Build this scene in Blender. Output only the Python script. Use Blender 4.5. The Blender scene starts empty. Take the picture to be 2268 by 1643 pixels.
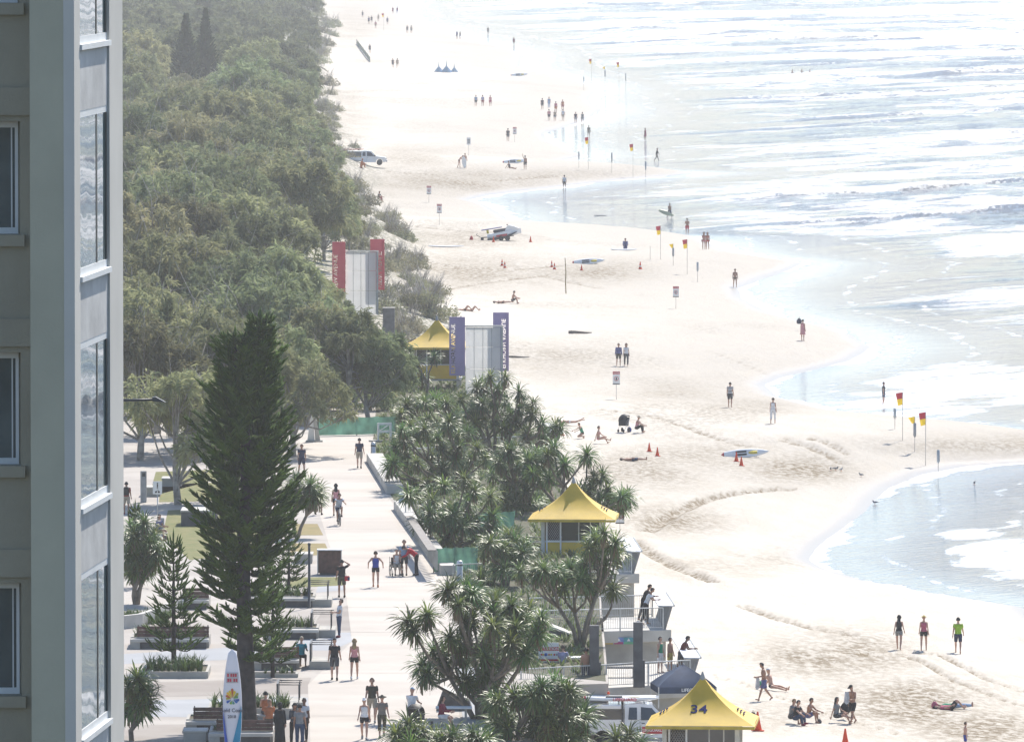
import bpy, bmesh, math, random
import numpy as np
from mathutils import Vector, Matrix

random.seed(7)
rng = np.random.default_rng(7)
SC = bpy.context.scene
COL = SC.collection

# ---------------------------------------------------------------- camera
F = 20000.0            # focal length in units of a 2268 px wide picture
CX, CY = 1134.0, 821.5
TANT = 1141.5 / F
TILT = math.atan(TANT)
CAMZ = 41.0
cam_d = bpy.data.cameras.new('camera')
cam_d.sensor_width = 36.0
cam_d.lens = 36.0 * F / 2268.0
cam_d.clip_start = 1.0
cam_d.clip_end = 30000.0
cam = bpy.data.objects.new('camera', cam_d)
cam.location = (0, 0, CAMZ)
cam.rotation_euler = (math.pi / 2 - TILT, 0, 0)
COL.objects.link(cam)
SC.camera = cam

# ---------------------------------------------------------------- sky and sun
SUN_EL, SUN_AZ = math.radians(47), math.radians(20)   # azimuth from +Y towards +X
world = bpy.data.worlds.new('World')
SC.world = world
world.use_nodes = True
wn = world.node_tree
wn.nodes.clear()
sky = wn.nodes.new('ShaderNodeTexSky')
sky.sky_type = 'NISHITA'
sky.sun_disc = False
sky.sun_elevation = SUN_EL
sky.sun_rotation = SUN_AZ
sky.air_density = 1.0
sky.dust_density = 0.7
sky.ozone_density = 3.0
bg = wn.nodes.new('ShaderNodeBackground')
bg.inputs['Strength'].default_value = 0.105
wo = wn.nodes.new('ShaderNodeOutputWorld')
wn.links.new(sky.outputs[0], bg.inputs[0])
wn.links.new(bg.outputs[0], wo.inputs[0])

sun_d = bpy.data.lights.new('sun', 'SUN')
sun_d.energy = 3.9
sun_d.angle = math.radians(0.6)
sun_d.color = (1.0, 0.935, 0.845)
sun = bpy.data.objects.new('sun', sun_d)
SUNV = Vector((math.sin(SUN_AZ) * math.cos(SUN_EL), math.cos(SUN_AZ) * math.cos(SUN_EL), math.sin(SUN_EL)))
sun.rotation_euler = SUNV.to_track_quat('Z', 'Y').to_euler()
sun.location = (100, 300, 200)
COL.objects.link(sun)

vs = SC.view_settings
vs.view_transform = 'Standard'
vs.look = 'None'
vs.gamma = 1.0
vs.use_curve_mapping = False
vs.exposure = 0.90
SC.render.film_transparent = False
cy = SC.cycles
cy.use_denoising = True
cy.max_bounces = 6
cy.diffuse_bounces = 2
cy.glossy_bounces = 3
cy.transmission_bounces = 4
cy.transparent_max_bounces = 6
cy.volume_bounces = 0
cy.caustics_reflective = False
cy.caustics_refractive = False
cy.sample_clamp_direct = 12.0
cy.sample_clamp_indirect = 3.0

# ---------------------------------------------------------------- picture to place
def P(px, py, z):
    """point of the horizontal plane z seen at that pixel of a 2268 px wide print"""
    a, b = (px - CX) / F, (CY - py) / F
    dy, dz = math.cos(TILT) + b * math.sin(TILT), -math.sin(TILT) + b * math.cos(TILT)
    t = (z - CAMZ) / dz
    return Vector((a * t, dy * t, z))

def PD(px, py, Y):
    """point at distance Y seen at that pixel"""
    a, b = (px - CX) / F, (CY - py) / F
    dy, dz = math.cos(TILT) + b * math.sin(TILT), -math.sin(TILT) + b * math.cos(TILT)
    t = Y / dy
    return Vector((a * t, Y, CAMZ + dz * t))

# ---------------------------------------------------------------- noise for building terrain
def _hash(ix, iy, seed):
    h = (ix.astype(np.int64) * 374761393 + iy.astype(np.int64) * 668265263 + seed * 974711) & 0x7fffffff
    h = ((h ^ (h >> 13)) * 1274126177) & 0x7fffffff
    return ((h ^ (h >> 16)) & 0xffff) / 65535.0

def vnoise(x, y, seed=0):
    x = np.asarray(x, float); y = np.asarray(y, float)
    ix, iy = np.floor(x), np.floor(y)
    fx, fy = x - ix, y - iy
    fx = fx * fx * (3 - 2 * fx); fy = fy * fy * (3 - 2 * fy)
    a = _hash(ix, iy, seed); b = _hash(ix + 1, iy, seed)
    c = _hash(ix, iy + 1, seed); d = _hash(ix + 1, iy + 1, seed)
    return (a * (1 - fx) + b * fx) * (1 - fy) + (c * (1 - fx) + d * fx) * fy

def fbm(x, y, o=4, seed=0):
    s = 0; a = 0.5; t = 0
    for i in range(o):
        s = s + a * vnoise(x, y, seed + i * 17); t += a
        x = x * 2.03 + 11.3; y = y * 2.03 + 5.7; a *= 0.5
    return s / t

def sstep(a, b, x):
    t = np.clip((x - a) / (b - a), 0, 1)
    return t * t * (3 - 2 * t)

# ---------------------------------------------------------------- mesh helpers
def mesh_np(name, v, f, smooth=False):
    """v (N,3), f (M,k) arrays -> mesh"""
    me = bpy.data.meshes.new(name)
    v = np.ascontiguousarray(v, np.float32); f = np.ascontiguousarray(f, np.int32)
    n, k = f.shape
    me.vertices.add(len(v)); me.vertices.foreach_set('co', v.ravel())
    me.loops.add(n * k); me.loops.foreach_set('vertex_index', f.ravel())
    me.polygons.add(n)
    me.polygons.foreach_set('loop_start', np.arange(0, n * k, k, dtype=np.int32))
    me.polygons.foreach_set('loop_total', np.full(n, k, np.int32))
    if smooth:
        me.polygons.foreach_set('use_smooth', np.ones(n, bool))
    me.update(calc_edges=True)
    return me

class MB:
    """collects shapes into ONE mesh"""
    def __init__(self):
        self.v = []; self.f = []; self.s = []
    def add(self, vs_, fs_, smooth=False, M=None):
        o = len(self.v)
        for p in vs_:
            p = Vector(p)
            self.v.append(M @ p if M is not None else p)
        for q in fs_:
            self.f.append([o + i for i in q]); self.s.append(smooth)
        return self
    def box(self, x0, x1, y0, y1, z0, z1, M=None, bev=0.0):
        if bev > 0:
            bm = bmesh.new()
            bmesh.ops.create_cube(bm, size=1)
            for q in bm.verts:
                q.co = Vector(((x0 + x1) / 2 + q.co.x * (x1 - x0), (y0 + y1) / 2 + q.co.y * (y1 - y0), (z0 + z1) / 2 + q.co.z * (z1 - z0)))
            bmesh.ops.bevel(bm, geom=list(bm.edges), offset=bev, segments=1, affect='EDGES')
            bm.verts.index_update()
            self.add([q.co.copy() for q in bm.verts], [[q.index for q in fc.verts] for fc in bm.faces], False, M)
            bm.free()
            return self
        v = [(x0, y0, z0), (x1, y0, z0), (x1, y1, z0), (x0, y1, z0), (x0, y0, z1), (x1, y0, z1), (x1, y1, z1), (x0, y1, z1)]
        f = [(0, 3, 2, 1), (4, 5, 6, 7), (0, 1, 5, 4), (1, 2, 6, 5), (2, 3, 7, 6), (3, 0, 4, 7)]
        return self.add(v, f, False, M)
    def tube(self, pts, r, n=6, M=None, cap=True, smooth=True):
        pts = [Vector(p) for p in pts]
        if not hasattr(r, '__len__'):
            r = [r] * len(pts)
        vs_ = []; prev = None
        for i, p in enumerate(pts):
            t = (pts[min(i + 1, len(pts) - 1)] - pts[max(i - 1, 0)])
            t = t.normalized() if t.length > 1e-9 else Vector((0, 0, 1))
            if prev is None:
                a = Vector((1, 0, 0)) if abs(t.x) < 0.9 else Vector((0, 1, 0))
                u = t.cross(a).normalized()
            else:
                u = (prev - t * prev.dot(t))
                u = u.normalized() if u.length > 1e-6 else t.orthogonal().normalized()
            prev = u
            w = t.cross(u)
            for k in range(n):
                an = 2 * math.pi * k / n
                vs_.append(p + (u * math.cos(an) + w * math.sin(an)) * r[i])
        fs_ = []
        for i in range(len(pts) - 1):
            for k in range(n):
                k2 = (k + 1) % n
                fs_.append((i * n + k, i * n + k2, (i + 1) * n + k2, (i + 1) * n + k))
        if cap:
            fs_.append(tuple(reversed(range(n))))
            fs_.append(tuple(range((len(pts) - 1) * n, len(pts) * n)))
        return self.add(vs_, fs_, smooth, M)
    def lathe(self, prof, n=16, M=None, smooth=True):
        vs_ = []; fs_ = []
        for (r, z) in prof:
            for k in range(n):
                an = 2 * math.pi * k / n
                vs_.append((r * math.cos(an), r * math.sin(an), z))
        for i in range(len(prof) - 1):
            for k in range(n):
                k2 = (k + 1) % n
                fs_.append((i * n + k, i * n + k2, (i + 1) * n + k2, (i + 1) * n + k))
        fs_.append(tuple(reversed(range(n))))
        fs_.append(tuple(range((len(prof) - 1) * n, len(prof) * n)))
        return self.add(vs_, fs_, smooth, M)
    def prism(self, poly, y0, y1, M=None):
        """polygon in (x,z), swept from y0 to y1"""
        n = len(poly)
        vs_ = [(p[0], y0, p[1]) for p in poly] + [(p[0], y1, p[1]) for p in poly]
        fs_ = [tuple(range(n)), tuple(reversed(range(n, 2 * n)))]
        for i in range(n):
            j = (i + 1) % n
            fs_.append((i, i + n, j + n, j))
        return self.add(vs_, fs_, False, M)
    def plate(self, poly, z0, z1, M=None):
        """polygon in (x,y), from z0 up to z1"""
        n = len(poly)
        vs_ = [(p[0], p[1], z0) for p in poly] + [(p[0], p[1], z1) for p in poly]
        fs_ = [tuple(reversed(range(n))), tuple(range(n, 2 * n))]
        for i in range(n):
            j = (i + 1) % n
            fs_.append((i, j, j + n, i + n))
        return self.add(vs_, fs_, False, M)
    def mesh(self, name):
        me = bpy.data.meshes.new(name)
        me.from_pydata([tuple(p) for p in self.v], [], self.f)
        me.polygons.foreach_set('use_smooth', self.s)
        me.update()
        return me
    def build(self, name, mat=None, parent=None, **k):
        return link(name, self.mesh(name), mat, parent, **k)

def link(name, me, mat=None, parent=None, label=None, cat=None, group=None, kind=None, loc=None, rotz=None, scale=None):
    o = bpy.data.objects.new(name, me)
    if me is not None and mat is not None:
        if len(me.materials) == 0:
            me.materials.append(mat)
        elif me.materials[0] != mat:
            o.material_slots[0].link = 'OBJECT'
            o.material_slots[0].material = mat
    if parent is not None:
        o.parent = parent
    if loc is not None:
        o.location = loc
    if rotz is not None:
        o.rotation_euler = (0, 0, rotz)
    if scale is not None:
        o.scale = scale if hasattr(scale, '__len__') else (scale,) * 3
    tag(o, label, cat, group, kind)
    COL.objects.link(o)
    return o

def tag(o, label=None, cat=None, group=None, kind=None):
    if label: o['label'] = label
    if cat: o['category'] = cat
    if group: o['group'] = group
    if kind: o['kind'] = kind

def thing(name, label, cat, loc=(0, 0, 0), rotz=0.0, group=None, scale=None):
    return link(name, None, label=label, cat=cat, group=group, loc=loc, rotz=rotz, scale=scale)

def copy_tree(o, parent=None):
    c = o.copy()
    COL.objects.link(c)
    if parent is not None:
        c.parent = parent
    for ch in list(o.children):
        copy_tree(ch, c)
    return c

_txt = {}
def text_mesh(s, size=1.0, depth=0.01, mirror=False, align='CENTER', bold=0.0):
    key = (s, size, depth, mirror, align, bold)
    if key in _txt:
        return _txt[key]
    cu = bpy.data.curves.new('lettering', 'FONT')
    cu.body = s; cu.size = size; cu.extrude = depth; cu.align_x = align; cu.align_y = 'CENTER'
    cu.offset = bold; cu.resolution_u = 3
    ob = bpy.data.objects.new('lettering', cu)
    COL.objects.link(ob)
    dg = bpy.context.evaluated_depsgraph_get()
    me = bpy.data.meshes.new_from_object(ob.evaluated_get(dg))
    bpy.data.objects.remove(ob); bpy.data.curves.remove(cu)
    me.materials.clear()
    if mirror:
        me.transform(Matrix.Scale(-1, 4, (1, 0, 0)))
        me.flip_normals()
    _txt[key] = me
    return me

# ---------------------------------------------------------------- materials
_mats = {}
def mat(name, col, rough=0.7, var=0.12, scale=3.0, spec=0.4, metal=0.0, bump=0.0, bscale=20.0, transl=0.0, island=0.0, objvar=0.0, col2=None, coat=0.0):
    """plain procedural material: base colour broken up by noise"""
    if name in _mats:
        return _mats[name]
    m = bpy.data.materials.new(name)
    m.use_nodes = True
    nt = m.node_tree; N = nt.nodes; L = nt.links
    b = N['Principled BSDF']
    b.inputs['Roughness'].default_value = rough
    b.inputs['Metallic'].default_value = metal
    b.inputs['Specular IOR Level'].default_value = spec
    b.inputs['Coat Weight'].default_value = coat
    tc = N.new('ShaderNodeTexCoord')
    nz = N.new('ShaderNodeTexNoise')
    nz.inputs['Scale'].default_value = scale
    nz.inputs['Detail'].default_value = 4.0
    L.new(tc.outputs['Object'], nz.inputs['Vector'])
    mx = N.new('ShaderNodeMix'); mx.data_type = 'RGBA'
    c = Vector(col[:3])
    c2 = Vector(col2[:3]) if col2 else c * (1 - 2.2 * var)
    c1 = c if col2 else c * (1 + 0.8 * var)
    mx.inputs['A'].default_value = (*c2, 1); mx.inputs['B'].default_value = (*c1, 1)
    rmp = N.new('ShaderNodeMapRange')
    rmp.inputs['From Min'].default_value = 0.3; rmp.inputs['From Max'].default_value = 0.7
    L.new(nz.outputs['Fac'], rmp.inputs['Value'])
    fac = rmp.outputs['Result']
    if island > 0:
        g = N.new('ShaderNodeNewGeometry')
        ad = N.new('ShaderNodeMix'); ad.data_type = 'FLOAT'
        ad.inputs['Factor'].default_value = island
        L.new(fac, ad.inputs['A']); L.new(g.outputs['Random Per Island'], ad.inputs['B'])
        fac = ad.outputs['Result']
    L.new(fac, mx.inputs['Factor'])
    outc = mx.outputs['Result']
    if objvar > 0:
        oi = N.new('ShaderNodeObjectInfo')
        hs = N.new('ShaderNodeHueSaturation')
        mr = N.new('ShaderNodeMapRange')
        mr.inputs['To Min'].default_value = 1 - objvar; mr.inputs['To Max'].default_value = 1 + objvar
        L.new(oi.outputs['Random'], mr.inputs['Value'])
        L.new(mr.outputs['Result'], hs.inputs['Value'])
        mr2 = N.new('ShaderNodeMapRange')
        mr2.inputs['To Min'].default_value = 0.5 - objvar * 0.12; mr2.inputs['To Max'].default_value = 0.5 + objvar * 0.08
        sp = N.new('ShaderNodeMath'); sp.operation = 'FRACT'
        mu = N.new('ShaderNodeMath'); mu.operation = 'MULTIPLY'; mu.inputs[1].default_value = 7.13
        L.new(oi.outputs['Random'], mu.inputs[0]); L.new(mu.outputs[0], sp.inputs[0]); L.new(sp.outputs[0], mr2.inputs['Value'])
        L.new(mr2.outputs['Result'], hs.inputs['Hue'])
        L.new(outc, hs.inputs['Color']); outc = hs.outputs['Color']
    L.new(outc, b.inputs['Base Color'])
    if bump > 0:
        n2 = N.new('ShaderNodeTexNoise'); n2.inputs['Scale'].default_value = bscale; n2.inputs['Detail'].default_value = 5
        L.new(tc.outputs['Object'], n2.inputs['Vector'])
        bp = N.new('ShaderNodeBump'); bp.inputs['Strength'].default_value = bump; bp.inputs['Distance'].default_value = 0.05
        L.new(n2.outputs['Fac'], bp.inputs['Height']); L.new(bp.outputs['Normal'], b.inputs['Normal'])
    if transl > 0:
        tr = N.new('ShaderNodeBsdfTranslucent')
        L.new(outc, tr.inputs['Color'])
        ms = N.new('ShaderNodeMixShader'); ms.inputs['Fac'].default_value = transl
        L.new(b.outputs[0], ms.inputs[1]); L.new(tr.outputs[0], ms.inputs[2])
        L.new(ms.outputs[0], N['Material Output'].inputs['Surface'])
    _mats[name] = m
    return m

def pmat(r, g, b, rough=0.75, **k):
    return mat('paint_%d_%d_%d_%d' % (r * 255, g * 255, b * 255, rough * 100), (r, g, b), rough, **k)
# ================================================================ beach, sea, ground
# left edge of the water: picture height -> picture x, turned into metres on z = 0
_wl = [(1900, 3300), (1643, 2480), (1400, 2330), (1345, 2262), (1318, 2080), (1290, 1930), (1262, 1835), (1240, 1800), (1210, 1815), (1170, 1868), (1120, 1925),
       (1080, 1970), (1050, 2040), (1032, 2140), (1015, 2420), (985, 2440), (962, 2330), (946, 2140), (930, 1950), (905, 1830), (880, 1720),
       (855, 1690), (830, 1760), (800, 1880), (770, 1930), (742, 1890), (715, 1790), (690, 1700), (662, 1645), (640, 1640), (618, 1690),
       (600, 1745), (584, 1785), (574, 1720), (560, 1612), (540, 1570), (524, 1540), (510, 1200), (500, 1140), (478, 1110), (458, 1085),
       (444, 1042), (432, 1090), (414, 1238), (398, 1380), (388, 1500), (383, 1540), (376, 1400), (368, 1290), (358, 1240), (346, 1290),
       (330, 1260), (312, 1215), (297, 1200), (270, 1290), (245, 1330), (222, 1300), (196, 1330), (174, 1250), (150, 1150), (120, 1160), (98, 1085),
       (84, 1020), (73, 1000), (58, 960), (45, 890), (25, 880), (0, 890), (-60, 830), (-120, 760), (-180, 640)]
_wp = [P(x, y, 0.0) for (y, x) in _wl]
_WY = np.array([p.y for p in _wp]); _WX = np.array([p.x for p in _wp])
def water_x(Y):
    Y = np.asarray(Y, float)
    return np.interp(Y, _WY, _WX) + 1.2 * (fbm(Y * 0.055, Y * 0 + 1.7, 4, 12) - 0.5)

# foot of the dunes / edge of the wood (only beyond the paved foreshore)
_dl = [(-180, 560), (-60, 650), (0, 690), (40, 722), (62, 742), (90, 715), (190, 712), (260, 735), (300, 748), (345, 785), (400, 800), (440, 822), (500, 872),
       (545, 908), (610, 925), (660, 958), (700, 985), (740, 1010)]
_dp = sorted([(P(x, y, 3.0).y, P(x, y, 3.0).x) for (y, x) in _dl])
_DY = np.array([p[0] for p in _dp]); _DX = np.array([p[1] for p in _dp])
def dune_x(Y):
    return np.interp(Y, _DY, _DX)

def ground_z(x, Y):
    x = np.asarray(x, float); Y = np.asarray(Y, float)
    s = water_x(Y) - x
    up = 2.7 * (1 - np.exp(-np.maximum(s, 0) / 20.0)) + 0.045 * np.minimum(np.maximum(s, 0), 8) * np.exp(-np.maximum(s, 0) / 14.0)
    dn = np.maximum(0.05 * s, -2.0)
    z = np.where(s > 0, up, dn)
    # dunes
    q = dune_x(Y) + (fbm(Y * 0.05, Y * 0 + 3.1, 3, 5) - 0.5) * 5 - x
    far = sstep(600, 660, Y)
    w = 5.0 + 9.0 * vnoise(Y * 0.012, Y * 0, 9)
    z = z + far * (6.0 - np.minimum(z, 6.0)) * sstep(-w * 0.35, w * 0.65, q) * 0.62
    z = z + far * 1.6 * sstep(6, 16, q)
    return z

def relief(x, Y):
    """trodden sand, wheel tracks and cut steps"""
    s = water_x(Y) - x
    dry = sstep(1.5, 7.0, s)
    h = 0.10 * (fbm(x * 0.55, Y * 0.30, 4, 21) - 0.5) + 0.05 * (fbm(x * 2.1, Y * 0.9, 3, 22) - 0.5)
    h = h * dry
    return h

def gz(x, Y):
    return float(ground_z(np.array([x]), np.array([Y]))[0])

def G(px, py):
    """where the picture's pixel meets the sand or the water"""
    z = 1.5
    for _ in range(12):
        p = P(px, py, z)
        z = 0.5 * z + 0.5 * max(gz(p.x, p.y), -0.05)
    return P(px, py, z)

# ---- wheel tracks: polylines in metres, pressed into the sand mesh
_tracks = []
def track(pts, w, dpt, ruts=1, gap=0.0):
    q = [G(*p) for p in pts]
    xs = []; ys = []
    for a, b in zip(q[:-1], q[1:]):
        n = max(2, int((b - a).length / 0.4))
        for i in range(n):
            t = i / n
            xs.append(a.x + (b.x - a.x) * t); ys.append(a.y + (b.y - a.y) * t)
    _tracks.append((np.array(xs), np.array(ys), w, dpt))
track([(2268, 1532), (2200, 1512), (2130, 1475), (2080, 1450), (1990, 1442)], 0.30, 0.17)
track([(2268, 1565), (2200, 1542), (2120, 1512), (2050, 1470), (2000, 1452), (1900, 1448)], 0.30, 0.17)
track([(1430, 1178), (1490, 1135), (1560, 1105), (1640, 1090), (1750, 1082)], 0.7, 0.28)
track([(1400, 1195), (1450, 1230), (1510, 1262), (1580, 1290)], 0.6, 0.22)
track([(1640, 1340), (1720, 1370), (1800, 1392), (1900, 1410)], 0.5, 0.15)
track([(1740, 975), (1790, 990), (1840, 1012), (1870, 1030)], 0.5, 0.16)
track([(1800, 972), (1840, 985), (1875, 1005)], 0.5, 0.16)
track([(1560, 775), (1700, 830)], 0.4, 0.06)
track([(900, 560), (1000, 590), (1100, 600), (1250, 588)], 0.8, 0.12)
track([(900, 500), (1010, 512), (1120, 520), (1200, 525)], 0.8, 0.12)
track([(860, 380), (980, 392), (1100, 400), (1230, 390)], 0.8, 0.12)
track([(960, 640), (1080, 625), (1200, 610), (1330, 640)], 0.8, 0.10)
track([(1500, 1480), (1580, 1495), (1660, 1520), (1800, 1572), (1990, 1625)], 0.18, 0.12)
track([(1310, 905), (1430, 918), (1560, 962), (1660, 990)], 0.5, 0.10)

def tracks_h(x, Y):
    h = np.zeros_like(x)
    for (tx, ty, w, d) in _tracks:
        m = (Y > ty.min() - 3) & (Y < ty.max() + 3) & (x > tx.min() - 3) & (x < tx.max() + 3)
        idx = np.nonzero(m.ravel())[0]
        if len(idx) == 0:
            continue
        xs = x.ravel()[idx]; ys = Y.ravel()[idx]
        best = np.full(len(idx), 1e9)
        for k in range(0, len(idx), 20000):
            sl = slice(k, k + 20000)
            dd = (xs[sl, None] - tx[None, :]) ** 2 + ((ys[sl, None] - ty[None, :]) * 0.6) ** 2
            best[sl] = np.sqrt(dd.min(1))
        wob = 0.6 + 0.8 * vnoise(xs * 1.3, ys * 0.7, 31)
        r = best / w
        hh = -d * np.exp(-r ** 2 * 1.5) * wob + 0.5 * d * np.exp(-((r - 1.5) ** 2) * 2) * wob
        h.ravel()[idx] += hh
    return h

def fan_grid(Y0, Y1, rows, u0, u1, cols):
    Y = np.exp(np.linspace(math.log(Y0), math.log(Y1), rows))
    u = np.linspace(u0, u1, cols)
    YY, UU = np.meshgrid(Y, u, indexing='ij')
    return YY * UU, YY

def grid_faces(r, c):
    i = np.arange(r - 1)[:, None] * c + np.arange(c - 1)[None, :]
    i = i.ravel()
    return np.stack([i, i + 1, i + c + 1, i + c], 1)

def n_mix(nt, fac, a, b):
    m = nt.nodes.new('ShaderNodeMix'); m.data_type = 'RGBA'
    for k, val in (('Factor', fac), ('A', a), ('B', b)):
        if hasattr(val, 'is_linked'):
            nt.links.new(val, m.inputs[k])
        elif k == 'Factor':
            m.inputs[k].default_value = val
        else:
            m.inputs[k].default_value = (*val, 1)
    return m.outputs['Result']

def n_noise(nt, vec, scale, detail=4, rough=0.55):
    n = nt.nodes.new('ShaderNodeTexNoise')
    n.inputs['Scale'].default_value = scale; n.inputs['Detail'].default_value = detail; n.inputs['Roughness'].default_value = rough
    nt.links.new(vec, n.inputs['Vector'])
    return n.outputs['Fac']

def n_map(nt, vec, scale=(1, 1, 1), rot=0.0):
    m = nt.nodes.new('ShaderNodeMapping')
    m.inputs['Scale'].default_value = scale; m.inputs['Rotation'].default_value = (0, 0, rot)
    nt.links.new(vec, m.inputs['Vector'])
    return m.outputs['Vector']

def n_ramp(nt, val, a, b, lo=0.0, hi=1.0):
    m = nt.nodes.new('ShaderNodeMapRange'); m.interpolation_type = 'SMOOTHSTEP'
    m.inputs['From Min'].default_value = a; m.inputs['From Max'].default_value = b
    m.inputs['To Min'].default_value = lo; m.inputs['To Max'].default_value = hi
    nt.links.new(val, m.inputs['Value'])
    return m.outputs['Result']

def n_math(nt, op, a, b=None):
    m = nt.nodes.new('ShaderNodeMath'); m.operation = op
    for i, val in enumerate((a, b)):
        if val is None: continue
        if hasattr(val, 'is_linked'): nt.links.new(val, m.inputs[i])
        else: m.inputs[i].default_value = val
    return m.outputs[0]

def n_attr(nt, name):
    a = nt.nodes.new('ShaderNodeAttribute'); a.attribute_name = name
    return a.outputs['Fac']

# ---------------------------------------------------------------- sand
def sand_material():
    m = bpy.data.materials.new('beach_sand'); m.use_nodes = True
    nt = m.node_tree; b = nt.nodes['Principled BSDF']
    tc = nt.nodes.new('ShaderNodeTexCoord').outputs['Object']
    big = n_noise(nt, n_map(nt, tc, (0.05, 0.022, 0.05)), 1.0, 3)
    mid = n_noise(nt, n_map(nt, tc, (0.5, 0.2, 0.5)), 1.0, 6, 0.65)
    fine = n_noise(nt, n_map(nt, tc, (2.5, 1.1, 2.5)), 1.0, 5, 0.7)
    dry = n_mix(nt, n_ramp(nt, mid, 0.3, 0.7), (0.53, 0.485, 0.415), (0.61, 0.57, 0.505))
    patch = n_math(nt, 'MULTIPLY', n_ramp(nt, big, 0.52, 0.66), n_ramp(nt, fine, 0.42, 0.60))
    dry = n_mix(nt, n_math(nt, 'MULTIPLY', patch, 0.55), dry, (0.235, 0.21, 0.17))
    wet = n_attr(nt, 'wet'); veg = n_attr(nt, 'scrub')
    damp = n_attr(nt, 'damp'); churn_rut_shade = n_attr(nt, 'churn_rut_shade')
    dry = n_mix(nt, n_math(nt, 'MULTIPLY', damp, n_ramp(nt, mid, 0.25, 0.6, 0.35, 0.75)), dry, (0.41, 0.38, 0.335))
    dry = n_mix(nt, n_math(nt, 'MULTIPLY', churn_rut_shade, n_ramp(nt, fine, 0.38, 0.60, 0.25, 1.0)), dry, (0.185, 0.145, 0.092))  # brown churned patches, plus painted shade in the ruts
    col = n_mix(nt, wet, dry, (0.33, 0.305, 0.275))
    scr = n_math(nt, 'MULTIPLY', veg, n_ramp(nt, fine, 0.40, 0.55))
    col = n_mix(nt, scr, col, (0.10, 0.105, 0.06))
    nt.links.new(col, b.inputs['Base Color'])
    r = nt.nodes.new('ShaderNodeMapRange'); nt.links.new(wet, r.inputs['Value'])
    r.inputs['To Min'].default_value = 0.95; r.inputs['To Max'].default_value = 0.34
    nt.links.new(r.outputs['Result'], b.inputs['Roughness'])
    b.inputs['Specular IOR Level'].default_value = 0.10
    bp = nt.nodes.new('ShaderNodeBump'); bp.inputs['Distance'].default_value = 0.2
    h = n_math(nt, 'ADD', n_math(nt, 'MULTIPLY', fine, 0.6), mid)
    nt.links.new(h, bp.inputs['Height'])
    st = nt.nodes.new('ShaderNodeMapRange'); nt.links.new(wet, st.inputs['Value'])
    st.inputs['To Min'].default_value = 0.85; st.inputs['To Max'].default_value = 0.03
    nt.links.new(st.outputs['Result'], bp.inputs['Strength'])
    nt.links.new(bp.outputs['Normal'], b.inputs['Normal'])
    return m

rows, cols = 1000, 330
X, YY = fan_grid(335, 3300, rows, -0.062, 0.066, cols)
Z = ground_z(X, YY) + relief(X, YY) + tracks_h(X, YY)
s = water_x(YY) - X
wet = 1 - sstep(0.3, 1.6 + 2.2 * fbm(X * 0.1, YY * 0.05, 3, 41), s)
damp = (1 - sstep(4, 26 + 22 * fbm(X * 0.05, YY * 0.02, 3, 44), s)) * sstep(470, 640, YY)
churn_rut_shade = np.zeros_like(X)
PX = CX + X / YY * F; PY = CY - F * np.tan(np.arctan2(Z - CAMZ, YY) + TILT)
for (cx_, cy_, rx_, ry_, k_) in [(1850, 1450, 150, 48, .8), (1990, 1560, 210, 55, .7), (2170, 1615, 150, 45, .7), (1420, 1045, 130, 45, .5), (1560, 1012, 150, 32, .5), (1760, 1040, 130, 30, .6), (1500, 1150, 110, 30, .6), (1050, 602, 190, 36, .6), (1310, 600, 130, 25, .5),
                                (1000, 402, 210, 30, .5), (1210, 388, 150, 14, .4), (1010, 530, 140, 22, .5), (1650, 900, 110, 22, .4), (2170, 985, 210, 22, .5), (900, 350, 120, 26, .4), (1230, 800, 120, 40, .35), (1480, 870, 160, 30, .3), (1600, 1250, 160, 30, .3), (1750, 1580, 160, 40, .3), (760, 260, 60, 90, .3), (780, 60, 60, 40, .35)]:
    rr_ = ((PX - cx_) / rx_) ** 2 + ((PY - cy_) / ry_) ** 2
    churn_rut_shade = np.maximum(churn_rut_shade, k_ * np.exp(-rr_ * 0.9) * (0.35 + 1.3 * fbm(X * 0.25, YY * 0.08, 4, 47)))
TH = tracks_h(X, YY)
churn_rut_shade = np.clip(np.maximum(churn_rut_shade * 1.5, sstep(0.012, 0.10, -TH) * 1.0), 0, 1)  # ruts also darkened in colour, painting the shade of their depth
q = dune_x(YY) - X
scrub = sstep(-3.0, 5.0, q + 10 * (fbm(X * 0.12, YY * 0.04, 3, 43) - 0.5)) * sstep(600, 660, YY)
me = mesh_np('beach', np.stack([X.ravel(), YY.ravel(), Z.ravel()], 1), grid_faces(rows, cols), True)
for nm, arr in (('wet', wet), ('scrub', scrub), ('damp', damp), ('churn_rut_shade', churn_rut_shade)):
    a = me.attributes.new(nm, 'FLOAT', 'POINT'); a.data.foreach_set('value', arr.ravel().astype(np.float32))
link('beach', me, sand_material(), kind='structure')

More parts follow.
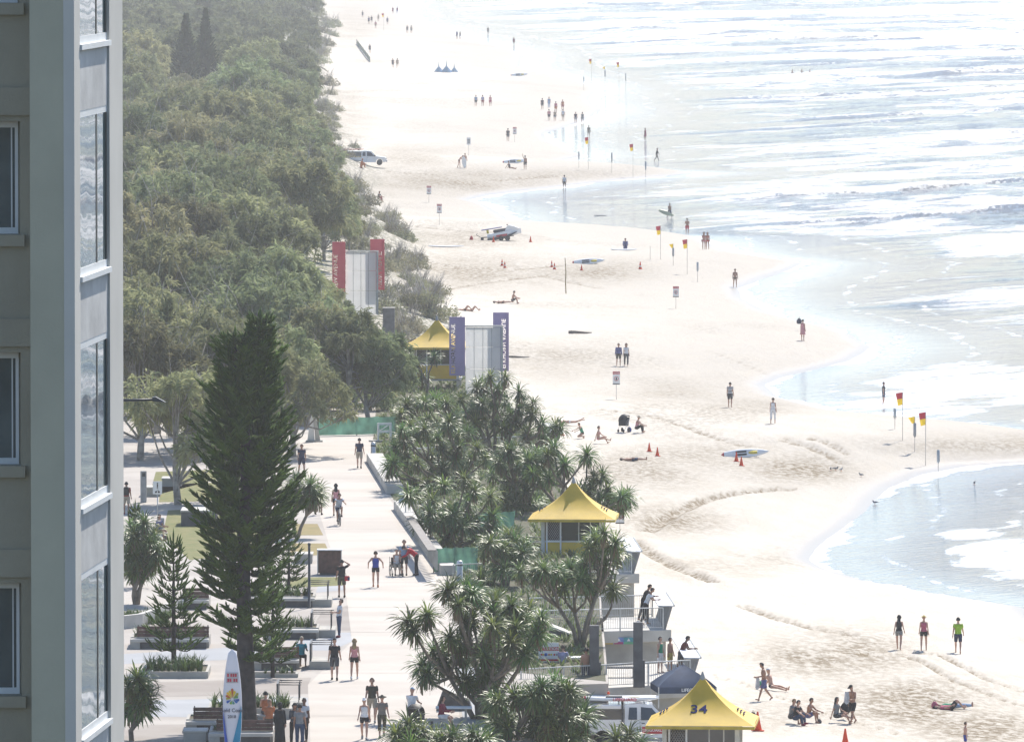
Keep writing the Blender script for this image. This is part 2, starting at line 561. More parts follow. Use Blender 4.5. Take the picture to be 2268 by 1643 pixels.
# ---------------------------------------------------------------- sea
CR = np.array([0.60, 0.80]); CN = np.array([0.80, -0.60])      # along the crests / across them
def sea_state(X, Y):
    s = X - water_x(Y)                      # metres off the edge
    off = sstep(2, 70, s)
    a = X * CR[0] + Y * CR[1]; c = X * CN[0] + Y * CN[1]
    c = c + 14 * (fbm(a * 0.008, c * 0.01, 3, 51) - 0.5) * 2
    z = np.zeros_like(X); foam = np.zeros_like(X)
    for i, (lam, amp, seed) in enumerate(((52, 1.35, 61), (33, 0.8, 62), (17, 0.35, 63))):
        ph = 2 * math.pi * c / lam + i * 1.7
        mod = np.clip(1.9 * fbm(a * 0.012 + seed, np.floor(ph / (2 * math.pi)) * 3.7, 3, seed) - 0.42, 0, 1.4)
        crest = ((1 + np.cos(ph)) / 2) ** 3
        z += amp * mod * crest * off
        back = np.mod(ph / (2 * math.pi) + 0.08, 1.0)          # 0 at crest, grows behind it
        f = mod * np.exp(-back * (3.4 + i * 2)) * (1.0 - 0.25 * i)
        foam = np.maximum(foam, f * (0.35 + 0.65 * sstep(5, 40, s)))
    z += (0.9 * (fbm(a * 0.035, c * 0.14, 4, 71) - 0.5) + 0.35 * (fbm(a * 0.12, c * 0.4, 3, 72) - 0.5)) * sstep(4, 45, s)
    # swash edges and old foam sheets near the sand
    e = s + 5 * (fbm(X * 0.12, Y * 0.05, 3, 81) - 0.5)
    edge = np.exp(-(np.maximum(e, 0) / 1.1) ** 2) * 0.9
    e2 = s + 9 * (fbm(X * 0.06, Y * 0.025, 4, 83) - 0.5)
    for k_ in (3.5, 8.5, 15.0):
        edge = np.maximum(edge, 0.58 * np.exp(-((e2 - k_) / 0.6) ** 2) * (0.55 + 0.6 * fbm(X * 0.3, Y * 0.1, 3, 84 + int(k_))))
    sheet = sstep(0.47, 0.62, fbm(a * 0.016, c * 0.085, 4, 91)) * sstep(8, 24, s) * 0.75
    foam = np.clip(np.maximum(np.maximum(foam, edge), sheet * 0.85), 0, 1)
    for (fx, fy, rx, ry, k) in ((2245, 1235, 3.6, 17, 1.0), (2150, 1185, 2.2, 6, 0.8), (1990, 900, 7, 26, 0.7), (2180, 850, 9, 30, 0.8), (2230, 545, 9, 30, 0.9), (1700, 480, 10, 30, 0.6)):
        c_ = P(fx, fy, 0.0)
        foam = np.maximum(foam, k * np.exp(-(((X - c_.x) / rx) ** 2 + ((Y - c_.y) / ry) ** 2) ** 2) * (0.6 + 0.8 * fbm(X * 0.4, Y * 0.12, 3, 95)))
    far = sstep(1500, 2300, Y)
    foam = np.clip(foam * (1 + 0.5 * far), 0, 1)
    return z + 0.012, foam

def sea_material():
    m = bpy.data.materials.new('sea_water'); m.use_nodes = True
    nt = m.node_tree; b = nt.nodes['Principled BSDF']
    tc = nt.nodes.new('ShaderNodeTexCoord').outputs['Object']
    rot = n_map(nt, tc, (1, 1, 1), -math.atan2(CR[1], CR[0]))
    st = n_map(nt, rot, (0.20, 1.0, 1.0))
    n1 = n_noise(nt, st, 0.55, 6, 0.7)
    n2 = n_noise(nt, st, 2.2, 4, 0.6)
    fo = n_attr(nt, 'foam')
    n3 = n_noise(nt, n_map(nt, rot, (0.03, 0.22, 1.0)), 1.0, 5, 0.65)
    br = n_math(nt, 'ADD', n_math(nt, 'MULTIPLY', n_math(nt, 'SUBTRACT', n1, 0.5), 1.7), n_math(nt, 'MULTIPLY', n_math(nt, 'SUBTRACT', n3, 0.5), 1.3))
    ff = n_math(nt, 'ADD', fo, br)
    ff = n_ramp(nt, ff, 0.36, 0.92)
    col = n_mix(nt, n_ramp(nt, n_noise(nt, st, 0.05, 3), 0.3, 0.7), (0.06, 0.072, 0.09), (0.10, 0.118, 0.135))
    col = n_mix(nt, ff, col, (0.82, 0.83, 0.84))
    nt.links.new(col, b.inputs['Base Color'])
    rr = nt.nodes.new('ShaderNodeMapRange'); nt.links.new(ff, rr.inputs['Value'])
    rr.inputs['To Min'].default_value = 0.07; rr.inputs['To Max'].default_value = 0.9
    nt.links.new(rr.outputs['Result'], b.inputs['Roughness'])
    b.inputs['IOR'].default_value = 1.33
    bp = nt.nodes.new('ShaderNodeBump'); bp.inputs['Distance'].default_value = 0.8
    rp = n_attr(nt, 'ripple')
    bp.inputs['Strength'].default_value = 1.0
    h = n_math(nt, 'MULTIPLY', n_math(nt, 'ADD', n_math(nt, 'MULTIPLY', n1, 0.8), n_math(nt, 'MULTIPLY', n2, 0.35)), rp)
    nt.links.new(h, bp.inputs['Height']); nt.links.new(bp.outputs['Normal'], b.inputs['Normal'])
    return m

rows, cols = 1500, 340
X, YY = fan_grid(400, 9000, rows, -0.058, 0.085, cols)
rY = np.concatenate([np.exp(np.linspace(math.log(400), math.log(2900), 1380)), np.exp(np.linspace(math.log(2930), math.log(9000), 120))])
X = X / YY * rY[:, None]; YY = np.repeat(rY[:, None], cols, 1)
# the right part of the fan spreads out so that the sea also fills what the windows mirror
U = X / YY
X = np.where(U > 0.06, YY * (0.06 + (U - 0.06) * 18.0), X)
Z, foam = sea_state(X, YY)
land = water_x(YY) - X > 6
Z = np.where(land, -1.5, Z)
ripple = 0.10 + 0.90 * sstep(2, 16, X - water_x(YY))
me = mesh_np('sea', np.stack([X.ravel(), YY.ravel(), Z.ravel()], 1), grid_faces(rows, cols), True)
for nm, arr in (('foam', foam), ('ripple', ripple)):
    a = me.attributes.new(nm, 'FLOAT', 'POINT'); a.data.foreach_set('value', arr.ravel().astype(np.float32))
link('sea', me, sea_material(), kind='structure')

# ---------------------------------------------------------------- land on the city side
g = MB()
g.add([(-1400, -2500, 3.3), (600, -2500, 3.3), (600, -40, 3.3), (-18, -40, 3.3), (-18, 640, 3.3), (-30, 700, 3.3), (-62, 3300, 3.3), (-700, 9000, 3.3), (-1400, 9000, 3.3)], [(0, 1, 2, 3, 4, 5, 6, 7, 8)])
g.build('ground', mat('city_ground', (0.16, 0.15, 0.12), 0.9, 0.3, 0.05), kind='structure')
# ================================================================ apartment tower beside the camera
def build_tower():
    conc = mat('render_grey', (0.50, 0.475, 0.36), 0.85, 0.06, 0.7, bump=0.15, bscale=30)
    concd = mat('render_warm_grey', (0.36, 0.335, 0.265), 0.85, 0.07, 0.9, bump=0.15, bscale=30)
    pale = mat('render_pale', (0.60, 0.58, 0.53), 0.8, 0.05, 0.6)
    panel = mat('spandrel_grey', (0.55, 0.545, 0.53), 0.75, 0.10, 1.6, bump=0.1, bscale=8)
    white = mat('window_frame_white', (0.68, 0.70, 0.71), 0.45, 0.04, 2)
    dark = mat('window_seal_dark', (0.02, 0.03, 0.035), 0.5, 0.1, 2)
    gl = bpy.data.materials.new('window_glass'); gl.use_nodes = True
    b = gl.node_tree.nodes['Principled BSDF']
    b.inputs['Base Color'].default_value = (0.02, 0.05, 0.055, 1); b.inputs['Roughness'].default_value = 0.015
    b.inputs['IOR'].default_value = 2.7; b.inputs['Specular IOR Level'].default_value = 0.9
    nz = n_noise(gl.node_tree, gl.node_tree.nodes.new('ShaderNodeTexCoord').outputs['Object'], 0.8, 1)
    bp = gl.node_tree.nodes.new('ShaderNodeBump'); bp.inputs['Strength'].default_value = 0.12; bp.inputs['Distance'].default_value = 0.02
    gl.node_tree.links.new(nz, bp.inputs['Height']); gl.node_tree.links.new(bp.outputs['Normal'], b.inputs['Normal'])

    gl2 = mat('side_window_glass', (0.09, 0.12, 0.125), 0.1, 0.15, 1.5, spec=0.35)
    Y0 = 116.0
    sc = Y0 / F
    xa = (165 - CX) * sc
    # direction of the face that looks along the beach
    tx = 0.08
    t = (xa - (272 - CX) * sc) / ((272 - CX) / F - tx)     # length until it meets pixel column 272
    L = abs(t)
    root = thing('apartment_tower', 'grey rendered apartment tower corner with tall windows reflecting the sea', 'building', (xa, Y0, 0))
    ang = math.atan2(1.0, tx)
    M = Matrix.Rotation(ang, 4, 'Z')       # local x along the face, local -y outwards (towards the sea)
    zf = lambda py: CAMZ - (py + 320) * sc
    top = 44.5
    base = 3.0
    body = MB()
    body.box(0.02, L - 0.02, 0.14, 0.56, base, top, M)                 # core behind the sea face
    body.build('wall', conc, root)
    cor = MB(); cor.box(-0.02, 0.56, -0.0, 0.14, base, top, M); cor.build('pilaster', pale, root)
    far = MB(); far.box(L - 1.42, L, -0.0, 0.14, base, top, M); far.build('pilaster', pale, root)
    # floors
    fl0 = zf(249)
    w0, w1 = 0.56, L - 1.42
    for k in range(-4, 11):
        zt = fl0 + 3.0 - 3.0 * k
        if zt > top + 2.5 or zt < 6: continue
        zb = zt - 2.11
        ztc = min(zt, top)
        sp = MB(); sp.box(w0, w1, 0.03, 0.14, zt - 3.0, zb - 0.10, M); sp.build('spandrel_panel', panel, root)
        si = MB(); si.box(w0, w1, -0.03, 0.14, zb - 0.10, zb - 0.03, M); si.build('window_sill', white, root)
        if zb > top - 0.3: continue
        fr = MB()
        fr.box(w0, w1, 0.035, 0.14, zb - 0.03, zb + 0.07, M); fr.box(w0, w1, 0.035, 0.14, ztc - 0.09, ztc, M)
        fr.box(w0, w0 + 0.07, 0.035, 0.14, zb + 0.07, ztc - 0.09, M)
        win = fr.build('window_frame', white, root)
        wm = w0 + (w1 - w0) * 0.66
        for (a, c, y0_, h0, h1) in ((wm - 0.06, wm + 0.06, 0.040, zb + 0.07, ztc - 0.09), (w0 + 0.07, w0 + 0.20, 0.041, zb + 0.07, zb + 0.75), (w1 - 0.12, w1, 0.038, zb + 0.07, ztc - 0.09)):
            ml = MB(); ml.box(a, c, y0_, 0.135, h0, h1, M); ml.build('mullion', dark, win)
        for a, c in ((w0 + 0.07, wm - 0.06), (wm + 0.06, w1 - 0.12)):
            p = MB(); p.box(a, c, 0.045, 0.13, zb + 0.07, ztc - 0.09, M); p.build('pane', gl, win)
    # face towards the camera
    wcol = (165 - 66) * sc
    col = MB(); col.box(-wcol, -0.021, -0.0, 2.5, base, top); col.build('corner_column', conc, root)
    # recessed wall with deep-set windows
    xr = -wcol - 1.8
    Yr = 1.1
    zz = lambda py: CAMZ - (py + 320) * (Y0 + Yr) / F
    xx = lambda px: (px - CX) * (Y0 + Yr) / F - xa
    pieces = MB()
    xw = xx(44)
    pieces.box(xw, -wcol - 0.001, Yr, Yr + 0.6, base, top)
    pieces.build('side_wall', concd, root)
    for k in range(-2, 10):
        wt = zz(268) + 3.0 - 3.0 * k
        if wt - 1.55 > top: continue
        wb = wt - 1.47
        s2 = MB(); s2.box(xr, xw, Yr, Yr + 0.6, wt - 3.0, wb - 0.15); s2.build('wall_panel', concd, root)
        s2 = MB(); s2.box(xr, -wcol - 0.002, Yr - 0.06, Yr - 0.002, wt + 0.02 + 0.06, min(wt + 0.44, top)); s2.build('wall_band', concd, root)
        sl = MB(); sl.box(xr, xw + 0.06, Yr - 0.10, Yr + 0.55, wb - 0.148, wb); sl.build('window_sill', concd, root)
        if wt > top: continue
        fr = MB()
        fr.box(xx(30), xx(37), Yr + 0.28, Yr + 0.36, wb, wt); fr.box(xr, xx(30), Yr + 0.28, Yr + 0.36, wt - 0.09, wt); fr.box(xr, xx(30), Yr + 0.28, Yr + 0.36, wb, wb + 0.08)
        fr.box(xx(21), xx(24), Yr + 0.30, Yr + 0.36, wb + 0.08, wt - 0.09)
        w = fr.build('window_frame', white, root)
        p = MB(); p.box(xr, xx(30), Yr + 0.325, Yr + 0.345, wb + 0.08, wt - 0.09); p.build('pane', gl2, w)
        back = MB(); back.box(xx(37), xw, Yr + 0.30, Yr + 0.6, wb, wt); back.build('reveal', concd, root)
build_tower()

# ---------------------------------------------------------------- sea haze
def build_haze():
    m = bpy.data.materials.new('sea_haze'); m.use_nodes = True
    nt = m.node_tree; nt.nodes.clear()
    v = nt.nodes.new('ShaderNodeVolumePrincipled')
    v.inputs['Color'].default_value = (0.97, 0.97, 0.98, 1)
    v.inputs['Density'].default_value = HAZE
    v.inputs['Anisotropy'].default_value = 0.55
    o = nt.nodes.new('ShaderNodeOutputMaterial')
    nt.links.new(v.outputs[0], o.inputs['Volume'])
    h = MB(); h.box(-1450, 9700, -2550, 9100, -4.0, 46.0)
    h.build('haze', m, kind='stuff')
HAZE = 0.00013
build_haze()
# ================================================================ paved foreshore
PZ = 5.0
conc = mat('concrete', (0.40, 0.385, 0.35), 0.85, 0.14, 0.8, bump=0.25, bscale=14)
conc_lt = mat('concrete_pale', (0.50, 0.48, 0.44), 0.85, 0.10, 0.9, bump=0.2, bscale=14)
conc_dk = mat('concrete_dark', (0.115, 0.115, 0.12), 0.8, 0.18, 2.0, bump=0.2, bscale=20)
steel = mat('galvanised_steel', (0.50, 0.51, 0.52), 0.42, 0.10, 6, metal=0.65)
steel_dk = mat('dark_painted_steel', (0.045, 0.05, 0.055), 0.5, 0.1, 5)
wood = mat('dark_hardwood', (0.115, 0.055, 0.042), 0.65, 0.3, 4.0)
whitep = mat('white_paint', (0.78, 0.78, 0.77), 0.5, 0.05, 2)

def paving_mat(name, a, b, band=0.16):
    m = bpy.data.materials.new(name); m.use_nodes = True
    nt = m.node_tree; bs = nt.nodes['Principled BSDF']
    tc = nt.nodes.new('ShaderNodeTexCoord').outputs['Object']
    n1 = n_noise(nt, tc, 0.35, 5, 0.6); n2 = n_noise(nt, tc, 6.0, 3, 0.6)
    w = n_noise(nt, n_map(nt, tc, (0.02, band, 0.02)), 1.0, 2)
    f = n_math(nt, 'ADD', n_math(nt, 'MULTIPLY', n1, 0.4), n_math(nt, 'MULTIPLY', w, 0.6))
    col = n_mix(nt, n_ramp(nt, f, 0.40, 0.60), a, b)
    col = n_mix(nt, n_ramp(nt, n2, 0.60, 0.75, 0, 0.25), col, tuple(c * 0.6 for c in a))
    nt.links.new(col, bs.inputs['Base Color']); bs.inputs['Roughness'].default_value = 0.85
    bs.inputs['Specular IOR Level'].default_value = 0.25
    return m

edge = [(1.0, 300), (1.0, 391), (4.2, 392), (4.4, 470), (2.4, 545), (-1.2, 612), (-4.0, 648), (-10, 655), (-62, 655), (-62, 300)]
sl = MB(); sl.plate(edge, 0.5, PZ)
slab = sl.build('pavement', paving_mat('plaza_paving', (0.33, 0.30, 0.27), (0.40, 0.37, 0.335)), kind='structure')

def sheet(name, pxs, dz, m, z=PZ, kind='structure', world=False):
    pts = [Vector((p[0], p[1], z)) if world else P(p[0], p[1], z) for p in pxs]
    s_ = MB(); s_.add([(p.x, p.y, z + dz) for p in pts], [tuple(range(len(pts)))])
    return s_.build(name, m, kind=kind)

# broad pink concrete walk
sheet('promenade', [(690, 1700), (682, 1516), (780, 1420), (766, 1314), (724, 1190), (690, 1080), (660, 962), (905, 962), (868, 1010), (808, 1022), (975, 1272), (1075, 1276), (1078, 1400), (1010, 1470), (1025, 1700)], 0.004,
      paving_mat('pink_concrete', (0.42, 0.38, 0.335), (0.48, 0.44, 0.39)))
pv_blue = paving_mat('blue_grey_pavers', (0.30, 0.31, 0.325), (0.35, 0.36, 0.375))
pv_dark = paving_mat('brown_pavers', (0.255, 0.225, 0.20), (0.31, 0.28, 0.25))
for i, q in enumerate([[(272, 1585), (272, 1552), (668, 1542), (682, 1545), (687, 1590), (560, 1590)], [(640, 1440), (672, 1402), (776, 1400), (780, 1420), (736, 1440)],
                       [(700, 1312), (705, 1296), (760, 1294), (764, 1306)], [(272, 1470), (272, 1448), (560, 1430), (640, 1440), (640, 1455)]]):
    sheet('paving_band', q, 0.004, pv_blue)
for q in [[(272, 1700), (272, 1605), (640, 1600), (680, 1606), (688, 1700)], [(272, 1545), (272, 1512), (690, 1500), (682, 1516), (682, 1536)], [(690, 1395), (712, 1355), (770, 1340), (776, 1396)]]:
    sheet('paving_band', q, 0.004, pv_dark)
sheet('paving_band', [(1010, 1476), (1075, 1478), (1080, 1600), (1026, 1600)], 0.008, pv_blue)
# joints across the walk
jm = mat('paving_joint', (0.20, 0.18, 0.16), 0.9, 0.1, 1)
for k, (x0, x1, y) in enumerate([(690, 1020, 1585), (700, 1012, 1490), (770, 1070, 1400), (764, 1060, 1345), (748, 990, 1290), (735, 960, 1235), (716, 920, 1172), (705, 890, 1120), (690, 850, 1060)]):
    a, b = P(x0, y, PZ), P(x1, y, PZ)
    j = MB(); j.add([(a.x, a.y - .03, PZ + .012), (b.x, b.y - .03, PZ + .012), (b.x, b.y + .03, PZ + .012), (a.x, a.y + .03, PZ + .012)], [(0, 1, 2, 3)])
    j.build('paving_joint', jm, slab)
# lawns
lawn_dry = mat('dry_lawn', (0.26, 0.20, 0.085), 0.95, 0.25, 1.5, col2=(0.19, 0.16, 0.06))
lawn_gr = mat('green_lawn', (0.11, 0.13, 0.035), 0.95, 0.25, 1.4, col2=(0.19, 0.17, 0.065), bump=0.6, bscale=9)  # green darkened in colour to stand in for tree shade over the plaza
for q, m_ in [([(655, 1185), (652, 1160), (703, 1160), (716, 1185)], lawn_dry), ([(640, 1232), (648, 1203), (720, 1203), (732, 1228)], lawn_dry),
              ([(630, 1302), (650, 1278), (757, 1278), (762, 1296)], lawn_gr), ([(330, 1100), (345, 1045), (470, 1040), (480, 1062)], lawn_gr),
              ([(352, 1112), (356, 1074), (520, 1066), (520, 1108)], lawn_gr), ([(360, 1185), (372, 1130), (560, 1122), (620, 1185), (560, 1225), (420, 1240)], lawn_gr)]:
    sheet('lawn', q, 0.008, m_)
# planted strip between the walk and the sea wall
mulch = mat('garden_soil', (0.10, 0.08, 0.055), 0.95, 0.35, 1.2, col2=(0.06, 0.075, 0.03))
sheet('garden_bed', [(-2.2, 400), (4.1, 393), (4.3, 470), (2.3, 545), (-1.3, 612), (-4.1, 647), (-9.5, 654), (-8.6, 560), (-8.5, 535), (-3.4, 452), (-1.2, 425)], 0.006, mulch, world=True)

# ---------------------------------------------------------------- planters with benches
plant_lily = mat('strap_leaf_green', (0.10, 0.16, 0.035), 0.45, 0.3, 3, spec=0.5, transl=0.25, island=0.7, col2=(0.05, 0.085, 0.02))
def lily_mesh(name, w, d, n, h, seed):
    r = np.random.default_rng(seed)
    V = []; Fc = []
    for i in range(n):
        bx, by = r.uniform(-w / 2, w / 2), r.uniform(-d / 2, d / 2)
        for j in range(6):
            a = r.uniform(0, 6.28); L = h * r.uniform(0.7, 1.25); le = r.uniform(0.35, 0.9); wd = 0.035
            dx, dy = math.cos(a), math.sin(a)
            o = len(V)
            for t in (0, 0.5, 1.0):
                rr = L * le * t * t * 0.8 + 0.02; z = L * t * (1 - 0.42 * t * le)
                ww = wd * (1.1 - t)
                V.append((bx + dx * rr - dy * ww, by + dy * rr + dx * ww, z)); V.append((bx + dx * rr + dy * ww, by + dy * rr - dx * ww, z))
            Fc += [(o, o + 1, o + 3, o + 2), (o + 2, o + 3, o + 5, o + 4)]
    return mesh_np(name, np.array(V), np.array(Fc))

def ground_cover():
    r = np.random.default_rng(61); poly = [(-1.9, 402), (3.9, 395), (4.1, 470), (2.1, 545), (-1.5, 612), (-4.3, 646), (-9.3, 652), (-8.4, 560), (-8.0, 535), (-2.9, 452), (-0.9, 425)]
    pts = []
    while len(pts) < 2600:
        x, y = r.uniform(-9.5, 4.2), r.uniform(396, 652); c = False
        for i in range(len(poly)):
            (x0, y0), (x1, y1) = poly[i], poly[i - 1]
            if (y0 > y) != (y1 > y) and x < (x1 - x0) * (y - y0) / (y1 - y0) + x0: c = not c
        if c: pts.append((x, y))
    V = []; Fc = []
    for (bx, by) in pts:
        for j in range(7):
            a = r.uniform(0, 6.28); L = r.uniform(0.35, 0.8); le = r.uniform(0.5, 1.0); o = len(V); dx, dy = math.cos(a), math.sin(a)
            for t in (0, 0.5, 1.0):
                rr = L * le * t * 0.8 + 0.03; z = L * t * (1 - 0.55 * t * le) * 0.9; ww = 0.05 * (1.1 - t)
                V.append((bx + dx * rr - dy * ww, by + dy * rr + dx * ww, PZ + z)); V.append((bx + dx * rr + dy * ww, by + dy * rr - dx * ww, PZ + z))
            Fc += [(o, o + 1, o + 3, o + 2), (o + 2, o + 3, o + 5, o + 4)]
    link('ground_cover', mesh_np('ground_cover', np.array(V), np.array(Fc)), mat('garden_grass', (0.20, 0.25, 0.08), 0.6, 0.3, 0.6, transl=0.35, island=0.5, col2=(0.07, 0.11, 0.035)),
         label='strappy green ground cover filling the garden strip under the pandanus', cat='ground cover', kind='stuff')
ground_cover()

def bench_planter(px0, px1, py, label, seat=True, back=True, dep=2.2, plants=0.6, hh=0.45, bh=0.5, endblock=True, z=PZ):
    a, b = P(px0, py, z), P(px1, py, z)
    w = b.x - a.x
    t = thing('bench_planter', label, 'planter', ((a.x + b.x) / 2, a.y, z), 0, 'bench planters on the plaza')
    h = w / 2
    off = 0.0
    if seat:
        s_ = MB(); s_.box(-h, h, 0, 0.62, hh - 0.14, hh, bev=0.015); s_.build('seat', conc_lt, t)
        s_ = MB(); s_.box(-h + 0.12, h - 0.12, 0.22, 0.58, 0.0, hh - 0.14); s_.build('plinth', conc_dk, t)  # dark tone paints the shadow gap under the seat
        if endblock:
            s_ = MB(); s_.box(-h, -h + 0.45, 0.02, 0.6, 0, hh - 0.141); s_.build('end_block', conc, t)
        off = 0.62
    s_ = MB(); s_.box(-h, h, off + 0.003, off + 0.12, 0, hh + 0.05); s_.box(-h, h, off + dep - 0.12, off + dep, 0, hh + 0.05)
    s_.box(-h, -h + 0.12, off + 0.12, off + dep - 0.12, 0, hh + 0.05); s_.box(h - 0.12, h, off + 0.12, off + dep - 0.12, 0, hh + 0.05)
    s_.build('planter_wall', conc, t)
    s_ = MB(); s_.box(-h + 0.121, h - 0.121, off + 0.121, off + dep - 0.121, 0.02, hh - 0.02); s_.build('soil', mulch, t)
    if back:
        for k in range(3):
            z0 = hh + 0.06 + k * bh / 3
            s_ = MB(); s_.box(-h + 0.3, h, off - 0.05, off - 0.004, z0, z0 + bh / 3 - 0.018, bev=0.006); s_.build('slat', wood, t)
        for k in range(max(2, int(w / 1.6))):
            xk = -h + 0.35 + (w - 0.4) * k / (max(2, int(w / 1.6)) - 1)
            s_ = MB(); s_.box(xk - 0.025, xk + 0.025, off - 0.003, off + 0.002 + 0.0, hh + 0.05, hh + bh + 0.1); s_.build('post', steel_dk, t)
    if plants > 0:
        me_ = lily_mesh('strap_leaves', w - 0.4, dep - 0.5, int(w * (dep - 0.4) * 7), plants, int(px0 + py))
        link('strap_leaves', me_, plant_lily, t, loc=(0, off + dep / 2, hh - 0.02))
    return t

bench_planter(288, 462, 1437, 'long concrete bench planter with brown slat back left of the tall pine')
bench_planter(313, 461, 1502, 'low dark edged planter of glossy strap leaves below the long bench', seat=False, back=False, dep=3.6, plants=0.75, hh=0.25)
bench_planter(390, 462, 1350, 'short bench planter with brown slats behind the young pine', plants=0.3)
bench_planter(545, 697, 1345, 'bench planter beside the black lamp pole', back=False, plants=0.55)
bench_planter(590, 705, 1416, 'concrete bench planter with leaves below the black lamp pole', back=False, plants=0.6)
bench_planter(556, 662, 1484, 'brown backed bench planter where a person in teal sits', plants=0.4)
bench_planter(460, 646, 1592, 'wide planter of strap leaves in front of the pine trunk', seat=False, back=False, dep=3.0, plants=0.7, hh=0.4)
bench_planter(411, 494, 1622, 'brown slat bench planter just left of the surfboard sign', plants=0.3)
bench_planter(462, 604, 1648, 'brown slat bench planter at the foot of the surfboard sign', plants=0.3, bh=0.45)
bench_planter(555, 660, 1500, 'row of low leafy ground plants before the teal person bench', seat=False, back=False, dep=1.0, plants=0.45, hh=0.12)
# curved planter wall
cw = [P(273, 1392, PZ), P(310, 1388, PZ), P(345, 1376, PZ), P(388, 1356, PZ)]
cp = thing('curved_planter', 'curved concrete planter wall with leafy ground cover by the tower edge', 'planter', (cw[0].x, cw[0].y, PZ))
s_ = MB()
for a, b in zip(cw[:-1], cw[1:]):
    dv = (b - a); L_ = dv.length; Mx = Matrix.Translation(a - cw[0]) @ Matrix.Rotation(math.atan2(dv.y, dv.x), 4, 'Z')
    s_.box(0, L_ + 0.02, -0.12, 0.12, 0, 0.62, Mx)
s_.build('wall', conc_lt, cp)
link('strap_leaves', lily_mesh('strap_leaves', 2.6, 6.0, 130, 0.5, 99), plant_lily, cp, loc=(0.7, 4.2, 0.05))
# loose concrete seat blocks and pale table slabs
for (px, py, w, d, h, lab) in [(432, 1644, 0.95, 1.2, 0.5, 'square concrete block seat left of the slat benches'), (335, 1100, 1.0, 1.4, 0.55, 'small concrete seat block on the lawn by the walkers sign'),
                               (380, 1078, 1.1, 1.6, 0.5, 'concrete seat block behind the walkers sign'), (440, 1165, 1.9, 2.6, 0.85, 'large grey slatted service box beside the forked trunk'),
                               (672, 1248, 0.9, 1.6, 0.5, 'dark timber seat block on the dry lawn strip')]:
    p = P(px, py, PZ)
    t = thing('seat_block', lab, 'seat', (p.x, p.y, PZ))
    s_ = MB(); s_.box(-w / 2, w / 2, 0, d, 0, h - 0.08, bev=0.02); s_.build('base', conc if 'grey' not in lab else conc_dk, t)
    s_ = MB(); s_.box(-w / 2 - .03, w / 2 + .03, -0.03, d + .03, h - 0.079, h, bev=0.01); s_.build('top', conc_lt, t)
# stair rails beside the planters
def stair_rail(px, py, label):
    p = P(px, py, PZ)
    t = thing('handrail', label, 'handrail', (p.x, p.y, PZ), 0, 'stair rails on the plaza')
    s_ = MB(); s_.box(-0.1, 1.05, 0, 2.4, 0, 0.36, bev=0.015); s_.build('step_block', conc, t)
    for y in (0.15, 1.2, 2.2):
        s_ = MB(); s_.tube([(0.85, y, 0.36), (0.85, y, 1.12)], 0.022, 6); s_.build('post', steel_dk, t)
        s_ = MB(); s_.tube([(0.0, y, 1.1), (0.95, y, 1.1)], 0.02, 6); s_.build('crossbar', steel_dk, t)
    s_ = MB(); s_.prism([(-0.09, 0.36), (-0.01, 0.36), (-0.01, 1.15), (-0.09, 1.15)], 0.05, 2.3); s_.build('side_panel', steel_dk, t)
stair_rail(692, 1412, 'dark stair rail on a concrete step below the lamp pole')
stair_rail(686, 1344, 'dark stair rail behind the black lamp pole')
stair_rail(690, 1482, 'dark stair rail at the end of the teal person bench')
stair_rail(617, 1574, 'dark stair rail beside the wide leaf planter')
# lamp pole, bin, posts
p = P(685, 1346, PZ)
t = thing('lamp_pole', 'slim black pole standing among the planters left of the walk', 'pole', (p.x, p.y, PZ))
s_ = MB(); s_.lathe([(0.10, 0), (0.10, 0.04), (0.065, 0.05), (0.06, 3.0), (0.05, 3.02)], 10); s_.build('shaft', steel_dk, t)
s_ = MB(); s_.lathe([(0.075, 3.02), (0.08, 3.05), (0.06, 3.12), (0.02, 3.14)], 10); s_.build('cap', steel_dk, t)
p = P(730, 1273, PZ)
t = thing('litter_bin', 'tall brown slatted litter bin with pale lid on the lawn edge', 'bin', (p.x, p.y, PZ))
for k in range(6):
    x0 = -0.56 + k * 0.187
    s_ = MB(); s_.box(x0, x0 + 0.178, 0, 0.03, 0.12, 1.2); s_.build('slat', wood, t)
s_ = MB(); s_.box(-0.57, 0.57, 0.032, 0.75, 0.10, 1.2, bev=0.01); s_.build('body', mat('bin_brown', (0.10, 0.05, 0.04), 0.7), t)
s_ = MB(); s_.box(-0.62, -0.571, -0.01, 0.78, 0.05, 1.22); s_.build('side_post', steel, t)
s_ = MB(); s_.box(0.571, 0.60, -0.01, 0.78, 0.05, 1.22); s_.build('side_post', steel, t)
s_ = MB(); s_.box(-0.64, 0.64, -0.04, 0.80, 1.221, 1.27, bev=0.015); s_.build('lid', steel, t)
s_ = MB(); s_.box(-0.5, 0.5, 0.08, 0.7, 0, 0.10); s_.build('base', steel_dk, t)
# bollards
for (px, py, lab) in [(827, 1018, 'shiny steel bollard by the far seat wall'), (889, 1132, 'shiny steel bollard between the two seat walls'), (1018, 1288, 'shiny steel bollard by the green fence and pandanus')]:
    p = P(px, py, PZ)
    t = thing('bollard', lab, 'bollard', (p.x, p.y, PZ), 0, 'steel bollards')
    s_ = MB(); s_.lathe([(0.17, 0), (0.17, 0.02), (0.15, 0.03), (0.15, 1.0), (0.13, 1.04), (0.05, 1.06)], 14); s_.build('shaft', mat('polished_steel', (0.60, 0.60, 0.59), 0.35, 0.05, 4, metal=0.6), t)
    s_ = MB(); s_.lathe([(0.156, 0.8), (0.156, 0.9)], 14); s_.build('band', steel_dk, t)

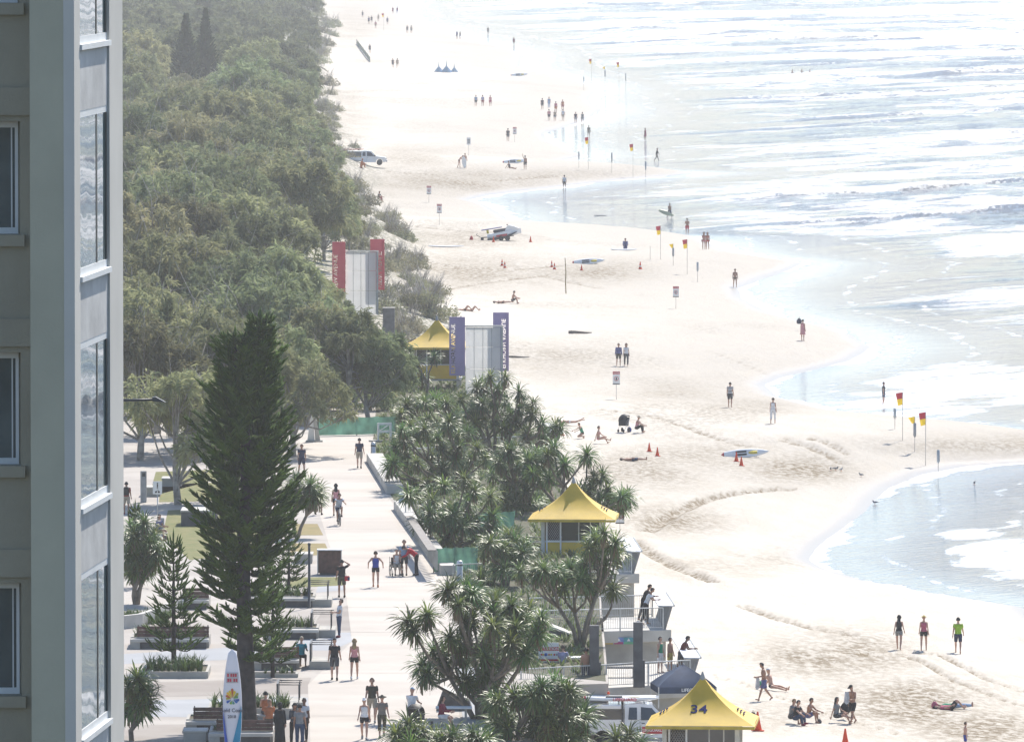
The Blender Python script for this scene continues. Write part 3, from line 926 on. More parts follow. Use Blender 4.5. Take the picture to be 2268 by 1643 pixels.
# ---------------------------------------------------------------- seat walls along the walk
def strip_wall(pts, w, h, name, label, cat, m, cap=None, z=PZ):
    q = [P(x, y, z) for x, y in pts]
    t = thing(name, label, cat, (q[0].x, q[0].y, z))
    for a, b in zip(q[:-1], q[1:]):
        dv = b - a; L_ = dv.length
        n = max(1, round(L_ / 6.0))
        for i in range(n):
            Mx = Matrix.Translation(a - q[0] + dv * (i / n)) @ Matrix.Rotation(math.atan2(dv.y, dv.x), 4, 'Z')
            s_ = MB(); s_.box(0.01, L_ / n - 0.01, 0, w, 0, h, Mx, bev=0.02); s_.build('block', m, t)
    return t
strip_wall([(812, 1022), (856, 1094)], 0.95, 0.5, 'seat_wall', 'pale concrete seat wall at the far right of the walk', 'wall', conc_lt)
strip_wall([(872, 1128), (976, 1274)], 0.75, 0.5, 'seat_wall', 'long pale concrete seat wall by the red shirted man', 'wall', conc_lt)

def balustrade(a, b, label, h=1.05, name='balustrade', gap=0.11, cat='railing', group=None, toprail=0.10):
    dv = b - a; L_ = dv.length
    t = thing(name, label, cat, a, math.atan2(dv.y, dv.x), group)
    s_ = MB(); s_.box(0, L_, -toprail / 2, toprail / 2, h - 0.04, h); s_.build('top_rail', steel, t)
    s_ = MB(); s_.box(0, L_, -0.015, 0.015, 0.10, 0.13); s_.build('bottom_rail', steel, t)
    n = max(2, int(L_ / 1.8) + 1)
    for k in range(n):
        x = L_ * k / (n - 1)
        s_ = MB(); s_.box(x - 0.025, x + 0.025, -0.03, 0.03, 0, h - 0.041); s_.build('post', steel, t)
    s_ = MB(); x = gap
    while x < L_ - 0.03:
        s_.box(x - 0.007, x + 0.007, -0.007, 0.007, 0.131, h - 0.041); x += gap
    s_.build('pickets', steel, t, kind='stuff')
    return t
a, b = P(916, 1184, PZ + 0.5), P(968, 1262, PZ + 0.5)
t = thing('louvre_balustrade', 'stepped steel louvre balustrade above the long seat wall', 'railing', a, math.atan2((b - a).y, (b - a).x))
L_ = (b - a).length
s_ = MB(); s_.box(0, L_, -0.45, -0.02, 0.95, 1.0); s_.build('cap', mat('weathered_cap', (0.24, 0.22, 0.20), 0.8), t)
for k in range(26):
    x = L_ * k / 25
    s_ = MB(); s_.box(x - 0.05, x + 0.05, -0.08, 0.04, 0.0, 0.948); s_.build('louvre', mat('louvre_grey', (0.40, 0.39, 0.36), 0.7), t)

# green shade-cloth fences
shade = mat('green_shade_cloth', (0.16, 0.34, 0.24), 0.9, 0.25, 1.2, transl=0.3)
def cloth_fence(px0, py0, px1, py1, h, label, z=PZ):
    a, b = P(px0, py0, z), P(px1, py1, z)
    dv = b - a; L_ = dv.length
    t = thing('shade_cloth_fence', label, 'fence', a, math.atan2(dv.y, dv.x))
    n = 24
    V = []; Fc = []
    for i in range(n + 1):
        x = L_ * i / n
        for k in range(6):
            V.append((x, 0.05 * math.sin(i * 1.3 + k), 0.05 + (h - 0.05) * k / 5 - (0.05 * abs(math.sin(i * math.pi / 6)) if k == 5 else 0)))
    for i in range(n):
        for k in range(5):
            o = i * 6 + k; Fc.append((o, o + 6, o + 7, o + 1))
    s_ = MB(); s_.add(V, Fc, True); s_.build('shade_cloth', shade, t)
    for k in range(max(3, int(L_ / 2.6))):
        x = L_ * k / (max(3, int(L_ / 2.6)) - 1)
        s_ = MB(); s_.tube([(x, 0.07, 0), (x, 0.07, h + 0.03)], 0.03, 6); s_.build('post', steel_dk, t)
cloth_fence(706, 966, 876, 962, 1.15, 'green shade cloth fence closing the far end of the walk')
cloth_fence(962, 1268, 1058, 1264, 1.25, 'green shade cloth fence beside the pandanus garden')
cloth_fence(1058, 1178, 1140, 1172, 1.0, 'short green shade cloth panel behind the pandanus')
# white barrier frame and pale block stand at the far end
p = P(838, 978, PZ)
t = thing('barrier_frame', 'white trestle barrier before the far green fence', 'barrier', (p.x, p.y, PZ), 0.5)
for x in (0, 0.85):
    s_ = MB(); s_.box(x - 0.05, x + 0.05, -0.05, 0.05, 0.05, 1.15); s_.build('post', whitep, t)
for z in (1.1, 0.62):
    s_ = MB(); s_.box(0.05, 0.80, -0.03, 0.03, z - 0.07, z + 0.05); s_.build('rail', whitep, t)
s_ = MB(); s_.tube([(0.06, 0, 0.66), (0.8, 0, 1.05)], 0.025, 6); s_.build('brace', whitep, t)
s_ = MB(); s_.box(-0.5, 0.4, -0.35, 0.35, 0, 0.10, bev=0.02); s_.build('foot', conc, t)
p = P(697, 978, PZ)
t = thing('marker_stand', 'white A-frame stand on a concrete foot by the leaning trunk', 'stand', (p.x, p.y, PZ))
s_ = MB(); s_.prism([(-0.45, 0.1), (0.0, 0.1), (-0.1, 1.6), (-0.25, 1.6)], -0.05, 0.05); s_.build('board', whitep, t)
s_ = MB(); s_.prism([(0.03, 0.1), (0.35, 0.1), (0.05, 1.55), (-0.07, 1.6)], -0.12, 0.02); s_.build('leg', conc_lt, t)
s_ = MB(); s_.box(-0.55, 0.5, -0.4, 0.4, 0, 0.099, bev=0.02); s_.build('foot', conc, t)

# ---------------------------------------------------------------- viewing decks on the sea wall
def deck(px0, py0, px1, py1, z, dep, thick, label, wallz=1.8, rail=True, screen=None, backrail=False):
    a, b = P(px0, py0, z), P(px1, py1, z)
    dv = b - a; L_ = dv.length; dn = dv / L_
    dp = Vector((-0.035, 1.0, 0))
    S = Matrix(((dn.x, dp.x, 0, 0), (dn.y, dp.y, 0, 0), (0, 0, 1, 0), (0, 0, 0, 1)))
    t = thing('viewing_deck', label, 'deck', a)
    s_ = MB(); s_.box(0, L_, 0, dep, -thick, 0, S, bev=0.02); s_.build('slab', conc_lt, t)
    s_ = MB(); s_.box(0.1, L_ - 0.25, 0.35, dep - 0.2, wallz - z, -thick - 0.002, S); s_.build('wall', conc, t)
    M3 = Matrix.Translation(a) @ S
    if rail:
        balustrade(M3 @ Vector((0.1, 0.12, 0)), M3 @ Vector((L_ - 0.40, 0.12, 0)), 'steel picket railing along the ' + rail, 1.05)
    if backrail:
        balustrade(M3 @ Vector((0.1, dep - 0.2, 0)), M3 @ Vector((L_ - 0.55, dep - 0.2, 0)), 'steel picket railing along the back of the ' + backrail, 1.05)
    # leaning-bar at the sea end: sloping slat screen with a pale top
    if screen:
        c = thing('leaning_counter', screen, 'counter', M3 @ Vector((L_, 0, 0)))
        S2 = Matrix(((1, -0.035, 0, 0), (0, 1, 0, 0), (0, 0, 1, 0), (0, 0, 0, 1)))
        s_ = MB(); s_.box(-0.62, 0.10, 0.02, dep - 0.1, 1.08, 1.14, S2, bev=0.008); s_.build('counter_top', mat('counter_white', (0.72, 0.73, 0.76), 0.5), c)
        n = int(dep / 0.28)
        for k in range(n):
            y = 0.08 + (dep - 0.35) * k / (n - 1)
            s_ = MB(); s_.prism([(-0.34, 0.0), (-0.26, 0.0), (0.06, 1.079), (-0.05, 1.079)], y, y + 0.13, S2); s_.build('slat', mat('screen_slat_grey', (0.25, 0.25, 0.25), 0.6), c)
            s_ = MB(); s_.box(0.101, 0.16, y, y + 0.1, 1.07, 1.17, S2); s_.build('clip', steel, c)
    return t, M3, L_
deck(1300, 1272, 1416, 1270, 5.0, 9.0, 0.48, 'farthest viewing deck with thick slab edge below the yellow tower', rail='farthest deck', screen='slatted leaning counter at the sea end of the farthest deck')
deck(1178, 1402, 1487, 1394, 5.0, 7.5, 0.55, 'middle viewing deck where two people lean on the counter', rail='middle deck', screen='white topped leaning counter with two people on the middle deck', backrail='middle deck')
dk3, M3, L3 = deck(1150, 1534, 1546, 1512, 4.4, 10.5, 0.6, 'nearest viewing deck above the lifeguard truck', rail='nearest deck', screen='white topped leaning counter with man in red on the nearest deck')
# older deck ends farther up the beach, behind the pandanus
deck(1050, 1008, 1240, 1000, 4.6, 10.0, 0.5, 'pale viewing deck behind the far pandanus clump', rail='deck behind the far pandanus', screen='leaning counter beyond the far pandanus clump')
deck(1090, 1105, 1215, 1102, 4.8, 6.0, 0.8, 'concrete retaining block behind the pandanus trunks', rail=None, screen=None)
deck(880, 1034, 985, 1028, 5.0, 3.5, 0.35, 'concrete lookout ledge behind the far seat wall', rail='far lookout ledge', screen=None)
deck(895, 1155, 950, 1152, 5.0, 3.5, 0.3, 'concrete ledge between the two seat walls', rail='ledge between seat walls', screen=None)
deck(1000, 1296, 1090, 1294, 5.0, 5.0, 0.35, 'concrete landing by the steel bollard and pandanus', rail='landing by the bollard', screen=None)
# dark square pillars
for (px, py, top, lab) in [(1316, 1524, 1387, 'dark grey square pillar with pandanus behind, left of the pair'), (1413, 1521, 1380, 'dark grey square pillar at the right of the pair')]:
    p = P(px, py, 4.4); s = p.y / F
    t = thing('pillar', lab, 'pillar', p)
    h = 4.4 * 0 + (CAMZ - (top + 320) * s) - 4.4
    s_ = MB(); s_.box(-0.21, 0.21, -0.21, 0.21, 0, h, bev=0.02); s_.build('shaft', conc_dk, t)
    s_ = MB(); s_.box(0.212, 0.30, -0.15, 0.15, 0, h * 0.42); s_.build('side_fin', conc_dk, t)
# grey block monument near the View sign
p = P(861, 716, 5.0)
t = thing('stone_block', 'plain grey upright block standing in the dune grass', 'block', p)
s_ = MB(); s_.box(-0.45, 0.45, 0, 0.9, -1.0, 1.15, bev=0.02); s_.build('shaft', mat('weathered_block', (0.17, 0.17, 0.175), 0.85, 0.15, 3), t)
s_ = MB(); s_.box(-0.48, 0.48, -0.03, 0.93, 1.151, 1.20); s_.build('cap', conc, t)
# dark wedge-shaped stair cheeks
def wedge(pxs, py, z, dep, label):
    a = P(pxs[0][0], py, z); s = a.y / F
    t = thing('stair_cheek', label, 'ramp wall', a)
    poly = [((x - pxs[0][0]) * s, (py - y) * s) for x, y in pxs]
    s_ = MB(); s_.prism(poly, 0, dep); s_.build('wall', conc_dk, t)
    s_ = MB(); s_.prism([(poly[1][0], poly[1][1] + 0.002), (poly[2][0], poly[2][1] + 0.002), (poly[2][0], poly[2][1] + 0.08), (poly[1][0], poly[1][1] + 0.08)], -0.03, dep + 0.03); s_.build('coping', conc_lt, t)
wedge([(1214, 1430), (1218, 1389), (1312, 1424), (1312, 1430)], 1430, 4.6, 1.5, 'dark sloping stair wall behind the attention sign')
wedge([(966, 1573), (982, 1528), (1040, 1552), (1046, 1573)], 1573, 5.0, 1.4, 'dark slanted wall behind the woman in dark red')

# long dark based benches on the near deck
for (px, py, w, lab) in [(1240, 1508, 3.0, 'long dark bench behind the near deck rail, left of the pillars'), (1366, 1500, 2.2, 'long dark bench between the two dark pillars')]:
    p = P(px, py, 4.4)
    t = thing('deck_bench', lab, 'bench', p)
    s_ = MB(); s_.box(-w / 2, w / 2, 0, 0.5, 0.40, 0.47, bev=0.01); s_.build('seat', conc_dk, t)
    for x in (-w / 2 + 0.3, w / 2 - 0.3):
        s_ = MB(); s_.box(x - 0.08, x + 0.08, 0.06, 0.44, 0, 0.399); s_.build('leg', conc_dk, t)
# ================================================================ vegetation
def rot_to(v):
    return Vector(v).to_track_quat('Z', 'Y').to_matrix()

# ---------------------------------------------------------------- she-oaks (casuarina)
def casuarina_mesh(seed, R=4.6, H=9.0, n_lobes=17, clumps=400, per=30, strip=(0.46, 0.050)):
    r = np.random.default_rng(seed)
    lob = []
    for i in range(n_lobes):
        a = r.uniform(0, 6.283); rad = R * math.sqrt(r.uniform(0.0, 1.0)) * 0.78
        zc = H * (0.86 - 0.42 * (rad / R) ** 2) - r.uniform(0, 1.6)
        lob.append((rad * math.cos(a), rad * math.sin(a), zc, r.uniform(0.75, 1.75)))
    for i in range(n_lobes // 2):
        a = r.uniform(0, 6.283); rad = R * r.uniform(0.55, 0.85)
        lob.append((rad * math.cos(a), rad * math.sin(a), H * r.uniform(0.32, 0.5), r.uniform(0.9, 1.5)))
    lob = np.array(lob)
    k = r.choice(len(lob), clumps, p=lob[:, 3] ** 2 / (lob[:, 3] ** 2).sum())
    d = r.normal(size=(clumps, 3)); d[:, 2] = np.abs(d[:, 2]) * 0.9 - 0.25
    d /= np.linalg.norm(d, axis=1)[:, None]
    c = lob[k, :3] + d * (lob[k, 3] * r.uniform(0.55, 1.05, clumps))[:, None]
    n = clumps * per
    cc = np.repeat(c, per, 0); dd = np.repeat(d, per, 0)
    base = cc + r.normal(size=(n, 3)) * 0.15
    dirn = dd * 0.55 + r.normal(size=(n, 3)) * 0.55
    dirn[:, 2] -= 0.35
    dirn /= np.linalg.norm(dirn, axis=1)[:, None]
    L = strip[0] * r.uniform(0.6, 1.5, n)
    side = np.cross(dirn, r.normal(size=(n, 3))); side /= np.linalg.norm(side, axis=1)[:, None] + 1e-9
    w = strip[1] * r.uniform(0.7, 1.4, n)
    mid = base + dirn * (L * 0.55)[:, None]
    tip = base + dirn * L[:, None]; tip[:, 2] -= L * 0.28
    v = np.stack([base - side * w[:, None] * 0.5, base + side * w[:, None] * 0.5, mid + side * w[:, None], mid - side * w[:, None], tip], 1).reshape(-1, 3)
    o = np.arange(n) * 5
    f1 = np.stack([o, o + 1, o + 2, o + 3], 1)
    f2 = np.stack([o + 3, o + 2, o + 4, o + 4], 1)
    tri = np.concatenate([f1[:, [0, 1, 2]], f1[:, [0, 2, 3]], f2[:, :3]])
    crown = mesh_np('crown', v, tri)
    tm = MB()
    lean = (r.uniform(-0.5, 0.5), r.uniform(-0.5, 0.5))
    top = H * 0.80
    tp = [(lean[0] * t * 1.2 + 0.25 * math.sin(t * 5), lean[1] * t * 1.2, top * t - 0.3) for t in (0, 0.2, 0.4, 0.6, 0.8, 1.0)]
    tm.tube(tp, [0.24, 0.20, 0.17, 0.13, 0.09, 0.04], 7)
    limbs = MB()
    for i in range(0, len(lob)):
        st = Vector(tp[r.integers(1, 4)]); en = Vector(lob[i, :3]); md = st.lerp(en, 0.5); md.z -= 0.25 + 0.4 * r.random()
        limbs.tube([st, md, en, en + (en - md) * 0.35], [0.085, 0.055, 0.03, 0.012], 5)
        for q_ in range(4):
            e2 = en + Vector(np.abs(r.normal(size=3)) * np.array([1, 1, 0.9]) * np.array([r.choice((-1, 1)), r.choice((-1, 1)), 1])) * lob[i, 3] * 0.8
            limbs.tube([md.lerp(en, 0.5), en.lerp(e2, 0.5), e2], [0.034, 0.022, 0.008], 4)
    return crown, tm.mesh('trunk'), limbs.mesh('limbs')

cas_leaf = mat('sheoak_needles', (0.37, 0.39, 0.205), 0.75, 0.3, 0.6, spec=0.12, transl=0.38, island=0.35, objvar=0.42, col2=(0.10, 0.13, 0.055))
bark = mat('grey_bark', (0.36, 0.335, 0.30), 0.9, 0.25, 3.0, bump=0.4, bscale=12)
cas_var = [casuarina_mesh(100 + i, R=4.4 + 0.3 * (i % 3), H=8.6 + 0.5 * (i % 2)) for i in range(6)]
cas_n = [0]
def casuarina(x, Y, z, s, label, group, sz=None, var=None):
    v = cas_var[(cas_n[0] if var is None else var) % len(cas_var)]; cas_n[0] += 1
    t = thing('sheoak_tree', label, 'tree', (x, Y, z), random.uniform(0, 6.28), group, (s, s, s * (sz or 1)))
    link('trunk', v[1], bark, t); link('limbs', v[2], bark, t); link('crown', v[0], cas_leaf, t)
    return t

# how far the crowns reach towards the sand
CAN_Y = [-60, 0, 130, 200, 300, 380, 440, 500, 560, 640, 700, 740, 900]
CAN_X = [660, 695, 716, 722, 745, 782, 812, 808, 760, 790, 868, 905, 905]
def wood_zone(Y0, Y1, step, xspace, scale, label, group, left=262, zoff=0.0, edge=2.0, lo=0.70, hi=1.28):
    Y = Y0
    n = 0
    while Y < Y1:
        xl = (left - CX) / F * Y - 1.0
        xr = float(dune_x(np.array([Y]))[0]) - edge if Y > 640 else (900 - CX) / F * Y
        x = xl + random.uniform(0, xspace)
        while x < xr:
            yy = Y + random.uniform(-step * 0.45, step * 0.45)
            z = max(3.3, min(5.2, gz(x, yy)))
            near = max(0.0, min(1.0, (xr - x) / 10.0))
            s = scale * random.uniform(lo, hi) * (0.62 + 0.38 * near)
            ok = False
            for _t in range(9):
                ytop = -320 + (CAMZ - z - 8.4 * s) * F / yy
                px = CX + x / yy * F
                if yy > 1000 and 340 < px < 520 and ytop < 165:
                    s *= 0.86; continue
                if yy < 712 and px + 3.6 * s * F / yy > 712 and ytop < np.interp(px + 40, [700, 740, 790, 830, 880, 920], [585, 612, 655, 692, 705, 740]):
                    s *= 0.9; continue
                if px + 3.6 * s * F / yy <= np.interp(ytop, CAN_Y, CAN_X):
                    ok = True; break
                s *= 0.88
            if ok and s > 0.36:
                casuarina(x, yy, z + zoff, s, label, group); n += 1
            x += xspace * random.uniform(0.75, 1.25) * (0.75 + 0.25 * near)
        Y += step
    return n

# the grove behind the end of the walk, tree by tree
for (px, py, s, lab) in [(395, 1118, 0.98, 'she-oak with a dark forked trunk on the lawn left of the tall pine'), (310, 1020, 1.0, 'she-oak shading the path by the tower edge'),
                         (650, 1010, 0.80, 'she-oak leaning over the walk beside the tall pine'), (760, 935, 0.82, 'she-oak overhanging the far green fence'),
                         (818, 932, 0.74, 'she-oak at the right end of the far green fence'), (470, 1000, 1.0, 'she-oak standing behind the tall pine, left side'),
                         (560, 985, 1.0, 'she-oak standing directly behind the tall pine'), (350, 960, 1.05, 'she-oak behind the street lamp arm'),
                         (690, 925, 0.9, 'she-oak behind the leaning trunk at the end of the walk')]:
    p = P(px, py, PZ)
    casuarina(p.x, p.y, PZ, s, lab, None)
nz = 0
nz += wood_zone(585, 700, 11, 5.6, 1.0, 'olive green she-oak in the near part of the dune wood', 'she-oaks of the near dune wood', edge=3)
nz += wood_zone(705, 930, 15, 6.4, 1.0, 'olive she-oak in the middle of the dune wood beyond the red sign', 'she-oaks of the middle dune wood', edge=2)
nz += wood_zone(945, 1330, 26, 8.0, 1.06, 'hazy she-oak in the far dune wood', 'she-oaks of the far dune wood', edge=3)

# beyond that the wood reads as one mass
def far_wood():
    lo = [casuarina_mesh(300 + i, R=5.2, H=8.2, n_lobes=11, clumps=230, per=10, strip=(0.75, 0.12))[0] for i in range(3)]
    arr = []
    for m_ in lo:
        nv = len(m_.vertices); co = np.empty(nv * 3, np.float32); m_.vertices.foreach_get('co', co)
        nf = len(m_.polygons); vi = np.empty(nf * 3, np.int32); m_.loops.foreach_get('vertex_index', vi)
        arr.append((co.reshape(-1, 3), vi.reshape(-1, 3)))
    V = []; Fc = []; o = 0
    Y = 1350.0
    while Y < 3000:
        step = 30 * Y / 1400
        xl = (255 - CX) / F * Y; xr = float(dune_x(np.array([Y]))[0]) - 2
        x = xl
        while x < xr:
            co, vi = arr[random.randrange(3)]
            a = random.uniform(0, 6.28); near = max(0, min(1, (xr - x) / 14)); s_ = random.uniform(0.8, 1.25) * (0.55 + 0.5 * near)
            R_ = np.array([[math.cos(a), -math.sin(a), 0], [math.sin(a), math.cos(a), 0], [0, 0, 1]]) * s_
            yy = Y + random.uniform(-12, 12)
            V.append(co @ R_.T + np.array([x, yy, 4.0 + random.uniform(-0.8, 1.0)])); Fc.append(vi + o); o += len(co)
            x += random.uniform(7, 11)
        Y += step
    me_ = mesh_np('coastal_wood', np.concatenate(V), np.concatenate(Fc))
    link('coastal_wood', me_, cas_leaf, label='hazy mass of far coastal scrub and she-oaks above the dunes', cat='wood', kind='stuff')
    for m_ in lo: bpy.data.meshes.remove(m_)
far_wood()

# ---------------------------------------------------------------- Norfolk Island pines
def pine_meshes(seed, H, z0, Rmax, gap=0.5, per=6, leaders=1, twig=22, taper=0.95, rr=0.036, conic=False):
    r = np.random.default_rng(seed)
    tr = MB(); br = MB()
    tops = [Vector((0, 0, H))]
    if leaders == 2:
        split = H * 0.80
        tr.tube([(0.12, 0, -0.2), (0.05, 0, 0.4), (-0.10, 0, H * 0.35), (0, 0, H * 0.6), (0, 0, split)], [0.52, 0.42, 0.30, 0.22, 0.16], 10)
        axes = [([Vector((0, 0, z0)), Vector((0, 0, split)), Vector((-0.42, 0.1, H * 0.955))], 0.9), ([Vector((0, 0, split)), Vector((0.52, 0, H * 0.90)), Vector((0.62, 0, H))], 0.9)]
        tr.tube([(0, 0, split), (-0.4, 0.05, H * 0.87), (-0.42, 0.1, H * 0.955)], [0.13, 0.09, 0.03], 7)
        tr.tube([(0, 0, split), (0.4, 0, H * 0.86), (0.62, 0, H)], [0.14, 0.10, 0.03], 7)
    else:
        tr.tube([(0, 0, -0.2), (0, 0, H * 0.5), (0, 0, H)], [0.012 * H + 0.05, 0.010 * H + 0.02, 0.02], 8)
        axes = [([Vector((0, 0, z0)), Vector((0, 0, H))], 1.0)]
    V = []; Fq = []
    def cone(p, d, L, rad):
        d = d.normalized(); u = d.orthogonal().normalized(); w = d.cross(u)
        o = len(V)
        for t_, k in ((0.0, 0.8), (0.6, 1.0)):
            for j in range(3):
                an = j * 2.094
                V.append(p + d * (L * t_) + (u * math.cos(an) + w * math.sin(an)) * rad * k)
        V.append(p + d * L)
        for j in range(3):
            j2 = (j + 1) % 3
            Fq.append((o + j, o + j2, o + 3 + j2)); Fq.append((o + j, o + 3 + j2, o + 3 + j)); Fq.append((o + 3 + j, o + 3 + j2, o + 6))
    for pts, _ in axes:
        seg = [(pts[i], pts[i + 1]) for i in range(len(pts) - 1)]
        ln = sum((b - a).length for a, b in seg); s_ = 0.0
        while s_ < ln:
            q = s_; 
            for a, b in seg:
                l = (b - a).length
                if q <= l: break
                q -= l
            c = a.lerp(b, min(1, q / l))
            h = c.z / H
            up = (c.z - z0) / (H - z0)
            if conic: rad = Rmax * (1 - up) ** 0.85 + 0.12
            else: rad = Rmax * float(np.interp(up, [0, 0.2, 0.33, 0.47, 0.6, 0.73, 0.87, 0.95, 1.0], [0.48, 0.80, 0.95, 1.0, 0.92, 0.70, 0.45, 0.30, 0.14]))
            rad = max(0.25, rad) * r.uniform(0.82, 1.12)
            ph = r.uniform(0, 6.28)
            for k in range(per if (conic or up > 0.28) else max(3, int(per * (0.4 + 1.6 * up)))):
                an = ph + 6.283 * k / per + r.uniform(-0.2, 0.2)
                L = rad * r.uniform(0.75, 1.1)
                dx, dy = math.cos(an), math.sin(an)
                lift = (0.05 + 0.5 * up) if conic else (-0.06 + 0.34 * up)
                P0 = c; path = []
                for t_ in (0, 0.25, 0.5, 0.75, 1.0):
                    path.append(P0 + Vector((dx * L * t_, dy * L * t_, L * (lift * t_ - 0.22 * math.sin(t_ * 3.14) + 0.16 * t_ * t_))))
                br.tube(path, [0.03 * taper, 0.026, 0.02, 0.015, 0.008], 4)
                nt_ = max(6, int(twig * L / Rmax * 1.2))
                for j in range(nt_):
                    t_ = 0.18 + 0.82 * (j + r.random()) / nt_
                    i0 = min(3, int(t_ * 4)); pp = path[i0].lerp(path[i0 + 1], t_ * 4 - i0)
                    sd = 1 if j % 2 else -1
                    fwd = Vector((dx, dy, 0.15 + lift * 0.5)); lat = Vector((-dy, dx, 0)) * sd
                    dr = fwd * r.uniform(0.35, 0.9) + lat * r.uniform(0.3, 0.9) + Vector((0, 0, r.uniform(0.15, 0.75)))
                    cone(pp, dr, r.uniform(0.30, 0.62) * (0.55 + 0.45 * min(1, L / 1.5)), rr * r.uniform(0.8, 1.3))
                cone(path[-2], (path[-1] - path[-2]) + Vector((0, 0, 0.12)), 0.55, rr * 1.3)
            s_ += gap * r.uniform(0.85, 1.15) * (1 - 0.35 * up)
        cone(pts[-1] - Vector((0, 0, 0.1)), Vector((0, 0, 1)), 0.7, rr * 1.4)
    return tr.mesh('trunk'), br.mesh('branches'), mesh_np('crown', np.array([tuple(p) for p in V]), np.array(Fq))

pine_leaf = mat('norfolk_needles', (0.085, 0.165, 0.010), 0.65, 0.3, 0.8, spec=0.10, transl=0.28, island=0.45, col2=(0.016, 0.044, 0.003))
pine_bark = mat('pine_bark', (0.055, 0.045, 0.042), 0.95, 0.3, 3, bump=0.6, bscale=9)
def pine(px, py, label, ms, scale=1.0, Y=None, z=PZ, rotz=0.0, leaf=None):
    p = P(px, py, z) if Y is None else Vector((PD(px, py, Y).x, Y, z))
    t = thing('norfolk_pine', label, 'tree', (p.x, p.y, z), rotz, None, scale)
    link('trunk', ms[0], pine_bark, t); link('branches', ms[1], pine_bark, t); link('crown', ms[2], leaf or pine_leaf, t)
    return t
big = pine_meshes(5, 16.9, 3.0, 2.35, leaders=2, gap=0.42, per=8, twig=72, rr=0.040)
pine(545, 1612, 'tall dark Norfolk pine with a double top beside the walk', big)
yng = pine_meshes(6, 4.9, 0.9, 1.25, gap=0.42, per=5, twig=14, rr=0.03, conic=True)
pine(385, 1482, 'young thin Norfolk pine in the planter left of the tall pine', yng, 1.15)
pine(604, 1500, 'young Norfolk pine right of the tall pine trunk', yng, 0.92, rotz=1.0)
pine(640, 1330, 'young Norfolk pine beside the black lamp pole', yng, 0.8, rotz=2.2)
pine(300, 1300, 'young Norfolk pine half hidden behind the tower edge', yng, 0.8, rotz=4.0)
fp = pine_meshes(8, 12.5, 0.5, 3.1, gap=0.55, per=9, twig=26, rr=0.11, conic=True)
pine(412, 0, 'left of two dark conical pines above the hazy wood', fp, 1.04, Y=1338, z=4.2, leaf=mat('dark_pine_needles', (0.03, 0.055, 0.010), 0.8, 0.2, 0.8, spec=0.05, transl=0.1))
pine(455, 0, 'right of two dark conical pines above the hazy wood', fp, (0.84, 0.84, 1.08), Y=1346, z=4.3, rotz=1.3, leaf=mat('dark_pine_needles', (0.03, 0.055, 0.010)))

# ---------------------------------------------------------------- pandanus
def rosette_mesh(seed, n=64, L0=0.95):
    r = np.random.default_rng(seed)
    V = []; Fq = []
    for i in range(n):
        u = i / n
        az = i * 2.39996 + r.uniform(-0.2, 0.2)
        el = math.radians(80 - 125 * u ** 0.8 + r.uniform(-10, 10))      # young leaves stand, old ones hang
        L = L0 * (0.62 + 0.5 * math.sin(min(1, u + 0.25) * math.pi * 0.8)) * r.uniform(0.8, 1.12)
        w = 0.036 * r.uniform(0.85, 1.2)
        p = Vector((0, 0, 0.0)) ; o = len(V)
        dr = Vector((math.cos(az) * math.cos(el), math.sin(az) * math.cos(el), math.sin(el)))
        side = Vector((-math.sin(az), math.cos(az), 0))
        ns = 4
        for k in range(ns + 1):
            t_ = k / ns
            ww = w * (1.0 - 0.2 * t_) if k < ns else 0.004
            nrm = side.cross(dr)
            V.append(p + side * ww + nrm * ww * 0.35); V.append(p - nrm * ww * 0.25); V.append(p - side * ww + nrm * ww * 0.35)
            p = p + dr * (L / ns)
            dr = (dr + Vector((0, 0, -0.26 - 0.30 * t_))).normalized()
        for k in range(ns):
            a = o + 3 * k
            Fq += [(a, a + 1, a + 4, a + 3), (a + 1, a + 2, a + 5, a + 4)]
    return mesh_np('leaf_rosette', np.array([tuple(q) for q in V]), np.array(Fq))
pan_leaf = mat('pandanus_leaf', (0.17, 0.245, 0.06), 0.38, 0.3, 2.2, spec=0.42, transl=0.38, island=0.7, objvar=0.36, col2=(0.032, 0.078, 0.028))
pan_dead = mat('dead_pandanus_leaf', (0.19, 0.135, 0.075), 0.8, 0.3, 3, transl=0.15, island=0.5)
pan_bark = mat('pandanus_bark', (0.22, 0.18, 0.14), 0.9, 0.2, 4, bump=0.4, bscale=14)
ROS = [rosette_mesh(400 + i) for i in range(6)]
def skirt_mesh(seed):
    r = np.random.default_rng(seed); V = []; Fq = []
    for i in range(16):
        az = r.uniform(0, 6.28); L = r.uniform(0.45, 0.8); o = len(V); w = 0.03
        for k in range(3):
            t_ = k / 2; rr_ = 0.10 + 0.18 * math.sin(t_ * 2.2); z = -L * t_
            c, s_ = math.cos(az), math.sin(az)
            V.append((c * rr_ - s_ * w, s_ * rr_ + c * w, z)); V.append((c * rr_ + s_ * w, s_ * rr_ - c * w, z))
        Fq += [(o, o + 1, o + 3, o + 2), (o + 2, o + 3, o + 5, o + 4)]
    return mesh_np('dead_leaves', np.array(V), np.array(Fq))
SKT = [skirt_mesh(450 + i) for i in range(3)]

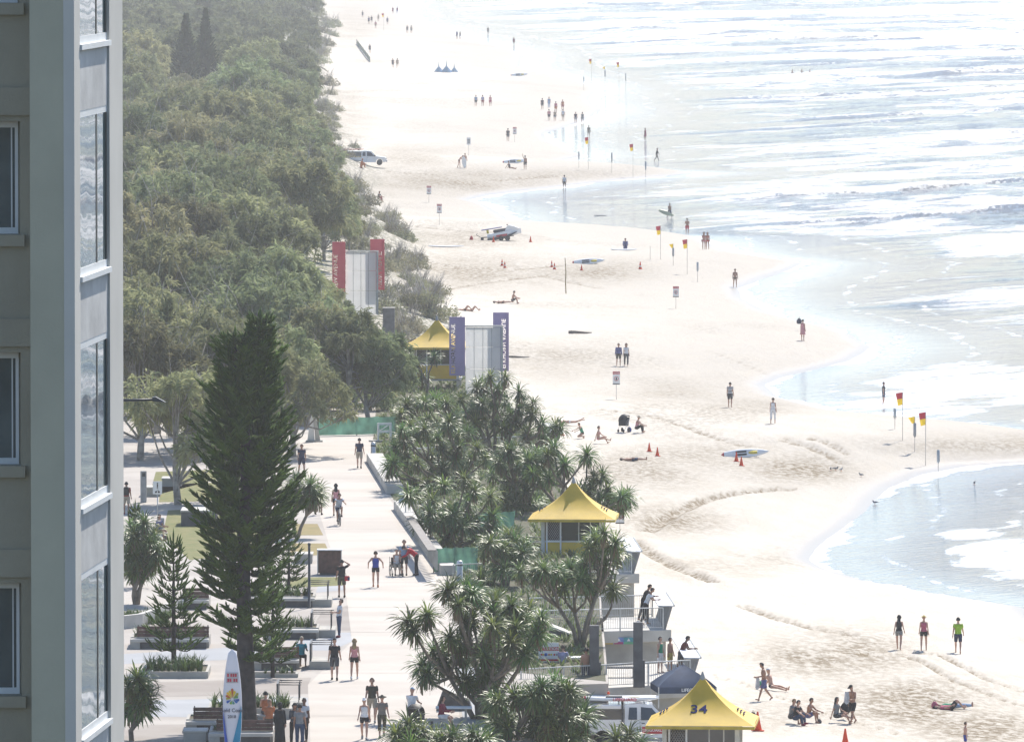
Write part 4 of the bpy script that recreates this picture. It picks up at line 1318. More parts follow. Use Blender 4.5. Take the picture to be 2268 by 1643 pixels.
def pandanus(base, heads, label, depth=1.6, trunk=0.10, size=0.92, seed=0, Y=None, z=PZ, skirts=0.85, extra=0.75):
    """base: picture point of the foot, heads: picture points of the leaf rosettes"""
    r = random.Random(seed)
    b = P(base[0], base[1], z) if Y is None else Vector((PD(base[0], base[1], Y).x, Y, z))
    t = thing('pandanus', label, 'tree', b)
    wood_ = MB()
    hs = []
    heads = list(heads) + [(h[0] + r.uniform(-22, 22), h[1] + r.uniform(-4, 26)) for h in heads if r.random() < extra]
    for (hx, hy) in heads:
        q = PD(hx, hy, b.y + r.uniform(-depth, depth)) - b
        hs.append(q)
    # a few main forks shared by neighbouring heads
    nm = max(1, round(len(hs) / 4.5))
    cent = [hs[i] for i in sorted(r.sample(range(len(hs)), nm))]
    forks = []
    for c in cent:
        gp = [h for h in hs if min(range(nm), key=lambda k: (cent[k] - h).length) == cent.index(c)]
        m = sum(gp, Vector()) / max(1, len(gp)) if gp else c
        forks.append((m * 0.62 + Vector((r.uniform(-.3, .3), r.uniform(-.3, .3), -0.3)), gp))
    for (fk, gp) in forks:
        lo = fk * 0.38 + Vector((r.uniform(-.25, .25), 0, 0.1))
        wood_.tube([(fk.x * 0.05, fk.y * 0.05, -0.3), lo, fk], [trunk * 1.15, trunk, trunk * 0.85], 8)
        for h in gp:
            md = fk.lerp(h, 0.5) + Vector((r.uniform(-.2, .2), r.uniform(-.2, .2), -0.18 * (h - fk).length * 0.6))
            wood_.tube([fk, md, h - Vector((0, 0, 0.12)), h], [trunk * 0.75, trunk * 0.55, trunk * 0.48, trunk * 0.42], 6)
    wood_.build('trunk', pan_bark, t)
    for h in hs:
        o = link('leaf_rosette', r.choice(ROS), pan_leaf, t, loc=h, scale=size * r.uniform(0.85, 1.15))
        out = Vector((h.x, h.y, 0)) * 0.10
        o.rotation_euler = (r.uniform(-.35, .35) - out.y * 0.6, r.uniform(-.35, .35) + out.x * 0.6, r.uniform(0, 6.28))
        if r.random() < skirts:
            link('dead_leaves', r.choice(SKT), pan_dead, t, loc=h - Vector((0, 0, 0.08)), rotz=r.uniform(0, 6.28), scale=size * 0.9)
    return t

def scatter(n, x0, x1, y0, y1, seed, ell=True):
    r = random.Random(seed); out = []
    tries = 0
    while len(out) < n and tries < 4000:
        tries += 1
        x, y = r.uniform(-1, 1), r.uniform(-1, 1)
        if ell and x * x + y * y > 1: continue
        q = ((x0 + x1) / 2 + x * (x1 - x0) / 2, (y0 + y1) / 2 + y * (y1 - y0) / 2)
        if all((q[0] - o[0]) ** 2 + (q[1] - o[1]) ** 2 > ((x1 - x0) * (y1 - y0) / n) * 0.42 for o in out): out.append(q)
    return out

pandanus((1062, 1592), [(903, 1378), (946, 1362), (990, 1308), (1031, 1308), (1062, 1322), (1094, 1340), (1131, 1345), (1167, 1352), (1199, 1370), (1045, 1372), (1106, 1378), (1155, 1388), (1192, 1402),
                        (996, 1412), (1038, 1424), (1082, 1418), (1131, 1428), (959, 1444), (935, 1474), (984, 1461), (1020, 1448), (1106, 1485), (1070, 1497), (1033, 1508), (1087, 1522), (947, 1492), (1150, 1440), (1015, 1345), (1075, 1456)],
         'big spreading pandanus beside the walk, reaching over the seated woman', depth=1.9, trunk=0.10, seed=1)
pandanus((1284, 1432), [(1338, 1182), (1318, 1196), (1304, 1216), (1361, 1204), (1366, 1228), (1340, 1253), (1264, 1262), (1234, 1268), (1206, 1264), (1186, 1262), (1285, 1283), (1302, 1298), (1357, 1305), (1250, 1298),
                        (1190, 1276), (1152, 1266), (1320, 1230), (1344, 1215), (1225, 1288), (1294, 1250), (1330, 1285)],
         'tall pandanus with bare curved trunks before the middle yellow tower', depth=1.5, trunk=0.095, seed=2, extra=0.0)
pandanus((1120, 1300), [(1142, 1232), (1113, 1218), (1083, 1204), (1142, 1203), (1073, 1222), (1063, 1283), (1100, 1250), (1150, 1228), (1128, 1190)],
         'pandanus thicket left of the middle yellow tower', depth=1.5, seed=3)
pandanus((1020, 1085), scatter(24, 862, 1060, 930, 1082, 4), 'grey green pandanus clump just right of the seat wall', depth=3.0, seed=4)
pandanus((1090, 1010), scatter(20, 880, 1110, 872, 968, 5) + [(1085, 835), (1065, 850), (1120, 838), (1150, 800 + 70)], 'pandanus clump below the purple street sign', depth=3.0, seed=5)
pandanus((1130, 1010), [(1120, 890), (1150, 905), (1180, 920), (1200, 938), (1228, 945), (1145, 935), (1170, 955), (1130, 920), (1100, 930), (1205, 960), (1180, 895), (1112, 868)],
         'leaning pandanus with bare twisting limbs on the sand side', depth=1.5, seed=6)
pandanus((1245, 1140), [(1228, 995), (1250, 1030), (1300, 1012), (1335, 1055), (1375, 1102), (1345, 1085), (1310, 1075), (1280, 1090), (1200, 1020), (1215, 1060), (1168, 1010), (1180, 1050), (1325, 1110), (1385, 1108)],
         'open branched pandanus behind the middle yellow tower', depth=1.5, seed=7)
pandanus((1010, 1212), scatter(16, 905, 1110, 1060, 1205, 8), 'bright green pandanus above the green shade fence', depth=2.5, seed=8)
pandanus((1160, 1130), scatter(13, 1090, 1225, 985, 1120, 9), 'pandanus with pale trunks before the concrete block wall', depth=2.0, seed=9)
pandanus((945, 800), [(962, 792), (924, 806), (936, 840)], 'small pandanus in front of the far yellow tower', seed=10, Y=600, depth=1.0, extra=0.0, size=0.9)
pandanus((1150, 1690), scatter(15, 1080, 1310, 1515, 1650, 11), 'broad pandanus in front of the lifeguard truck', depth=1.2, seed=11, z=4.0)
pandanus((1270, 1690), scatter(11, 1180, 1296, 1510, 1650, 12) + [(1395, 1625), (1420, 1645), (1365, 1640)], 'pandanus half covering the lifeguard truck bed', depth=1.2, seed=12, z=4.0, extra=0.3)
pandanus((950, 1700), [(905, 1605), (935, 1625), (890, 1630), (965, 1640), (1010, 1630), (1045, 1628), (920, 1650), (985, 1655), (1080, 1640)], 'low pandanus in the corner below the seated woman', depth=1.0, seed=13, z=4.6)
pandanus((302, 1338), [(290, 1170), (320, 1160), (340, 1185), (300, 1195), (330, 1210), (285, 1230), (315, 1235), (345, 1225), (295, 1265), (325, 1262)], 'thick pandanus beside the tower edge on the plaza', seed=14, depth=0.8)
pandanus((292, 1640), [(285, 1520), (305, 1505), (318, 1530), (290, 1550), (310, 1560), (280, 1580), (325, 1545)], 'pandanus beside the tower edge near the bicycle', seed=15, depth=0.8)
pandanus((656, 1190), [(690, 1100), (705, 1090), (680, 1082), (668, 1105), (655, 1060), (640, 1085)], 'slender leaning pandanus right of the tall pine', seed=16, depth=0.6, trunk=0.09)
# dune scrub: loose bushes on the foredune
def bush_mesh(seed, R=1.5, n=900):
    r = np.random.default_rng(seed)
    c = r.normal(size=(n, 3)); c /= np.linalg.norm(c, axis=1)[:, None]; c *= (R * r.uniform(0.3, 1, n) ** 0.5)[:, None]; c[:, 2] = np.abs(c[:, 2]) * 0.7
    c *= 0.75 + 0.5 * vnoise(c[:, 0] * 1.7 + seed, c[:, 1] * 1.7, seed)[:, None]
    d = r.normal(size=(n, 3)); d /= np.linalg.norm(d, axis=1)[:, None]
    s_ = np.cross(d, r.normal(size=(n, 3))); s_ /= np.linalg.norm(s_, axis=1)[:, None]
    L = r.uniform(0.15, 0.32, n)[:, None]; w = 0.05
    v = np.stack([c - s_ * w, c + s_ * w, c + d * L], 1).reshape(-1, 3)
    return mesh_np('foliage', v, np.arange(n * 3).reshape(-1, 3))
bush_leaf = mat('dune_scrub_leaf', (0.34, 0.33, 0.21), 0.7, 0.3, 0.8, transl=0.35, island=0.5, objvar=0.3, col2=(0.17, 0.18, 0.10))
BSH = [bush_mesh(500 + i) for i in range(4)]
def twig_mesh(seed):
    r = random.Random(seed); m_ = MB()
    for i in range(16):
        a = r.uniform(0, 6.28); q = Vector((math.cos(a) * 0.9, math.sin(a) * 0.9, r.uniform(1.2, 2.2)))
        mid = q * 0.5 + Vector((r.uniform(-.2, .2), r.uniform(-.2, .2), 0.1))
        m_.tube([(0, 0, -0.2), mid, q], [0.03, 0.018, 0.006], 4)
        for k in range(2):
            m_.tube([mid, mid.lerp(q, 0.6) + Vector((r.uniform(-.4, .4), r.uniform(-.4, .4), 0.1))], [0.012, 0.004], 4)
    return m_.mesh('twigs')
TWG = [twig_mesh(520 + i) for i in range(3)]
k = 0
for (y0, y1, n, off0, off1) in ((655, 900, 46, -0.5, 6.5), (900, 1400, 44, -1, 5.5), (1400, 2400, 34, -1.5, 6)):
    for i in range(n):
        Y = y0 + (y1 - y0) * (i + random.random()) / n
        x = float(dune_x(np.array([Y]))[0]) - random.uniform(off0, off1)
        s_ = random.uniform(0.7, 1.35) * (1 + 0.25 * (Y > 1400))
        lab = {655: 'low grey green bush on the foredune near the red sign', 900: 'low bush on the dune scarp beyond the red sign', 1400: 'tiny hazy bush on the farthest dune face'}[y0]
        t = thing('dune_bush', lab, 'bush', (x, Y, gz(x, Y) - 0.1), random.uniform(0, 6.28), {655: 'foredune bushes', 900: 'dune scarp bushes', 1400: 'far dune bushes'}[y0], s_)
        link('foliage', BSH[k % 4], bush_leaf, t); link('twigs', TWG[k % 3], bark, t); k += 1
# bare twiggy shrubs by the stone block
for (px, py, s_, lab) in [(945, 700, 1.25, 'bare twiggy shrub on the sand edge by the far yellow tower'), (905, 690, 0.9, 'thin bare shrub right of the grey block'), (925, 660, 1.1, 'leafless bush above the far yellow tower')]:
    p = G(px, py)
    t = thing('bare_shrub', lab, 'bush', p, 0, None, s_ * 1.4)
    link('twigs', TWG[k % 3], bark, t); link('foliage', BSH[k % 4], bush_leaf, t, loc=(0, 0, 0.6), scale=0.55); k += 1
# ================================================================ towers, signs, vehicles and beach gear
yel = mat('yellow_canvas', (0.72, 0.47, 0.035), 0.55, 0.08, 1.2, transl=0.12)
yelp = mat('yellow_panel', (0.70, 0.47, 0.04), 0.6, 0.05, 2)
cream = mat('cream_frame', (0.58, 0.57, 0.52), 0.6, 0.06, 3)
blue_ink = mat('blue_lettering', (0.012, 0.02, 0.13), 0.9, 0.1, 5, spec=0.05)
red_p = mat('red_paint', (0.52, 0.035, 0.045), 0.55, 0.1, 3)
glass_dk = mat('dark_glass', (0.03, 0.035, 0.04), 0.08, 0.1, 2, spec=0.8)
black_p = mat('black_plastic', (0.02, 0.02, 0.022), 0.6, 0.1, 5)
grey_p = mat('grey_paint', (0.34, 0.35, 0.36), 0.6, 0.1, 3)
orange_p = mat('orange_plastic', (0.75, 0.07, 0.015), 0.5, 0.08, 4)
tyre_m = mat('tyre_rubber', (0.025, 0.025, 0.027), 0.85, 0.2, 8)
white_c = mat('car_white', (0.78, 0.78, 0.79), 0.25, 0.03, 1, spec=0.5, coat=0.5)
board_w = mat('board_white', (0.80, 0.80, 0.79), 0.3, 0.03, 2, coat=0.3)
yellow_p = mat('flag_yellow', (0.80, 0.55, 0.02), 0.7, 0.1, 3, transl=0.3)
dkred = mat('flag_red', (0.35, 0.02, 0.04), 0.7, 0.1, 3, transl=0.3)
alu = mat('mesh_grille', (0.40, 0.40, 0.41), 0.5, 0.1, 5, metal=0.4)

def lifeguard_tower(loc, rotz, label, E=4.5, Hr=1.75, cab=3.0, hc=2.15, stilts=1.4, number=None, lower=True):
    """loc: point under the middle of the tower, z of the eaves is loc.z"""
    t = thing('lifeguard_tower', label, 'tower', loc, rotz)
    # flared canvas roof, four sheets
    n = 7
    e = E / 2
    for k in range(4):
        V = []; Fc = []
        for i in range(n + 1):
            u = i / n                              # 0 eave, 1 top
            w = e * (1 - u) + 0.09 * u
            zz_ = Hr * (0.62 * u + 0.38 * u ** 3) 
            m_ = 6
            for j in range(m_ + 1):
                v = -1 + 2 * j / m_
                sag = -0.10 * (1 - v * v) * (1 - u) * 0.6 + 0.05 * (1 - v * v) * math.sin(u * 3.14) 
                V.append((v * w, -w * (1 - 0.02 * (1 - v * v)), zz_ + sag * -0.4 - (0.0 if i else 0.02 * (1 - v * v))))
        for i in range(n):
            for j in range(m_):
                o = i * (m_ + 1) + j; Fc.append((o, o + 1, o + m_ + 2, o + m_ + 1))
        s_ = MB(); s_.add(V, Fc, True, Matrix.Rotation(k * math.pi / 2, 4, 'Z')); s_.build('roof_sheet', yel, t)
        s_ = MB(); s_.box(-e, e, -e - 0.004, -e + 0.03, -0.14, -0.021, Matrix.Rotation(k * math.pi / 2, 4, 'Z')); s_.build('valance', mat('yellow_edge', (0.50, 0.36, 0.03), 0.6), t)
    s_ = MB(); s_.lathe([(0.14, Hr - 0.12), (0.11, Hr + 0.06), (0.05, Hr + 0.22), (0.03, Hr + 0.30)], 10); s_.build('finial', grey_p, t)
    c = cab / 2
    zt, zb = -0.06, -hc
    for (x, y) in ((-c, -c), (c, -c), (c, c), (-c, c)):
        s_ = MB(); s_.box(x - 0.09, x + 0.09, y - 0.09, y + 0.09, zb, zt + 0.1); s_.build('corner_post', cream, t)
    for k in range(4):
        M = Matrix.Rotation(k * math.pi / 2, 4, 'Z')
        s_ = MB(); s_.box(-c + 0.092, c - 0.092, -c + 0.02, -c + 0.05, zb, zb + 0.92, M); s_.build('lower_panel', yelp if lower else cream, t)
        s_ = MB(); s_.box(-c + 0.092, c - 0.092, -c - 0.03, -c + 0.06, zb + 0.921, zb + 1.0, M); s_.build('window_rail', cream, t)
        s_ = MB(); s_.box(-c + 0.092, c - 0.092, -c - 0.03, -c + 0.06, zt - 0.04, zt + 0.06, M); s_.build('head_rail', cream, t)
        xd = -c + 0.95
        if k == 0:
            d = MB(); d.box(-c + 0.16, -c + 0.24, -c - 0.05, -c - 0.005, zb, zt - 0.05); d.box(xd - 0.08, xd, -c - 0.05, -c - 0.005, zb, zt - 0.05)
            d.box(-c + 0.24, xd - 0.08, -c - 0.05, -c - 0.005, zt - 0.13, zt - 0.05); d.box(-c + 0.24, xd - 0.08, -c - 0.05, -c - 0.005, zb + 0.92, zb + 1.02)
            dr = d.build('door', whitep, t)
            g_ = MB()
            n_ = 9
            for i in range(-n_, n_):
                x0, z0 = -c + 0.24, zb + 1.02
                W, Hh = xd - 0.08 - x0, zt - 0.13 - z0
                for sg in (1, -1):
                    p0 = (i / n_) * Hh * 1.6
                    a_ = (max(0, -p0 / 1.6) if True else 0)
                    u0 = max(0.0, -p0 / (W * 1.6)); u1 = min(1.0, (Hh - p0) / (W * 1.6))
                    if u1 <= u0: continue
                    xa_, xb_ = (u0, u1) if sg > 0 else (1 - u0, 1 - u1)
                    g_.tube([(x0 + xa_ * W, -c - 0.055, z0 + p0 + u0 * W * 1.6), (x0 + xb_ * W, -c - 0.055, z0 + p0 + u1 * W * 1.6)], 0.012, 3)
            g_.build('security_mesh', alu, dr, kind='stuff')
            s_ = MB(); s_.box(-c + 0.24, xd - 0.08, -c - 0.03, -c - 0.02, zb + 1.02, zt - 0.13); s_.build('interior_shade', black_p, dr)  # black sheet painted in for the shade inside the cabin
        s_ = MB(); s_.box((xd + 0.02) if k == 0 else -c + 0.1, c - 0.1, -c + 0.0, -c + 0.02, zb + 1.001, zt - 0.041, M); s_.build('pane', glass_dk, t)
        for x in ((0.35, 0.95) if k == 0 else (-0.7, 0.0, 0.7)):
            s_ = MB(); s_.box(x - 0.025, x + 0.025, -c - 0.025, -c - 0.001, zb + 1.001, zt - 0.041, M); s_.build('mullion', cream, t)
    s_ = MB(); s_.box(-c - 0.9, c + 0.15, -c - 0.15, c + 0.15, zb - 0.12, zb - 0.002); s_.build('floor', grey_p, t)
    for (x, y) in ((-c, -c), (c, -c), (c, c), (-c, c)):
        s_ = MB(); s_.box(x - 0.08, x + 0.08, y - 0.08, y + 0.08, zb - stilts - 0.6, zb - 0.121); s_.build('stilt', cream, t)
    for y in (-c - 0.1, c + 0.1):
        s_ = MB()
        s_.tube([(-c - 0.85, y, zb), (-c - 0.85, y, zb + 0.95), (-c - 0.1, y, zb + 0.95)], 0.03, 6); s_.build('landing_rail', cream, t)
        for z in (0.35, 0.65):
            s_ = MB(); s_.tube([(-c - 0.85, y, zb + z), (-c - 0.1, y, zb + z)], 0.02, 6); s_.build('landing_bar', cream, t)
    if number:
        me_ = text_mesh(number, 0.74, 0.004, bold=0.006)
        o = link('number', me_, blue_ink, t)
        u = 0.47; w = e * (1 - u) + 0.09 * u
        an_ = math.atan2(Hr * (0.62 + 1.14 * u * u), e - 0.09)
        zr = Hr * (0.62 * u + 0.38 * u ** 3) - 0.4 * (-0.06 * (1 - u) + 0.05 * math.sin(u * 3.14))
        o.location = (-0.10, -w * 0.98 - 0.022 * math.sin(an_), zr + 0.022 * math.cos(an_))
        o.rotation_euler = (an_, 0, 0)
    for sg in (-1, 1):       # small blue emblem strokes on the side sheets
        s_ = MB()
        for k in range(3):
            u = 0.25 + 0.06 * k; w = e * (1 - u) + 0.09 * u
            zz_ = Hr * (0.62 * u + 0.38 * u ** 3) + 0.05
            s_.tube([(sg * (w + 0.03), -0.6 + 0.15 * k, zz_), (sg * (w + 0.0), 0.0, zz_ + 0.03), (sg * (w + 0.03), 0.6 - 0.1 * k, zz_)], 0.03, 5)
        s_.build('emblem', blue_ink, t)
    return t

def tower_at(px_l, px_r, py, apex, z, label, rot, **k):
    E = k.get('E', 4.5)
    Yf = (E / (px_r - px_l)) * F
    c = PD((px_l + px_r) / 2, py, Yf)
    c = Vector((c.x, Yf + E / 2 * 0.98, c.z))
    return lifeguard_tower(c, rot, label, **k)
tower_at(1437, 1680, 1607, 1500, 0, 'yellow roofed lifeguard tower numbered 34 by the truck', -0.07, number='34', stilts=1.6)
tower_at(1174, 1368, 1150, 1077, 0, 'yellow roofed lifeguard tower among the pandanus', -0.06, stilts=2.2)
tower_at(893, 1041, 770, 712, 0, 'yellow roofed lifeguard tower beside the purple street sign', -0.05, stilts=1.6)

# ---------------------------------------------------------------- street name gateway signs
def cut_letters(size, text, rect, mirror, tsize, depth, at):
    for bold in (0.008, 0.004, 0.0):
        me_ = cut_once(text, rect, mirror, tsize, depth, at, bold)
        xs = [v.co.z for v in me_.vertices]
        if len(me_.polygons) > 60 and max(xs) - min(xs) > rect[1] * 0.98:
            area = sum(p_.area for p_ in me_.polygons if abs(p_.normal.y) > 0.9)
            if rect[0] * rect[1] * 2 * 0.70 < area < rect[0] * rect[1] * 2 * 0.99:
                return me_
    m_ = MB(); m_.box(0, rect[0], 0, depth, 0, rect[1])
    return m_.mesh('wing')

def cut_once(text, rect, mirror, tsize, depth, at, bold):
    """plate with the letters cut right through, letters run up the plate"""
    w, h = rect
    m_ = MB(); m_.box(0, w, 0, depth, 0, h)
    a = bpy.data.objects.new('plate', m_.mesh('wing')); COL.objects.link(a)
    tm = text_mesh(text, tsize, 0.3, mirror, 'LEFT', bold).copy()
    b = bpy.data.objects.new('cutter', tm); COL.objects.link(b)
    # letters lie in x,y facing z: stand them up (x -> up the plate)
    R = Matrix(((0, -1, 0, 0), (0, 0, 1, 0), (1, 0, 0, 0), (0, 0, 0, 1))) if not mirror else Matrix(((0, 1, 0, 0), (0, 0, 1, 0), (-1, 0, 0, 0), (0, 0, 0, 1)))
    b.matrix_world = Matrix.Translation(Vector((at[0], depth / 2, at[1]))) @ R
    md = a.modifiers.new('cut', 'BOOLEAN'); md.operation = 'DIFFERENCE'; md.object = b; md.solver = 'EXACT'
    bpy.context.view_layer.update()
    dg = bpy.context.evaluated_depsgraph_get()
    me_ = bpy.data.meshes.new_from_object(a.evaluated_get(dg))
    bpy.data.objects.remove(a); bpy.data.objects.remove(b)
    me_.materials.clear()
    return me_

def gateway_sign(Y, lw, panel, rw, text, colour, label):
    """lw/rw: (x0,x1,ytop,ybottom) of the two wings, panel likewise, in picture units"""
    s = Y / F
    base = PD(panel[0], panel[3], Y)
    t = thing('street_sign', label, 'sign', (base.x, Y, PZ))
    def loc(px, py, dy=0.0):
        q = PD(px, py, Y + dy)
        return Vector((q.x - base.x, dy, q.z - PZ))
    wm = colour
    tsz = 0.44 if len(text) < 12 else 0.385
    # white panel body
    a, b = loc(panel[0], panel[3]), loc(panel[1], panel[2])
    pw = b.x - a.x; n = 4
    pw_m = mat('panel_white', (0.80, 0.80, 0.79), 0.5, 0.03, 1, transl=0.6)
    for k in range(n):
        x0 = a.x + 0.02 + (pw - 0.16) * k / n; x1 = a.x + 0.02 + (pw - 0.16) * (k + 1) / n
        for (z0, z1) in ((0.0, b.z * 0.38), (b.z * 0.38, b.z * 0.70), (b.z * 0.70, b.z - 0.03)):
            q = MB(); q.box(x0 + 0.015, x1 - 0.015, 0.016, 0.028, z0 + 0.008, z1 - 0.008); q.build('panel', pw_m, t)
        if k: q = MB(); q.box(x0 - 0.014, x0 + 0.014, 0.008, 0.0285, 0, b.z - 0.03); q.build('mullion', grey_p, t)
    q = MB(); q.box(b.x - 0.13, b.x + 0.03, -0.01, 0.18, 0, b.z - 0.02); q.build('end_post', mat('post_grey', (0.33, 0.36, 0.37), 0.5), t)
    q = MB(); q.box(a.x - 0.02, b.x + 0.05, -0.04, 0.20, b.z - 0.0, b.z + 0.10); q.build('cap', cream, t)
    # near wing
    a, b = loc(lw[0], lw[3], -0.25), loc(lw[1], lw[2], -0.25)
    me_ = cut_letters(1, text, (b.x - a.x, b.z - a.z), False, tsz, 0.12, ((b.x - a.x) * 0.26, 0.14))
    o = link('wing', me_, wm, t, loc=a)
    # far wing, read from behind
    a, b = loc(rw[0], rw[3], 0.9), loc(rw[1], rw[2], 0.9)
    me_ = cut_letters(1, text, (b.x - a.x, b.z - a.z), True, tsz, 0.12, ((b.x - a.x) * 0.72, 0.18))
    link('wing', me_, wm, t, loc=a)
    q = MB(); q.box(b.x + 0.001, b.x + 0.09, 0.82, 1.05, a.z, b.z); q.build('wing_edge', wm, t)
    return t
gateway_sign(708, (736, 765, 536, 648), (765, 837, 558, 692), (820, 849, 530, 642), 'VIEW AVENUE', mat('sign_red', (0.66, 0.10, 0.12), 0.6, 0.05, 1), 'red street name gateway with white panels rising from the trees')
gateway_sign(603, (995, 1030, 702, 832), (1030, 1113, 724, 868), (1092, 1124, 692, 822), 'ELKHORN AVENUE', mat('sign_purple', (0.33, 0.26, 0.44), 0.6, 0.05, 1), 'purple street name gateway with white panels by the yellow tower')

# ---------------------------------------------------------------- surfboard monument
def surfboard_mesh(L, W, T, rocker=0.0, nose=0.5, n=16, m=10):
    V = []; Fc = []
    for i in range(n + 1):
        u = i / n
        w = W / 2 * (max(0.0, math.sin(math.pi * min(1, u * 0.93 + 0.05))) ** 0.62) * (1.0 if u < 0.5 else (1 - 0.35 * ((u - 0.5) / 0.5) ** 2 * nose)) if 0 < i < n else 0.004
        for j in range(m):
            a = 2 * math.pi * j / m
            V.append((math.cos(a) * w, math.sin(a) * T / 2 * (0.25 + 0.75 * min(1.0, w / (W * 0.3))) + rocker * ((u - 0.5) * 2) ** 2, u * L))
    for i in range(n):
        for j in range(m):
            j2 = (j + 1) % m
            Fc.append((i * m + j, i * m + j2, (i + 1) * m + j2, (i + 1) * m + j))
    return V, Fc

def monument():
    Y = 360.0; b = PD(515, 1700, Y); s = Y / F
    t = thing('surfboard_monument', 'giant upright white surfboard sign with blue base and coloured starburst', 'sign', (b.x, Y, PZ))
    top = PD(513, 1437, Y).z - PZ
    L = top - 0.1
    def half(z):       # half width of the board at height z
        u = max(0.0, min(1.0, (z - 0.1) / L))
        return 0.385 * (max(1e-4, math.sin(math.pi * min(1, u * 0.80 + 0.155))) ** 0.60)
    prof = [0.1 + L * i / 28 for i in range(29)]
    V = []; m_ = 12
    for i, z in enumerate(prof):
        h = half(z) if i < 28 else 0.01
        for j in range(m_):
            a = 2 * math.pi * j / m_
            V.append((math.cos(a) * h, math.sin(a) * 0.10 * (0.3 + 0.7 * min(1, h / 0.25)), z))
    Fc = [(i * m_ + j, i * m_ + (j + 1) % m_, (i + 1) * m_ + (j + 1) % m_, (i + 1) * m_ + j) for i in range(28) for j in range(m_)] + [tuple(reversed(range(m_)))]
    q = MB(); q.add(V, Fc, True); q.build('board', mat('board_pale', (0.66, 0.66, 0.72), 0.35, 0.02, 1), t)
    yf = -0.118
    zpix = lambda py: PD(515, py, Y).z - PZ
    def tri(name, pts, m):
        q = MB(); n = len(pts); q.add([(x, yf, z) for x, z in pts] + [(x, yf + 0.07, z) for x, z in pts], [tuple(range(n))] + [(i, i + n, (i + 1) % n + n, (i + 1) % n) for i in range(n)]); q.build(name, m, t)
    teal = mat('board_teal', (0.0, 0.24, 0.42), 0.4, 0.05, 1); blu = mat('board_blue', (0.01, 0.07, 0.42), 0.4, 0.05, 1)
    zt, zb = zpix(1562), 0.35
    N = 8
    right = [(half(zt + (zb - zt) * i / N) * 0.97, zt + (zb - zt) * i / N) for i in range(N + 1)]
    tri('teal_flash', right + [(-0.05, zb)], teal)
    left = [(-half(zpix(1572) + (zb - zpix(1572)) * i / N) * 0.97, zpix(1572) + (zb - zpix(1572)) * i / N) for i in range(N + 1)]
    tri('blue_flash', list(reversed(left + [(-0.16, zb)])), blu)
    # starburst of petals
    cx, cz = 0.0, zpix(1547)
    cols = [(0.50, 0.10, 0.02), (0.75, 0.45, 0.02), (0.70, 0.50, 0.02), (0.50, 0.10, 0.02), (0.75, 0.55, 0.02), (0.35, 0.35, 0.03), (0.10, 0.35, 0.10), (0.02, 0.10, 0.35), (0.02, 0.15, 0.45), (0.05, 0.30, 0.25), (0.20, 0.40, 0.05), (0.02, 0.10, 0.40), (0.40, 0.35, 0.03)]
    angs = [150, 128, 108, 90, 72, 45, 25, -10, -35, -75, -110, -150, 172]
    lens = [0.36, 0.42, 0.44, 0.52, 0.42, 0.40, 0.30, 0.34, 0.30, 0.26, 0.26, 0.32, 0.30]
    for c_, a, l in zip(cols, angs, lens):
        a = math.radians(a); l *= 0.85
        d = Vector((math.cos(a), math.sin(a))); p_ = Vector((-d.y, d.x))
        pts = [Vector((cx, cz)) + d * 0.05, Vector((cx, cz)) + d * l * 0.85 - p_ * 0.055, Vector((cx, cz)) + d * l, Vector((cx, cz)) + d * l * 0.9 + p_ * 0.055]
        tri('petal', [(v.x, v.y) for v in pts], mat('petal_%d' % int(math.degrees(a) + 360), c_, 0.5))
    ink = mat('script_ink', (0.04, 0.04, 0.07), 0.6)
    for txt, py, sz in (('Gold Coast', 1572, 0.21), ('2018', 1586, 0.17)):
        o = link('lettering', text_mesh(txt, sz, 0.003, bold=0.002), ink, t, loc=(-0.02, yf - 0.004, zpix(py))); o.rotation_euler = (math.pi / 2, 0, 0)
    # countdown display with red figures
    q = MB(); q.box(-0.24, 0.24, yf - 0.01, yf + 0.05, zpix(1511), zpix(1488)); q.build('display', mat('display_grey', (0.45, 0.44, 0.47), 0.5), t)
    led = mat('led_red', (0.55, 0.02, 0.06), 0.5, 0.3, 14)
    for py, xs in ((1494, (-0.17, -0.04, 0.05, 0.14)), (1505, (-0.16, -0.07, 0.08, 0.17))):
        for x in xs:
            q = MB(); q.box(x - 0.035, x + 0.035, yf - 0.016, yf - 0.011, zpix(py) - 0.065, zpix(py) + 0.065); q.build('figure', led, t)
    q = MB(); q.box(-0.7, 0.7, -0.5, 0.5, 0, 0.099, bev=0.02); q.build('plinth', conc, t)
monument()

# ---------------------------------------------------------------- small street furniture
p = P(349, 1166, PZ)
t = thing('path_sign', 'white walkers and cyclists sign on a thin post', 'sign', p)
q = MB(); q.tube([(0, 0, 0), (0, 0, 2.1)], 0.03, 6); q.build('post', steel, t)
q = MB(); q.box(-0.25, 0.25, -0.05, -0.032, 1.75, 2.45, bev=0.008); q.build('board', whitep, t)
q = MB(); q.lathe([(0.0, 0), (0.035, 0.02), (0.035, 0.05), (0.0, 0.07)], 8, Matrix.Translation((0, -0.055, 2.30))); q.box(-0.03, 0.03, -0.06, -0.051, 2.14, 2.295); q.box(-0.03, -0.008, -0.06, -0.051, 2.04, 2.14); q.box(0.008, 0.03, -0.06, -0.051, 2.04, 2.14); q.build('walker_symbol', black_p, t)
q = MB()
for x in (-0.08, 0.08): q.lathe([(0.055, -0.004), (0.055, 0.004)], 12, Matrix.Translation((x, -0.055, 1.87)) @ Matrix.Rotation(math.pi / 2, 4, 'X'))
q.tube([(-0.08, -0.056, 1.87), (0.0, -0.056, 1.96), (0.06, -0.056, 1.96), (0.08, -0.056, 1.87)], 0.012, 4); q.build('cycle_symbol', black_p, t)
p = P(318, 1112, PZ)
t = thing('service_post', 'grey slim service post with a small plate on the lawn', 'post', p)
